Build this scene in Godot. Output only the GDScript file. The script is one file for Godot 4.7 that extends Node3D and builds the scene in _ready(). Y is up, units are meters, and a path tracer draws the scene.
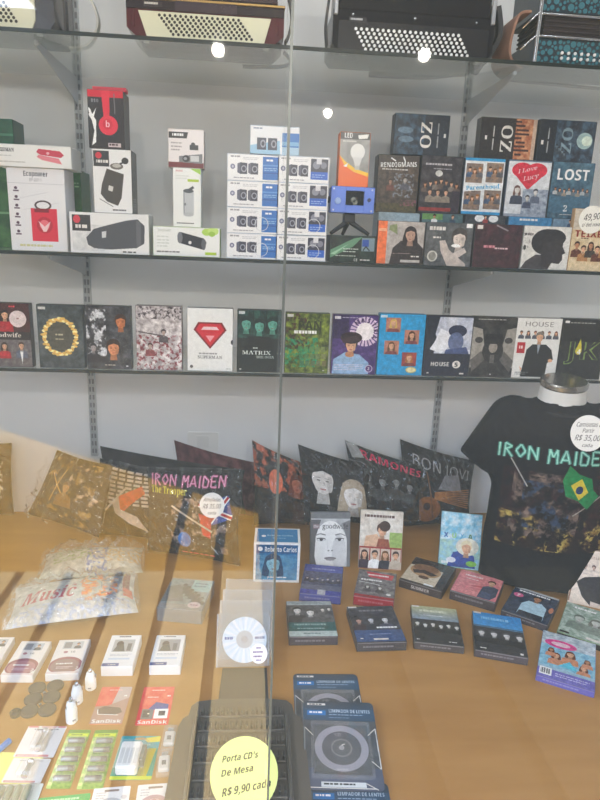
extends Node3D
# A shop display window: glass shelves with box sets, cartons and accordions over a wooden counter, seen through two sliding panes.
# Units are metres; the counter top is y = 0, the camera stands on the pavement side at z = 0, the back wall is at z = -2.44.

const SHELF_TOP := 1.656
const SHELF_MID := 1.067
const SHELF_LOW := 0.714
const WALL_Z := -2.44
const GLASS_Z := -0.85

# x, y, z, width, height, depth, yaw, lean of every boxed item (standing: front face at z; lying: centre)
const P := {
	"d0": [-0.7292, 0.7142, -1.945, 0.1271, 0.197, 0.03, 0, 0],
	"d1": [-0.5762, 0.7142, -1.945, 0.1378, 0.1956, 0.03, 0, 0],
	"d2": [-0.4332, 0.7142, -1.945, 0.1364, 0.1968, 0.03, 0, 0],
	"d3": [-0.2792, 0.7142, -1.945, 0.1412, 0.2015, 0.03, 0, 0],
	"d4": [-0.1216, 0.7142, -1.945, 0.1431, 0.2, 0.03, 0, 0],
	"d5": [0.0318, 0.7142, -1.945, 0.1386, 0.1984, 0.03, 0, 0],
	"d6": [0.1842, 0.7142, -1.945, 0.1404, 0.1935, 0.03, 0, 0],
	"d7": [0.3369, 0.7142, -1.945, 0.1454, 0.1916, 0.03, 0, 0],
	"d8": [0.4881, 0.7142, -1.945, 0.1504, 0.1992, 0.03, 0, 0],
	"d9": [0.6432, 0.7142, -1.945, 0.1523, 0.1973, 0.03, 0, 0],
	"d10": [0.7934, 0.7142, -1.945, 0.1474, 0.1984, 0.03, 0, 0],
	"d11": [0.9404, 0.7142, -1.945, 0.1525, 0.1994, 0.03, 0, 0],
	"d12": [1.096, 0.7142, -1.945, 0.151, 0.2005, 0.03, 0, 0],
	"green_low": [-0.7196, 1.067, -2.17, 0.3348, 0.251, 0.12, 0, 0],
	"green_up": [-0.811, 1.318, -2.17, 0.1163, 0.1433, 0.1, 0, 0],
	"eco": [-0.6282, 1.067, -1.965, 0.1634, 0.2343, 0.1, 0, 0],
	"adman": [-0.629, 1.302, -1.955, 0.2151, 0.0607, 0.11, 0, 0],
	"spk_wide": [-0.418, 1.067, -1.945, 0.23, 0.1168, 0.09, 0, 0],
	"spk_tall": [-0.4064, 1.184, -1.955, 0.112, 0.1784, 0.085, 0, 0],
	"headph": [-0.4185, 1.363, -1.955, 0.1009, 0.1556, 0.085, 0, 0],
	"spk_low": [-0.1921, 1.067, -1.945, 0.1993, 0.0859, 0.07, 0, 0],
	"spk_bottle": [-0.1905, 1.153, -1.95, 0.0821, 0.1669, 0.06, 0, 0],
	"adapter": [-0.1924, 1.32, -1.95, 0.1036, 0.1061, 0.05, 0, 0],
	"ml0": [0.0041, 1.067, -1.945, 0.1545, 0.0749, 0.09, 0, 0],
	"mr0": [0.1524, 1.067, -1.945, 0.1545, 0.0752, 0.09, 0, 0],
	"ml1": [0.0041, 1.142, -1.945, 0.1545, 0.0749, 0.09, 0, 0],
	"mr1": [0.1524, 1.143, -1.945, 0.1545, 0.0752, 0.09, 0, 0],
	"ml2": [0.0041, 1.217, -1.945, 0.1545, 0.0749, 0.09, 0, 0],
	"mr2": [0.1524, 1.218, -1.945, 0.1545, 0.0752, 0.09, 0, 0],
	"ml3": [0.0041, 1.292, -1.945, 0.1545, 0.0749, 0.09, 0, 0],
	"mr3": [0.1524, 1.293, -1.945, 0.1545, 0.0752, 0.09, 0, 0],
	"mtop": [0.0648, 1.368, -1.945, 0.1445, 0.0782, 0.09, 0, 0],
	"laserbox": [0.3141, 1.067, -1.945, 0.1428, 0.0808, 0.11, 0, 0],
	"led": [0.3076, 1.291, -1.98, 0.093, 0.1564, 0.05, 0, 0],
	"laser": [0.3093, 1.215, -1.975, 0.1344, 0.0772, 0.06, 0, 0],
	"r0": [0.4781, 1.067, -2.065, 0.136, 0.1594, 0.09, 0, 0],
	"r1": [0.6218, 1.067, -2.065, 0.1375, 0.1622, 0.09, 0, 0],
	"r2": [0.7656, 1.067, -2.065, 0.1356, 0.1633, 0.09, 0, 0],
	"r3": [0.9181, 1.067, -2.065, 0.1475, 0.1632, 0.09, 0, 0],
	"r4": [1.069, 1.067, -2.065, 0.1457, 0.1629, 0.09, 0, 0],
	"m0": [0.466, 1.227, -2.07, 0.1333, 0.1746, 0.06, 0, 0],
	"m1": [0.6069, 1.23, -2.07, 0.1348, 0.1754, 0.06, 0, 0],
	"m2": [0.7479, 1.231, -2.07, 0.1329, 0.1749, 0.06, 0, 0],
	"m3": [0.8974, 1.23, -2.07, 0.1445, 0.176, 0.06, 0, 0],
	"m4": [1.045, 1.23, -2.07, 0.1428, 0.177, 0.06, 0, 0],
	"o0": [0.5339, 1.405, -2.08, 0.1773, 0.1219, 0.045, 0, 0],
	"o1": [0.817, 1.407, -2.08, 0.1845, 0.1232, 0.045, 0, 0],
	"o2": [1.012, 1.407, -2.08, 0.1906, 0.1264, 0.045, 0, 0],
	"f0": [0.4609, 1.067, -1.945, 0.1472, 0.1293, 0.02, 0, 0],
	"f1": [0.6126, 1.067, -1.945, 0.149, 0.1309, 0.02, 0, 0],
	"f2": [0.7687, 1.067, -1.945, 0.1525, 0.1327, 0.02, 0, 0],
	"f3": [0.9262, 1.067, -1.945, 0.1545, 0.1329, 0.02, 0, 0],
	"f4": [1.082, 1.067, -1.945, 0.1542, 0.19, 0.02, 0, 0],
	"w0": [-0.6735, 0, -1.496, 0.0667, 0.022, 0.1468, -0.872, 0],
	"w1": [-0.5758, 0, -1.479, 0.0814, 0.022, 0.1408, -2.266, 0],
	"w2": [-0.4684, 0, -1.483, 0.0839, 0.022, 0.1424, 1.614, 0],
	"b1": [-0.3296, 0, -1.493, 0.082, 0.03, 0.1336, -0.6375, 0],
	"b2": [-0.2055, 0, -1.492, 0.0815, 0.03, 0.1302, -0.7478, 0],
	"s1": [-0.322, 0, -1.322, 0.0765, 0.004, 0.1257, -1.16, 0],
	"s2": [-0.214, 0, -1.317, 0.0783, 0.004, 0.1294, -0.5104, 0],
	"bl1": [-0.4566, 0, -1.212, 0.0883, 0.004, 0.0902, -2.74, 0],
	"bl2": [-0.4606, 0, -1.132, 0.0822, 0.004, 0.0632, -3.545, 0],
	"aa": [-0.4646, 0, -1.065, 0.1017, 0.004, 0.0636, 0.3837, 0],
	"g1": [-0.379, 0, -1.163, 0.0504, 0.004, 0.1598, -1.605, 0],
	"g2": [-0.3156, 0, -1.16, 0.0538, 0.004, 0.1607, -0.1156, 0],
	"gp": [-0.2341, 0, -1.159, 0.0893, 0.004, 0.1199, -2.048, 0],
	"n1": [-0.1662, 0, -1.2, 0.0285, 0.006, 0.065, 1.052, 0],
	"n2": [-0.1687, 0, -1.13, 0.0284, 0.006, 0.0656, -0.4645, 0],
	"gcard": [-0.3586, 0, -1.033, 0.1016, 0.004, 0.0649, 4.47, 0],
	"h1": [-0.2667, 0, -1.039, 0.0752, 0.004, 0.0859, 2.752, 0],
	"h2": [-0.1777, 0, -1.042, 0.0739, 0.004, 0.0886, 2.506, 0],
	"pack1": [-0.5178, 0, -1.738, 0.3664, 0.06, 0.2393, 12.15, 0],
	"pack2": [-0.5173, 0, -1.961, 0.3308, 0.06, 0.1899, 8.386, 0],
	"cdset": [-0.1797, 0, -1.742, 0.1357, 0.05, 0.1693, -9.187, 0],
	"v1": [0.2593, 0, -1.849, 0.1344, 0.03, 0.1895, -10.64, 0],
	"v2": [0.4334, 0, -1.808, 0.1292, 0.035, 0.1713, -16.03, 0],
	"v3": [0.2007, 0, -1.631, 0.1418, 0.03, 0.1801, -0.3709, 0],
	"v4": [0.3918, 0, -1.6, 0.1449, 0.03, 0.1797, 1.045, 0],
	"v5": [0.6327, 0, -1.884, 0.1478, 0.03, 0.1804, -32.79, 0],
	"v6": [0.7766, 0, -1.798, 0.1459, 0.035, 0.1551, -32.07, 0],
	"v7": [0.5765, 0, -1.597, 0.1418, 0.025, 0.1884, -11.04, 0],
	"v8": [0.7527, 0, -1.552, 0.1451, 0.025, 0.1968, -17.32, 0],
	"v9": [0.9176, 0, -1.698, 0.1415, 0.025, 0.1755, -37.7, 0],
	"v10": [0.9067, 0, -1.439, 0.1456, 0.02, 0.2242, -29.94, 0],
	"v11": [1.049, 0, -1.604, 0.1337, 0.02, 0.1936, -35.7, 0],
	"lc1": [0.2264, 0.006, -1.165, 0.1724, 0.012, 0.2418, -4.285, 0],
	"lc2": [0.2148, 0, -1.297, 0.17, 0.004, 0.2758, -2.28, 0],
	"lc3": [0.2204, 0, -0.9582, 0.1515, 0.004, 0.1903, -4.152, 0],
	"rack": [-0.0033, 0, -1.138, 0.272, 0.03, 0.3816, -0.8161, 0],
	"rc": [0.1062, 0, -1.881, 0.1562, 0.147, 0.11, -3.049, 0],
	"gw": [0.3036, 0, -1.982, 0.1442, 0.195, 0.03, -0.5274, 18],
	"rom": [0.4792, 0, -1.963, 0.153, 0.208, 0.025, -8.359, 18],
	"xu": [0.77, 0, -1.967, 0.1448, 0.199, 0.025, -14.6, 20],
	"wh": [1.128, 0, -1.718, 0.1353, 0.188, 0.025, -25.96, 12],
	"cdf": [0.0014, 0, -1.45, 0.154, 0.136, 0.01, 1.444, 50],
	"c1": [-0.3867, 0, -1.384, 0.0252, 0.057, 0.02, -1.721, 0],
	"c2": [-0.4075, 0, -1.335, 0.0219, 0.058, 0.02, -1.819, 0],
	"c3": [-0.4037, 0, -1.272, 0.0234, 0.067, 0.02, -1.943, 0],
}

# corners (top left, top right, bottom right, bottom left) of the cushions
const CUSHIONS := {
	"p0": [[-1.145, 0.33, -2.36], [-0.908, 0.325, -2.36], [-0.891, 0.064, -2.28], [-1.13, 0.038, -2.28]],
	"p1": [[-0.705, 0.337, -2.25], [-0.479, 0.317, -2.14], [-0.514, 0.085, -2.04], [-0.806, 0.11, -2.18]],
	"p2": [[-0.56, 0.292, -2.29], [-0.321, 0.253, -2.25], [-0.322, 0.01, -2.17], [-0.586, 0.005, -2.22]],
	"p3": [[-0.359, 0.311, -2.14], [-0.02, 0.329, -2.08], [-0.017, 0.001, -1.99], [-0.353, 0.023, -2.06]],
	"pb1": [[-0.58, 0.31, -2.38], [-0.007, 0.214, -2.38], [0.001, 0.036, -2.345], [-0.575, 0.043, -2.345]],
	"pb2": [[-0.295, 0.325, -2.42], [0.063, 0.225, -2.42], [0.047, -0.02, -2.405], [-0.273, -0.011, -2.405]],
	"p4": [[0.019, 0.362, -2.32], [0.26, 0.256, -2.32], [0.245, 0.057, -2.2], [0.032, 0.057, -2.2]],
	"p5": [[0.19, 0.388, -2.2], [0.473, 0.303, -2.2], [0.458, 0.106, -2.11], [0.216, 0.113, -2.11]],
	"p6": [[0.383, 0.374, -2.3], [0.711, 0.264, -2.3], [0.683, 0.075, -2.21], [0.427, 0.074, -2.21]],
	"p7": [[0.625, 0.353, -2.385], [0.953, 0.26, -2.385], [0.928, 0.009, -2.31], [0.653, -0.005, -2.31]],
}

var atlas: Array = []          # pages: [Image, x, y, row height, texture]
var regions := {}              # print name -> [page, Rect2 in uv]
var page_mats := {}
var mats := {}
var used := {}
var fonts := {}
var glyphs := {}
var boxes := {}

func _ready():
	camera_and_light()
	paint_all()
	build_setting()
	build_street()
	build_top_shelf()
	build_mid_shelf()
	build_low_shelf()
	build_cushions()
	build_shirt()
	build_counter_items()
	build_small_goods()
	build_panes()

# ------------------------------------------------------------------ camera and light
func camera_and_light():
	var c := Camera3D.new()
	c.name = "camera"
	c.fov = rad_to_deg(2.0 * atan(400.0 / 620.0))
	c.near = 0.05
	c.position = Vector3(0, 1.13, 0)
	c.basis = Basis.from_euler(Vector3(deg_to_rad(-14.5), deg_to_rad(-4.96), deg_to_rad(2.27)))
	add_child(c)
	c.current = true
	var e := Environment.new()
	e.background_mode = Environment.BG_SKY
	var sm := ProceduralSkyMaterial.new()
	sm.sky_top_color = Color(0.75, 0.82, 0.92)
	sm.sky_horizon_color = Color(0.93, 0.95, 0.96)
	sm.ground_bottom_color = Color(0.35, 0.34, 0.32)
	sm.ground_horizon_color = Color(0.5, 0.5, 0.48)
	sm.sky_energy_multiplier = 1.0
	e.sky = Sky.new()
	e.sky.sky_material = sm
	e.background_energy_multiplier = 4.6
	e.tonemap_mode = Environment.TONE_MAPPER_LINEAR
	e.tonemap_exposure = 2.28
	e.sdfgi_enabled = true
	e.ssao_enabled = true
	e.ssil_enabled = true
	var we := WorldEnvironment.new()
	we.name = "surroundings"
	we.environment = e
	add_child(we)
	var sun := DirectionalLight3D.new()
	sun.name = "sun"
	sun.light_energy = 1.4
	sun.light_color = Color(1.0, 0.95, 0.86)
	sun.light_angular_distance = 0.6
	sun.shadow_enabled = true
	add_child(sun)
	sun.look_at_from_position(Vector3.ZERO, Vector3(0.5, -0.86, 0.08), Vector3.FORWARD)

# ------------------------------------------------------------------ naming and materials
func numbered(n: String) -> String:
	if not used.has(n):
		used[n] = 0
		return n
	used[n] += 1
	return "%s_%03d" % [n, used[n]]

func tag(o: Node, label: String, category: String, group := "", kind := ""):
	if label: o.set_meta("label", label)
	if category: o.set_meta("category", category)
	if group: o.set_meta("group", group)
	if kind: o.set_meta("kind", kind)
	return o

func thing(called: String, label: String, category: String, at := Vector3.ZERO, yaw := 0.0, group := "") -> Node3D:
	var o := Node3D.new()
	o.name = numbered(called)
	add_child(o)
	o.position = at
	o.rotation_degrees.y = yaw
	tag(o, label, category, group)
	return o

func part(called: String, mesh: Mesh, m, parent: Node, at := Vector3.ZERO) -> MeshInstance3D:
	var o := MeshInstance3D.new()
	o.name = called
	o.mesh = mesh
	if m: o.material_override = m
	o.position = at
	parent.add_child(o, true)
	return o

func struct(called: String, mesh: Mesh, m, at := Vector3.ZERO) -> MeshInstance3D:
	var o := MeshInstance3D.new()
	o.name = called
	o.mesh = mesh
	if m: o.material_override = m
	o.position = at
	add_child(o)
	o.set_meta("kind", "structure")
	return o

func col(r: float, g: float, b: float) -> Color:
	return Color(r / 255.0, g / 255.0, b / 255.0)

func mat(c: Color, rough := 0.5, metal := 0.0) -> StandardMaterial3D:
	var k := "%s %.2f %.2f" % [c.to_html(), rough, metal]
	if not mats.has(k):
		var m := StandardMaterial3D.new()
		m.albedo_color = c
		m.roughness = rough
		m.metallic = metal
		mats[k] = m
	return mats[k]

func clear_mat(c: Color, rough := 0.05) -> StandardMaterial3D:
	var k := "clear %s %.2f" % [c.to_html(), rough]
	if not mats.has(k):
		var m := StandardMaterial3D.new()
		m.transparency = BaseMaterial3D.TRANSPARENCY_ALPHA
		m.albedo_color = c
		m.roughness = rough
		mats[k] = m
	return mats[k]

func print_mat(page: int, rough := 0.28) -> StandardMaterial3D:
	var k := "%d %.2f" % [page, rough]
	if not page_mats.has(k):
		var m := StandardMaterial3D.new()
		m.albedo_texture = atlas[page][4]
		m.roughness = rough
		m.metallic_specular = 0.2 if rough > 0.7 else 0.42   # cotton hardly shines
		page_mats[k] = m
	return page_mats[k]

func noise_mat(k: String, c0: Color, c1: Color, freq: float, scale: Vector3, rough := 0.6, seed_ := 1, fractal := 4) -> StandardMaterial3D:
	if not mats.has(k):
		var m := StandardMaterial3D.new()
		var n := FastNoiseLite.new()
		n.seed = seed_
		n.frequency = freq
		n.fractal_octaves = fractal
		var t := NoiseTexture2D.new()
		t.width = 512
		t.height = 512
		t.seamless = true
		t.noise = n
		var g := Gradient.new()
		g.set_color(0, c0)
		g.set_color(1, c1)
		t.color_ramp = g
		m.albedo_texture = t
		m.uv1_triplanar = true
		m.uv1_world_triplanar = true
		m.uv1_scale = scale
		m.roughness = rough
		mats[k] = m
	return mats[k]

# ------------------------------------------------------------------ mesh helpers
func tri(st: SurfaceTool, a: Vector3, b: Vector3, c: Vector3, n: Vector3, ua := Vector2.ZERO, ub := Vector2.ZERO, uc := Vector2.ZERO):
	# front faces run clockwise
	if (b - a).cross(c - a).dot(n) > 0.0:
		var t := b; b = c; c = t
		var u := ub; ub = uc; uc = u
	st.set_normal(n); st.set_uv(ua); st.add_vertex(a)
	st.set_normal(n); st.set_uv(ub); st.add_vertex(b)
	st.set_normal(n); st.set_uv(uc); st.add_vertex(c)

func quad(st: SurfaceTool, a: Vector3, b: Vector3, c: Vector3, d: Vector3, n: Vector3, uv := Rect2()):
	# a top left, b top right, c bottom right, d bottom left of the print
	var u0 := uv.position
	var u1 := Vector2(uv.end.x, uv.position.y)
	var u2 := uv.end
	var u3 := Vector2(uv.position.x, uv.end.y)
	tri(st, a, b, c, n, u0, u1, u2)
	tri(st, a, c, d, n, u0, u2, u3)

func new_st() -> SurfaceTool:
	var st := SurfaceTool.new()
	st.begin(Mesh.PRIMITIVE_TRIANGLES)
	return st

func add_box(st: SurfaceTool, lo: Vector3, hi: Vector3, b := 0.0, faces := {}, other: SurfaceTool = null):
	# chamfered box; faces maps "front", "top", "left", "right" to a uv rectangle drawn into the other tool
	b = minf(b, 0.45 * minf(hi.x - lo.x, minf(hi.y - lo.y, hi.z - lo.z)))
	var c := (lo + hi) * 0.5
	var h := (hi - lo) * 0.5
	var i := h - Vector3.ONE * b
	var f := func(name: String, n: Vector3, up: Vector3, right: Vector3):
		var o := Vector3(n.x * h.x, n.y * h.y, n.z * h.z)
		var u := Vector3(up.x * i.x, up.y * i.y, up.z * i.z)
		var r := Vector3(right.x * i.x, right.y * i.y, right.z * i.z)
		if faces.has(name) and other:
			quad(other, c + o + u - r, c + o + u + r, c + o - u + r, c + o - u - r, n, faces[name])
		else:
			quad(st, c + o + u - r, c + o + u + r, c + o - u + r, c + o - u - r, n)
	f.call("front", Vector3.BACK, Vector3.UP, Vector3.RIGHT)
	f.call("back", Vector3.FORWARD, Vector3.UP, Vector3.LEFT)
	f.call("top", Vector3.UP, Vector3.FORWARD, Vector3.RIGHT)
	f.call("bottom", Vector3.DOWN, Vector3.BACK, Vector3.RIGHT)
	f.call("right", Vector3.RIGHT, Vector3.UP, Vector3.FORWARD)
	f.call("left", Vector3.LEFT, Vector3.UP, Vector3.BACK)
	if b <= 0.0: return
	for k in 3:
		var a1 := (k + 1) % 3
		var a2 := (k + 2) % 3
		for s1 in [-1.0, 1.0]:
			for s2 in [-1.0, 1.0]:
				var p := Vector3.ZERO; p[a1] = s1 * h[a1]; p[a2] = s2 * i[a2]
				var q := Vector3.ZERO; q[a1] = s1 * i[a1]; q[a2] = s2 * h[a2]
				var e := Vector3.ZERO; e[k] = i[k]
				var n := Vector3.ZERO; n[a1] = s1; n[a2] = s2
				quad(st, c + p - e, c + p + e, c + q + e, c + q - e, n.normalized())
	for sx in [-1.0, 1.0]:
		for sy in [-1.0, 1.0]:
			for sz in [-1.0, 1.0]:
				tri(st, c + Vector3(sx * h.x, sy * i.y, sz * i.z), c + Vector3(sx * i.x, sy * h.y, sz * i.z), c + Vector3(sx * i.x, sy * i.y, sz * h.z), Vector3(sx, sy, sz).normalized())

func box_mesh(lo: Vector3, hi: Vector3, b := 0.0) -> ArrayMesh:
	var st := new_st()
	add_box(st, lo, hi, b)
	return st.commit()

func cbox(w: float, h: float, d: float, b := 0.0) -> ArrayMesh:
	# box centred on x and z, standing on y = 0
	var k := "%.4f %.4f %.4f %.4f" % [w, h, d, b]
	if not boxes.has(k):
		boxes[k] = box_mesh(Vector3(-w / 2, 0, -d / 2), Vector3(w / 2, h, d / 2), b)
	return boxes[k]

func add_tube(st: SurfaceTool, pts: Array, r, sides := 8, cap := true):
	# swept round tube; r is a number or one radius for each point
	var rings := []
	var up := Vector3(0.12, 0.97, 0.21).normalized()
	for k in pts.size():
		var d: Vector3 = (pts[mini(k + 1, pts.size() - 1)] - pts[maxi(k - 1, 0)]).normalized()
		if absf(d.dot(up)) > 0.97: up = Vector3(0.97, 0.12, 0.21).normalized()
		var x := d.cross(up).normalized()
		var y := x.cross(d).normalized()
		var rr: float = r[k] if r is Array else r
		var ring := []
		for s in sides:
			var a := TAU * s / sides
			ring.append([pts[k] + (x * cos(a) + y * sin(a)) * rr, x * cos(a) + y * sin(a)])
		rings.append(ring)
	for k in pts.size() - 1:
		for s in sides:
			var t := (s + 1) % sides
			smooth_quad(st, rings[k][s], rings[k][t], rings[k + 1][t], rings[k + 1][s])
	if cap:
		for e in [0, pts.size() - 1]:
			var n: Vector3 = (pts[0] - pts[1]).normalized() if e == 0 else (pts[-1] - pts[-2]).normalized()
			for s in sides - 2:
				tri(st, rings[e][0][0], rings[e][s + 1][0], rings[e][s + 2][0], n)

func smooth_quad(st: SurfaceTool, a: Array, b: Array, c: Array, d: Array):
	for t in [[a, b, c], [a, c, d]]:
		var n: Vector3 = t[0][1] + t[1][1] + t[2][1]
		var o: Array = t
		if (t[1][0] - t[0][0]).cross(t[2][0] - t[0][0]).dot(n) > 0.0: o = [t[0], t[2], t[1]]
		for v in o:
			st.set_normal(v[1])
			st.set_uv(v[2] if v.size() > 2 else Vector2.ZERO)
			st.add_vertex(v[0])

func tube_mesh(pts: Array, r, sides := 8) -> ArrayMesh:
	var st := new_st()
	add_tube(st, pts, r, sides)
	return st.commit()

func add_lathe(st: SurfaceTool, prof: Array, sides := 20, at := Vector3.ZERO, sx := 1.0, sz := 1.0):
	# profile of [radius, height]
	for k in prof.size() - 1:
		var p: Array = prof[k]
		var q: Array = prof[k + 1]
		var nn := Vector2(q[1] - p[1], p[0] - q[0]).normalized()
		for s in sides:
			var v := []
			for e in [[p, s], [p, s + 1], [q, s + 1], [q, s]]:
				var a: float = TAU * (e[1] % sides) / sides
				v.append([at + Vector3(cos(a) * e[0][0] * sx, e[0][1], sin(a) * e[0][0] * sz), Vector3(cos(a) * nn.x / sx, nn.y, sin(a) * nn.x / sz).normalized()])
			smooth_quad(st, v[0], v[1], v[2], v[3])

func lathe_mesh(prof: Array, sides := 20, sx := 1.0, sz := 1.0) -> ArrayMesh:
	var st := new_st()
	add_lathe(st, prof, sides, Vector3.ZERO, sx, sz)
	return st.commit()

func add_prism(st: SurfaceTool, poly: PackedVector2Array, z0: float, z1: float, uv := Rect2(), face: SurfaceTool = null):
	# outline in the x y plane extruded from z0 (back) to z1 (front); the front may go to another tool with uvs
	var idx := Geometry2D.triangulate_polygon(poly)
	var lo := poly[0]
	var hi := poly[0]
	for p in poly:
		lo = lo.min(p); hi = hi.max(p)
	for k in idx.size() / 3:
		var a := poly[idx[3 * k]]; var b := poly[idx[3 * k + 1]]; var c := poly[idx[3 * k + 2]]
		var u := []
		for p in [a, b, c]:
			u.append(uv.position + Vector2((p.x - lo.x) / (hi.x - lo.x) * uv.size.x, (hi.y - p.y) / (hi.y - lo.y) * uv.size.y))
		tri(face if face else st, Vector3(a.x, a.y, z1), Vector3(b.x, b.y, z1), Vector3(c.x, c.y, z1), Vector3.BACK, u[0], u[1], u[2])
		tri(st, Vector3(a.x, a.y, z0), Vector3(b.x, b.y, z0), Vector3(c.x, c.y, z0), Vector3.FORWARD)
	var area := 0.0
	for k in poly.size():
		area += poly[k].cross(poly[(k + 1) % poly.size()])
	for k in poly.size():
		var a := poly[k]
		var b := poly[(k + 1) % poly.size()]
		var d := (b - a).normalized() * signf(area)
		quad(st, Vector3(a.x, a.y, z1), Vector3(b.x, b.y, z1), Vector3(b.x, b.y, z0), Vector3(a.x, a.y, z0), Vector3(d.y, -d.x, 0))

func prism_mesh(poly: PackedVector2Array, z0: float, z1: float) -> ArrayMesh:
	var st := new_st()
	add_prism(st, poly, z0, z1)
	return st.commit()

func rounded(w: float, h: float, r: float, seg := 4, c := Vector2.ZERO) -> PackedVector2Array:
	var out := PackedVector2Array()
	for q in 4:
		var cc := c + Vector2((w / 2 - r) * (1 if q in [0, 3] else -1), (h / 2 - r) * (1 if q in [0, 1] else -1))
		for s in seg + 1:
			var a := PI / 2 * (q + float(s) / seg)
			out.append(cc + Vector2(cos(a), sin(a)) * r)
	return out

func disc_poly(rx: float, ry: float, seg := 32, c := Vector2.ZERO) -> PackedVector2Array:
	var out := PackedVector2Array()
	for s in seg:
		out.append(c + Vector2(cos(TAU * s / seg) * rx, sin(TAU * s / seg) * ry))
	return out

func two_mesh(plain: SurfaceTool, pm: Material, printed: SurfaceTool, qm: Material) -> ArrayMesh:
	var m := plain.commit()
	m.surface_set_material(0, pm)
	if printed:
		m = printed.commit(m)
		m.surface_set_material(1, qm)
	return m

func printed_card(name: String, poly: PackedVector2Array, thick: float, edge: Color, rough := 0.4) -> ArrayMesh:
	# a flat card with the outline's front printed, in the x y plane
	var a := new_st()
	var b := new_st()
	var rg: Array = regions[name]
	add_prism(a, poly, 0.0, thick, rg[1], b)
	return two_mesh(a, mat(edge, 0.5), b, print_mat(rg[0], rough))

func printed_box(w: float, h: float, d: float, faces: Dictionary, side: Color, lying := false, bevel := 0.0012, rough := 0.28) -> ArrayMesh:
	# faces maps a side of the box to the name of a print
	var a := new_st()
	var b := new_st()
	var uvs := {}
	var page := 0
	for k in faces:
		uvs[k] = regions[faces[k]][1]
		page = regions[faces[k]][0]
	var lo := Vector3(-w / 2, 0, -d / 2 if lying else -d)
	add_box(a, lo, lo + Vector3(w, h, d), bevel, uvs, b)
	return two_mesh(a, mat(side, 0.4), b, print_mat(page, rough))

func place(o: Node3D, key: String):
	var p: Array = P[key]
	o.position = Vector3(p[0], p[1], p[2])
	o.rotation_degrees = Vector3(-p[7], p[6], 0)

func standing(key: String, called: String, label: String, category: String, side: Color, group := "", more := {}, rough := 0.28) -> MeshInstance3D:
	var p: Array = P[key]
	var faces := {"front": key}
	faces.merge(more)
	var o := MeshInstance3D.new()
	o.name = numbered(called)
	o.mesh = printed_box(p[3], p[4], p[5], faces, side, false, 0.0012, rough)
	add_child(o)
	place(o, key)
	tag(o, label, category, group)
	return o

func lying(key: String, called: String, label: String, category: String, side: Color, group := "", more := {}, rough := 0.28) -> MeshInstance3D:
	var p: Array = P[key]
	var faces := {"top": key}
	faces.merge(more)
	var o := MeshInstance3D.new()
	o.name = numbered(called)
	o.mesh = printed_box(p[3], p[4], p[5], faces, side, true, 0.0012, rough)
	add_child(o)
	place(o, key)
	tag(o, label, category, group)
	return o

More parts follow.
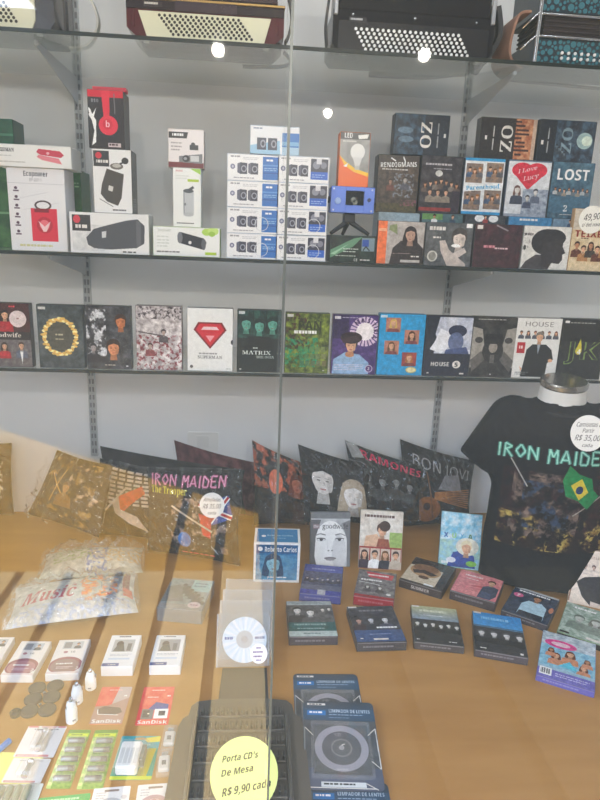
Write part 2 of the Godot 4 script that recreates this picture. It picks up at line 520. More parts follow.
# ------------------------------------------------------------------ print shop: flat print for covers and cartons
class Sheet:
	var im: Image
	var w := 0
	var h := 0
	var host
	func _init(host_, w_: int, h_: int, c: Color):
		host = host_
		w = w_
		h = h_
		im = Image.create(w, h, false, Image.FORMAT_RGB8)
		im.fill(c)
	func span(x0: float, x1: float, y: int, c: Color):
		var a := clampi(int(round(x0)), 0, w)
		var b := clampi(int(round(x1)), 0, w)
		if b > a and y >= 0 and y < h: im.fill_rect(Rect2i(a, y, b - a, 1), c)
	func r(x: float, y: float, ww: float, hh: float, c: Color):
		im.fill_rect(Rect2i(int(round(x * w)), int(round(y * h)), maxi(1, int(round(ww * w))), maxi(1, int(round(hh * h)))), c)
	func e(cx: float, cy: float, rx: float, ry: float, c: Color):
		for y in range(int((cy - ry) * h), int((cy + ry) * h) + 1):
			var t := ((y + 0.5) / h - cy) / ry
			if absf(t) < 1.0:
				var k := sqrt(1.0 - t * t) * rx
				span((cx - k) * w, (cx + k) * w, y, c)
	func p(pts: Array, c: Color):
		# pts: flat list x, y, x, y ...
		var lo := 9e9
		var hi := -9e9
		for k in range(1, pts.size(), 2):
			lo = minf(lo, pts[k]); hi = maxf(hi, pts[k])
		var n := pts.size() / 2
		for y in range(maxi(0, int(lo * h)), mini(h, int(hi * h) + 1)):
			var v := (y + 0.5) / h
			var xs := []
			for k in n:
				var ax: float = pts[2 * k]; var ay: float = pts[2 * k + 1]
				var bx: float = pts[2 * ((k + 1) % n)]; var by: float = pts[2 * ((k + 1) % n) + 1]
				if (ay <= v) != (by <= v):
					xs.append(ax + (v - ay) / (by - ay) * (bx - ax))
			xs.sort()
			for k in range(0, xs.size() - 1, 2):
				span(xs[k] * w, xs[k + 1] * w, y, c)
	func l(x0: float, y0: float, x1: float, y1: float, wd: float, c: Color):
		# a stroke, wd in widths of the sheet
		var a := Vector2(x0 * w, y0 * h)
		var b := Vector2(x1 * w, y1 * h)
		var n := (b - a).normalized().orthogonal() * maxf(wd * w, 1.0) * 0.5
		p([(a.x + n.x) / w, (a.y + n.y) / h, (b.x + n.x) / w, (b.y + n.y) / h, (b.x - n.x) / w, (b.y - n.y) / h, (a.x - n.x) / w, (a.y - n.y) / h], c)
	func n(x: float, y: float, ww: float, hh: float, c0: Color, c1: Color, freq: float, seed_: int, cut := -2.0):
		# mottled picture area: blends two colours by noise; above cut only where given
		var ns := FastNoiseLite.new()
		ns.seed = seed_
		ns.frequency = freq
		ns.fractal_octaves = 5
		ns.fractal_gain = 0.6
		for j in range(maxi(0, int(y * h)), mini(h, int((y + hh) * h))):
			for i in range(maxi(0, int(x * w)), mini(w, int((x + ww) * w))):
				var v := ns.get_noise_2d(i, j)
				if cut > -2.0:
					if v > cut - 0.12: im.set_pixel(i, j, im.get_pixel(i, j).lerp(c0.lerp(c1, clampf(ns.get_noise_2d(i * 1.7 + 300, j * 1.7) + 0.5, 0, 1)), clampf((v - cut + 0.12) * 3.2, 0, 1)))
				else:
					im.set_pixel(i, j, c0.lerp(c1, clampf(v * 1.1 + 0.5, 0, 1)))
	func grad(x: float, y: float, ww: float, hh: float, c0: Color, c1: Color):
		for j in range(maxi(0, int(y * h)), mini(h, int((y + hh) * h))):
			span(x * w, (x + ww) * w, j, c0.lerp(c1, (float(j) / h - y) / hh))
	func t(s: String, cx: float, cy: float, size: float, c: Color, font := "sb", ang := 0.0, wide := 0.0, shear := 0.0):
		# centred line of type; size is the height of the letters over the height of the sheet, wide the width it is set to
		host.set_type(self, s, cx, cy, size, c, font, ang, wide, shear)
	func lines(x: float, y: float, ww: float, n_: int, step: float, c: Color, seed_ := 1):
		# small print too fine to read
		var g := RandomNumberGenerator.new()
		g.seed = seed_
		for k in n_:
			var a := x
			while a < x + ww * (0.8 if k == n_ - 1 else 1.0):
				var b := g.randf_range(0.02, 0.07)
				r(a, y + k * step, minf(b, x + ww - a), step * 0.42, c)
				a += b + 0.012
	func head(cx: float, cy: float, s: float, skin: Color, hair: Color, long := false):
		var a := s * h / float(w)
		var small := s * h < 13
		if long: p([cx - a * 0.44, cy - s * 0.3, cx + a * 0.44, cy - s * 0.3, cx + a * 0.56, cy + s * 0.25, cx + a * 0.6, cy + s * 0.72, cx + a * 0.34, cy + s * 0.8, cx - a * 0.34, cy + s * 0.8, cx - a * 0.6, cy + s * 0.72, cx - a * 0.56, cy + s * 0.25], hair)
		p([cx - a * 0.17, cy + s * 0.3, cx + a * 0.17, cy + s * 0.3, cx + a * 0.24, cy + s * 0.82, cx - a * 0.24, cy + s * 0.82], skin.darkened(0.2))
		e(cx, cy - s * 0.14, a * 0.46, s * 0.48, hair)
		e(cx, cy + s * 0.0, a * 0.36, s * 0.4, skin)
		e(cx, cy + s * 0.15, a * 0.3, s * 0.34, skin)
		if small:
			e(cx - a * 0.05, cy - s * 0.32, a * 0.38, s * 0.2, hair)
			return
		var dark := skin.lerp(hair, 0.6)
		e(cx + a * 0.24, cy + s * 0.14, a * 0.1, s * 0.28, skin.darkened(0.12))
		p([cx - a * 0.4, cy - s * 0.02, cx - a * 0.42, cy - s * 0.42, cx + a * 0.1, cy - s * 0.58, cx + a * 0.42, cy - s * 0.36, cx + a * 0.4, cy + s * 0.0, cx + a * 0.31, cy - s * 0.2, cx + a * 0.02, cy - s * 0.3, cx - a * 0.3, cy - s * 0.18], hair)
		for q in [-1, 1]:
			e(cx + q * a * 0.15, cy + s * 0.04, a * 0.06, s * 0.026, dark)
			l(cx + q * a * 0.07, cy - s * 0.05, cx + q * a * 0.23, cy - s * 0.05, a * 0.03, skin.lerp(hair, 0.4))
		l(cx + a * 0.03, cy + s * 0.08, cx + a * 0.05, cy + s * 0.2, a * 0.04, skin.darkened(0.18))
		e(cx, cy + s * 0.33, a * 0.11, s * 0.03, skin.lerp(Color(0.62, 0.22, 0.22), 0.5).darkened(0.08))
	func bust(cx: float, cy: float, s: float, skin: Color, hair: Color, cloth: Color, long := false):
		var a := s * h / float(w)
		p([cx - a * 0.95, cy + s * 2.0, cx - a * 0.85, cy + s * 0.98, cx - a * 0.3, cy + s * 0.66, cx + a * 0.3, cy + s * 0.66, cx + a * 0.85, cy + s * 0.98, cx + a * 0.95, cy + s * 2.0], cloth)
		head(cx, cy, s, skin, hair, long)
		if not long: p([cx - a * 0.2, cy + s * 0.7, cx + a * 0.2, cy + s * 0.7, cx, cy + s * 1.0], cloth.lerp(Color(0.85, 0.85, 0.85), 0.28))

func font_of(f: String) -> Font:
	if not fonts.has(f):
		var s := SystemFont.new()
		s.font_names = PackedStringArray([{"s": "Droid Sans", "e": "Droid Serif", "m": "Droid Sans Mono"}[f[0]]])
		s.font_weight = 700 if f.ends_with("b") else 400
		fonts[f] = s
	return fonts[f]

func set_type(sh: Sheet, s: String, cx: float, cy: float, size: float, c: Color, font: String, ang: float, wide: float, shear: float):
	var px := clampi(int(size * sh.h / 0.72), 8, 220)
	var fit: float = size * sh.h / 0.72 / px
	var ts := TextServerManager.get_primary_interface()
	var tl := TextLine.new()
	tl.add_string(s, font_of(font), px)
	var sz := Vector2i(px, 0)
	var total := int(tl.get_line_width()) + 4
	var mask := Image.create(total + 4, px * 2, false, Image.FORMAT_L8)
	var pen := 2.0
	for g in ts.shaped_text_get_glyphs(tl.get_rid()):
		var key := "%s %d %d" % [font, px, g.index]
		if not glyphs.has(key):
			ts.font_render_glyph(g.font_rid, sz, g.index)
			var rect: Rect2 = ts.font_get_glyph_uv_rect(g.font_rid, sz, g.index)
			var gi: Image = null
			if rect.size.x >= 1 and rect.size.y >= 1:
				gi = ts.font_get_texture_image(g.font_rid, sz, ts.font_get_glyph_texture_idx(g.font_rid, sz, g.index)).get_region(Rect2i(rect))
			glyphs[key] = [gi, ts.font_get_glyph_offset(g.font_rid, sz, g.index)]
		var gl: Array = glyphs[key]
		if gl[0]:
			var ox := int(pen + gl[1].x)
			var oy := int(px * 1.4 + gl[1].y)
			for j in gl[0].get_height():
				for i in gl[0].get_width():
					var a: float = gl[0].get_pixel(i, j).a
					if a > 0.0 and ox + i >= 0 and ox + i < mask.get_width() and oy + j >= 0 and oy + j < mask.get_height():
						mask.set_pixel(ox + i, oy + j, Color(maxf(a, mask.get_pixel(ox + i, oy + j).r), 0, 0))
		pen += g.advance
	var kx := fit
	if wide > 0.0: kx = wide * (sh.h if absf(absf(ang) - 90.0) < 30.0 else sh.w) / float(total)
	var mid := Vector2(total * 0.5, px * 1.4 - px * 0.36)
	var o := Vector2(cx * sh.w, cy * sh.h)
	var ca := cos(deg_to_rad(ang))
	var sa := sin(deg_to_rad(ang))
	var ext := Vector2(absf(ca) * total * kx + absf(sa) * px * 2.0 * fit, absf(sa) * total * kx + absf(ca) * px * 2.0 * fit) * 0.5 + Vector2(2 + absf(shear) * px, 2)
	for j in range(maxi(0, int(o.y - ext.y)), mini(sh.h, int(o.y + ext.y) + 1)):
		for i in range(maxi(0, int(o.x - ext.x)), mini(sh.w, int(o.x + ext.x) + 1)):
			var d := Vector2(i + 0.5 - o.x, j + 0.5 - o.y)
			var q := Vector2((d.x * ca + d.y * sa), (-d.x * sa + d.y * ca))
			q.x += shear * q.y
			var m := Vector2(q.x / kx, q.y / fit) + mid
			if m.x < 0 or m.y < 0 or m.x >= mask.get_width() or m.y >= mask.get_height(): continue
			var a := mask.get_pixel(int(m.x), int(m.y)).r
			if a > 0.04: sh.im.set_pixel(i, j, sh.im.get_pixel(i, j).lerp(c, a))

func grain(sh: Sheet, amount: float, seed_: int):
	# uneven ink of a photographic print: coarse mottling and fine grain
	var ns := FastNoiseLite.new()
	ns.seed = seed_
	ns.frequency = 0.05
	ns.fractal_octaves = 5
	ns.fractal_gain = 0.75
	for j in sh.h:
		for i in sh.w:
			var v := ns.get_noise_2d(i, j) * amount
			var c := sh.im.get_pixel(i, j)
			v *= 1.0 - 0.6 * c.get_luminance()
			sh.im.set_pixel(i, j, Color(clampf(c.r * (1.0 + v) + v * 0.12, 0, 1), clampf(c.g * (1.0 + v) + v * 0.12, 0, 1), clampf(c.b * (1.0 + v) + v * 0.12, 0, 1)))

func store(name: String, sh: Sheet):
	if name[0] in "dmofvr" and name.length() <= 3 or name in ["gw", "rom", "xu", "wh", "cdset", "shirt", "p0", "p1", "p2", "p3", "p4", "p5", "p6", "p7"]:
		grain(sh, 0.12 if name in ["d4", "d11", "gw"] else 0.3, name.hash() % 1000)
	var need := Vector2i(sh.w + 4, sh.h + 4)
	var pg = null
	var idx := 0
	for k in atlas.size():
		var a: Array = atlas[k]
		if a[1] + need.x > 2048 and a[2] + a[3] + need.y <= 2048:
			a[1] = 0; a[2] += a[3]; a[3] = 0
		if a[1] + need.x <= 2048 and a[2] + need.y <= 2048:
			pg = a; idx = k
			break
	if pg == null:
		pg = [Image.create(2048, 2048, false, Image.FORMAT_RGB8), 0, 0, 0, null]
		atlas.append(pg)
		idx = atlas.size() - 1
	var at := Vector2i(pg[1] + 2, pg[2] + 2)
	for o in [Vector2i(-2, -2), Vector2i(2, 2), Vector2i(-2, 2), Vector2i(2, -2), Vector2i.ZERO]:
		pg[0].blit_rect(sh.im, Rect2i(0, 0, sh.w, sh.h), at + o)
	pg[1] += need.x
	pg[3] = maxi(pg[3], need.y)
	regions[name] = [idx, Rect2((Vector2(at) + Vector2(0.5, 0.5)) / 2048.0, Vector2(sh.w - 1, sh.h - 1) / 2048.0)]

func sheet(w: float, h: float, ppm: float, c: Color) -> Sheet:
	return Sheet.new(self, maxi(8, int(w * ppm)), maxi(8, int(h * ppm)), c)

func cover(key: String, c: Color, ppm := 1000.0, lying_ := false) -> Sheet:
	var p: Array = P[key]
	return sheet(p[3], p[5] if lying_ else p[4], ppm, c)

func paint_all():
	paint_low_shelf()
	paint_mid_shelf()
	paint_cartons()
	paint_counter()
	paint_small()
	paint_cloth()
	for a in atlas:
		a[4] = ImageTexture.create_from_image(a[0])

const SKIN := Color(0.86, 0.66, 0.53)
const SKIN2 := Color(0.72, 0.5, 0.37)
const PALE := Color(0.86, 0.84, 0.82)
const INK := Color(0.07, 0.07, 0.08)
const WHITE := Color(0.93, 0.93, 0.93)

func paint_low_shelf():
	var s: Sheet
	s = cover("d0", col(52, 36, 36))
	s.r(0, 0, 1, 0.5, col(70, 32, 34)); s.bust(0.42, 0.18, 0.13, SKIN, col(40, 22, 18), col(170, 28, 40), true)
	s.lines(0.525, 0.033, 0.189, 1, 0.060, col(220, 70, 80), 1); s.e(0.72, 0.24, 0.2, 0.13, col(222, 205, 205)); s.lines(0.693, 0.225, 0.054, 1, 0.051, col(150, 110, 110), 2)
	s.r(0, 0.44, 1, 0.13, col(38, 30, 32)); s.t("goodwife", 0.42, 0.5, 0.065, col(235, 225, 215), "eb", 0, 0.78)
	s.n(0, 0.57, 1, 0.43, col(120, 112, 112), col(92, 84, 86), 0.05, 3); s.bust(0.36, 0.67, 0.1, SKIN, col(52, 30, 22), col(176, 26, 40), true); s.bust(0.76, 0.66, 0.1, SKIN, col(70, 50, 40), col(96, 100, 116))
	s.p([0.72, 0.75, 0.8, 0.75, 0.76, 0.95], WHITE)
	store("d0", s)
	s = cover("d1", col(62, 70, 74))
	s.n(0, 0, 1, 1, col(48, 56, 60), col(84, 92, 94), 0.02, 5)
	for k in 60:
		var a := TAU * k / 60.0
		var rr := 0.33 + 0.025 * sin(k * 2.7)
		s.e(0.48 + cos(a) * rr * 1.05, 0.5 + sin(a) * rr * 0.84, 0.05 + 0.012 * sin(k * 5.1), 0.022, col(226, 182, 92) if k % 3 else col(250, 232, 160))
	s.e(0.48, 0.5, 0.29, 0.23, col(78, 76, 66)); s.lines(0.378, 0.453, 0.204, 1, 0.058, col(190, 180, 150), 3); s.lines(0.372, 0.528, 0.216, 1, 0.041, col(180, 170, 140), 4)
	s.r(0.03, 0.03, 0.16, 0.04, col(206, 206, 204))
	store("d1", s)
	s = cover("d2", col(58, 58, 62))
	s.n(0, 0, 1, 1, col(38, 38, 42), col(86, 86, 92), 0.022, 8)
	s.n(0, 0.05, 0.45, 0.75, col(180, 182, 188), col(232, 232, 236), 0.03, 9, 0.05)
	s.head(0.78, 0.24, 0.2, col(196, 118, 72), col(60, 38, 28)); s.head(0.6, 0.66, 0.24, col(214, 140, 96), col(46, 30, 26))
	s.bust(0.15, 0.66, 0.12, col(150, 140, 140), col(50, 48, 52), col(44, 42, 50)); s.lines(0.873, 0.940, 0.054, 1, 0.051, WHITE, 5); s.lines(0.4, 0.93, 0.3, 1, 0.04, col(190, 180, 170), 2)
	store("d2", s)
	s = cover("d3", col(206, 200, 200))
	s.n(0, 0, 1, 1, col(150, 140, 142), col(236, 230, 230), 0.035, 12)
	s.n(0, 0.45, 1, 0.55, col(150, 66, 74), col(96, 40, 50), 0.05, 14, 0.14)
	s.n(0, 0.0, 1, 0.2, col(92, 84, 86), col(60, 54, 58), 0.06, 15, 0.12)
	s.bust(0.6, 0.4, 0.08, col(170, 150, 144), col(60, 50, 50), col(88, 80, 84)); s.bust(0.3, 0.62, 0.08, col(180, 156, 148), col(70, 40, 40), col(140, 70, 74)); s.l(0.05, 0.4, 0.6, 0.46, 0.03, col(90, 80, 84))
	store("d3", s)
	s = cover("d4", col(232, 232, 230))
	# plain faceted red badge in place of the emblem
	s.p([0.24, 0.22, 0.76, 0.22, 0.86, 0.34, 0.5, 0.64, 0.14, 0.34], col(120, 20, 30)); s.p([0.27, 0.245, 0.73, 0.245, 0.81, 0.34, 0.5, 0.6, 0.19, 0.34], col(206, 34, 50))
	s.p([0.36, 0.29, 0.64, 0.29, 0.7, 0.34, 0.3, 0.34], col(236, 200, 204)); s.p([0.4, 0.43, 0.6, 0.43, 0.5, 0.53], col(232, 150, 158))
	s.lines(0.250, 0.703, 0.500, 1, 0.058, col(150, 150, 150), 6); s.t("SUPERMAN", 0.5, 0.78, 0.044, col(110, 110, 112), "eb", 0, 0.58)
	s.e(0.09, 0.93, 0.035, 0.025, col(80, 80, 84)); s.lines(0.86, 0.955, 0.1, 1, 0.025, col(120, 120, 120), 3); s.e(1.0, 0.53, 0.045, 0.04, col(40, 40, 44))
	store("d4", s)
	s = cover("d5", col(26, 34, 34))
	s.n(0, 0, 1, 0.45, col(20, 34, 32), col(40, 78, 70), 0.03, 21)
	for k in 3: s.head(0.2 + 0.3 * k, 0.22 + 0.03 * (k % 2), 0.2, col(92, 158, 140), col(20, 40, 36), k == 2)
	for k in 2: s.r(0.35 + 0.3 * k, 0, 0.012, 0.42, col(16, 24, 22))
	s.p([0.25, 0.42, 0.75, 0.42, 0.85, 0.62, 0.15, 0.62], col(20, 26, 26)); s.lines(0.361, 0.596, 0.118, 1, 0.048, col(190, 200, 196), 7); s.t("MATRIX", 0.45, 0.685, 0.06, col(226, 232, 228), "eb", 0, 0.72); s.t("TRILOGIA", 0.65, 0.755, 0.038, col(196, 206, 200), "eb", 0, 0.46)
	s.r(0.03, 0.02, 0.14, 0.045, col(196, 200, 200)); s.lines(0.058, 0.943, 0.045, 1, 0.043, PALE, 8)
	store("d5", s)
	s = cover("d6", col(88, 108, 44))
	s.n(0, 0, 1, 1, col(54, 66, 30), col(140, 156, 60), 0.03, 23); s.n(0, 0.4, 0.75, 0.5, col(30, 120, 84), col(60, 150, 100), 0.04, 24, 0.0)
	s.n(0, 0, 0.5, 0.6, col(40, 40, 30), col(86, 50, 40), 0.05, 26, 0.1)
	for k in 5:
		for j in 3: s.r(0.3 + 0.13 * k + 0.02 * j, 0.55 + 0.12 * j, 0.1, 0.09, col(60 + 14 * k, 130 - 10 * j, 74))
	s.t("PAN", 0.55, 0.2, 0.15, col(46, 52, 28), "sb", 0, 0.6); s.lines(0.190, 0.285, 0.620, 1, 0.119, WHITE, 9)
	s.r(0.03, 0.02, 0.14, 0.045, col(200, 196, 190)); s.lines(0.878, 0.943, 0.045, 1, 0.043, PALE, 10)
	store("d6", s)
	s = cover("d7", col(70, 46, 106))
	s.n(0, 0, 1, 1, col(58, 36, 96), col(88, 62, 128), 0.02, 28); s.r(0, 0, 0.35, 0.4, col(48, 34, 76))
	for k in 22:
		var a := TAU * k / 22.0
		s.p([0.72 + cos(a) * 0.05, 0.27 + sin(a) * 0.04, 0.72 + cos(a + 0.1) * 0.34, 0.27 + sin(a + 0.1) * 0.25, 0.72 + cos(a - 0.1) * 0.34, 0.27 + sin(a - 0.1) * 0.25], col(214, 190, 216))
	s.e(0.72, 0.27, 0.2, 0.15, col(240, 232, 236))
	for k in 6:
		var a := -2.3 + 0.55 * k
		s.t("NASTRA"[k], 0.7 + cos(a) * 0.25, 0.27 + sin(a) * 0.19, 0.075, col(60, 36, 80), "sb", rad_to_deg(a) + 90)
	s.p([0.02, 1, 0.04, 0.75, 0.3, 0.62, 0.62, 0.66, 0.84, 0.8, 0.84, 1], col(140, 172, 208)); s.p([0.32, 0.7, 0.52, 0.7, 0.44, 0.98], col(150, 50, 84))
	s.bust(0.42, 0.5, 0.24, SKIN, col(36, 24, 30), col(140, 172, 208)); s.e(0.42, 0.38, 0.24, 0.1, col(44, 28, 36)); s.p([0.2, 0.4, 0.6, 0.32, 0.64, 0.42, 0.24, 0.47], col(58, 38, 44))
	s.e(0.4, 0.66, 0.1, 0.05, SKIN2); s.lines(0.06, 0.83, 0.66, 4, 0.03, col(214, 206, 226), 5); s.e(0.85, 0.9, 0.085, 0.065, col(200, 190, 214)); s.e(0.85, 0.9, 0.07, 0.053, col(86, 54, 120)); s.t("2", 0.85, 0.9, 0.05, WHITE)
	s.r(0.03, 0.02, 0.14, 0.045, col(206, 200, 206)); s.lines(0.2, 0.035, 0.6, 1, 0.03, col(190, 180, 200), 6)
	store("d7", s)
	s = cover("d8", col(30, 150, 206))
	for q in [[0.14, 0.06, col(206, 172, 92)], [0.56, 0.25, col(70, 42, 28)], [0.13, 0.43, col(96, 66, 44)], [0.54, 0.62, col(160, 92, 50)]]:
		s.r(q[0], q[1], 0.32, 0.23, col(176, 120, 100) if q[1] < 0.5 else col(150, 62, 56)); s.bust(q[0] + 0.16, q[1] + 0.085, 0.11, SKIN, q[2], col(120, 60, 60), true)
		s.r(q[0], q[1] + 0.23, 0.32, 0.1, col(30, 150, 206))
	s.e(0.76, 0.91, 0.12, 0.05, col(190, 176, 110)); s.e(0.76, 0.91, 0.1, 0.038, col(222, 214, 160)); s.r(0.02, 0.02, 0.14, 0.04, col(190, 214, 226))
	store("d8", s)
	s = cover("d9", col(30, 34, 52))
	s.n(0.2, 0.02, 0.8, 0.6, col(214, 216, 226), col(166, 172, 192), 0.02, 31); s.p([0, 0, 0.28, 0, 0.2, 0.3, 0.34, 0.52, 0.14, 0.62, 0, 0.6], col(30, 34, 50))
	s.p([0.3, 0.2, 0.55, 0.28, 0.52, 0.5, 0.36, 0.62, 0.1, 0.55, 0.2, 0.42], col(226, 228, 236)); s.e(0.68, 0.24, 0.2, 0.1, col(36, 42, 70)); s.e(0.66, 0.42, 0.17, 0.16, col(92, 104, 140)); s.p([0.46, 0.55, 0.9, 0.5, 1, 0.66, 0.4, 0.68], col(64, 78, 124))
	s.r(0, 0.62, 1, 0.38, col(28, 32, 50)); s.t("HOUSE", 0.36, 0.8, 0.07, PALE, "sb", 0, 0.46); s.e(0.72, 0.8, 0.09, 0.065, PALE); s.t("5", 0.72, 0.8, 0.075, col(28, 32, 50))
	s.lines(0.078, 0.938, 0.045, 1, 0.043, PALE, 11); s.r(0.8, 0.94, 0.1, 0.025, PALE)
	store("d9", s)
	s = cover("d10", col(50, 48, 48))
	s.n(0, 0, 1, 1, col(32, 32, 33), col(66, 62, 60), 0.02, 34)
	for q in [-1, 1]: 
		s.p([0.5 + q * 0.5, 0.16, 0.5 + q * 0.28, 0.2, 0.5 + q * 0.2, 0.5, 0.5 + q * 0.34, 0.78, 0.5 + q * 0.5, 0.85], col(152, 146, 138)); s.e(0.5 + q * 0.34, 0.38, 0.09, 0.05, col(60, 56, 54)); s.p([0.5 + q * 0.26, 0.56, 0.5 + q * 0.16, 0.7, 0.5 + q * 0.44, 0.92, 0.5 + q * 0.5, 0.72], col(92, 88, 84))
	s.e(0.5, 0.56, 0.24, 0.2, col(40, 38, 38)); s.e(0.5, 0.5, 0.1, 0.09, col(150, 140, 130)); s.r(0.45, 0.62, 0.1, 0.14, col(96, 92, 88)); s.r(0.3, 0.28, 0.4, 0.16, col(28, 27, 28)); s.lines(0.1, 0.03, 0.8, 1, 0.035, col(176, 172, 166), 7); s.lines(0.482, 0.945, 0.036, 1, 0.034, PALE, 12)
	store("d10", s)
	s = cover("d11", col(226, 224, 220))
	s.t("HOUSE", 0.5, 0.1, 0.075, col(120, 118, 114), "s", 0, 0.7)
	for k in 6: s.bust(0.12 + 0.155 * k, 0.24, 0.055, SKIN if k % 3 else SKIN2, col(60 + 16 * (k % 3), 44, 34), col(76, 80, 92), k % 2 == 1)
	s.r(0, 0.34, 1, 0.02, col(226, 224, 220)); s.p([0.2, 0.98, 0.28, 0.52, 0.4, 0.43, 0.7, 0.43, 0.84, 0.52, 0.9, 0.68, 0.78, 0.74, 0.76, 0.98], col(34, 34, 36)); s.p([0.5, 0.42, 0.58, 0.42, 0.54, 0.6], col(150, 158, 170)); s.head(0.54, 0.31, 0.15, SKIN, col(120, 110, 100)); s.e(0.84, 0.7, 0.05, 0.03, SKIN); s.p([0.2, 0.9, 0.16, 0.8, 0.22, 0.84], SKIN)
	s.r(0.06, 0.4, 0.18, 0.18, col(176, 34, 42)); s.lines(0.108, 0.455, 0.084, 1, 0.119, col(236, 206, 206), 13); s.lines(0.08, 0.9, 0.3, 2, 0.03, col(110, 110, 110), 9)
	store("d11", s)
	s = cover("d12", col(38, 37, 36))
	s.t("JK", 0.52, 0.52, 0.3, col(116, 140, 66), "sb", 0, 0.8); s.t("JK", 0.52, 0.52, 0.29, col(38, 37, 36), "s", 0, 0.76)
	s.e(0.42, 0.52, 0.07, 0.07, col(206, 190, 54)); s.p([0.36, 0.5, 0.44, 0.32, 0.49, 0.5], col(206, 190, 54)); s.t("4", 0.44, 0.54, 0.09, WHITE); s.lines(0.16, 0.055, 0.7, 1, 0.03, col(170, 168, 160), 10); s.r(0.03, 0.03, 0.1, 0.04, PALE)
	store("d12", s)

func paint_mid_shelf():
	var s: Sheet
	s = cover("m0", col(64, 54, 48))
	s.n(0, 0.2, 1, 0.65, col(58, 48, 42), col(98, 82, 70), 0.04, 41); s.n(0.4, 0.32, 0.5, 0.42, col(96, 100, 110), col(160, 164, 172), 0.07, 42, 0.05); s.bust(0.68, 0.42, 0.09, col(190, 180, 174), col(60, 50, 46), col(84, 84, 92)); s.bust(0.32, 0.46, 0.08, col(176, 130, 108), col(50, 36, 30), col(110, 66, 56))
	s.n(0, 0.84, 1, 0.16, col(96, 86, 52), col(66, 60, 40), 0.05, 43); s.n(0.6, 0.78, 0.4, 0.1, col(130, 74, 84), col(150, 96, 104), 0.06, 44, 0.0)
	s.t("RENDIGMANS", 0.5, 0.16, 0.085, WHITE, "sb", -3, 0.94); s.lines(0.100, 0.235, 0.800, 1, 0.051, col(206, 200, 196), 14); s.l(0.6, 0.02, 0.66, 0.12, 0.03, WHITE); s.l(0.3, 0.05, 0.42, 0.1, 0.03, WHITE)
	store("m0", s)
	s = cover("m1", col(52, 48, 52))
	s.n(0, 0, 1, 1, col(40, 37, 42), col(72, 66, 70), 0.03, 46); s.lines(0.100, 0.125, 0.800, 1, 0.085, col(190, 184, 186), 15); s.lines(0.3, 0.21, 0.5, 1, 0.04, col(160, 156, 160), 4); s.e(0.44, 0.3, 0.09, 0.055, col(206, 204, 200))
	for k in 7: s.bust(0.12 + 0.13 * k, 0.5 - 0.05 * (3 - absi(k - 3)) * 0.5, 0.07, SKIN if k % 2 else SKIN2, col(50, 36, 30), [col(90, 76, 70), col(50, 50, 58), col(120, 108, 100)][k % 3], k % 3 == 0)
	for k in 3: s.bust(0.25 + 0.2 * k, 0.63, 0.09, SKIN, col(64, 46, 36), col(140, 126, 112))
	s.r(0, 0.9, 0.8, 0.06, col(150, 50, 46)); s.r(0.8, 0.6, 0.2, 0.4, col(52, 44, 56))
	store("m1", s)
	s = cover("m2", col(222, 224, 226))
	for q in [[0.04, 0.1], [0.55, 0.08], [0.04, 0.58], [0.55, 0.56]]:
		s.n(q[0], q[1], 0.42, 0.34, col(150, 124, 104), col(112, 100, 96), 0.04, 50 + int(q[1] * 90))
		for k in 3: s.bust(q[0] + 0.09 + 0.125 * k, q[1] + 0.1 + 0.03 * (k % 2), 0.07, SKIN, col(70 + 40 * k, 50 + 20 * k, 36), [col(70, 90, 120), col(150, 120, 100), col(90, 90, 96)][k], k == 1)
		s.r(q[0], q[1] + 0.34, 0.43, 0.09, col(222, 224, 226))
	s.p([0, 0.5, 1, 0.42, 1, 0.52, 0, 0.6], col(232, 234, 236)); s.t("Parenthood", 0.5, 0.51, 0.07, col(40, 140, 196), "eb", -5, 0.9); s.r(0, 0, 1, 0.05, col(50, 150, 204)); s.r(0, 0.95, 1, 0.05, col(50, 150, 204))
	store("m2", s)
	s = cover("m3", col(214, 216, 220))
	for q in [-1, 1]: s.e(0.5 + q * 0.17, 0.17, 0.24, 0.13, col(206, 40, 64))
	s.p([0.1, 0.2, 0.9, 0.2, 0.5, 0.52], col(206, 40, 64)); s.t("I Love", 0.46, 0.16, 0.07, WHITE, "e", -14, 0.5, 0.3); s.t("Lucy", 0.55, 0.29, 0.08, WHITE, "e", -14, 0.4, 0.3)
	s.n(0.4, 0.5, 0.6, 0.45, col(120, 130, 148), col(176, 186, 200), 0.05, 55); s.bust(0.26, 0.52, 0.13, PALE, col(110, 80, 74), col(60, 66, 84), true); s.bust(0.7, 0.55, 0.1, PALE, col(70, 70, 78), col(90, 100, 120)); s.bust(0.52, 0.66, 0.09, PALE, col(60, 60, 70), col(70, 80, 104))
	s.r(0, 0.95, 1, 0.05, col(150, 160, 176)); s.r(0, 0, 1, 0.02, col(90, 110, 130))
	store("m3", s)
	s = cover("m4", col(60, 92, 112))
	s.n(0, 0, 1, 1, col(48, 78, 98), col(80, 116, 136), 0.025, 57); s.t("LOST", 0.5, 0.22, 0.19, WHITE, "sb", 0, 0.84)
	for k in 8: s.bust(0.12 + 0.11 * k, 0.47 + 0.015 * (k % 3), 0.05, SKIN if k % 3 else SKIN2, col(70, 52, 42), [col(176, 180, 184), col(96, 110, 120), col(140, 130, 120)][k % 3], k % 3 == 1)
	s.r(0, 0.6, 1, 0.3, col(66, 104, 128)); s.t("2", 0.42, 0.82, 0.11, WHITE, "eb"); s.lines(0.3, 0.92, 0.4, 1, 0.03, PALE, 4)
	store("m4", s)
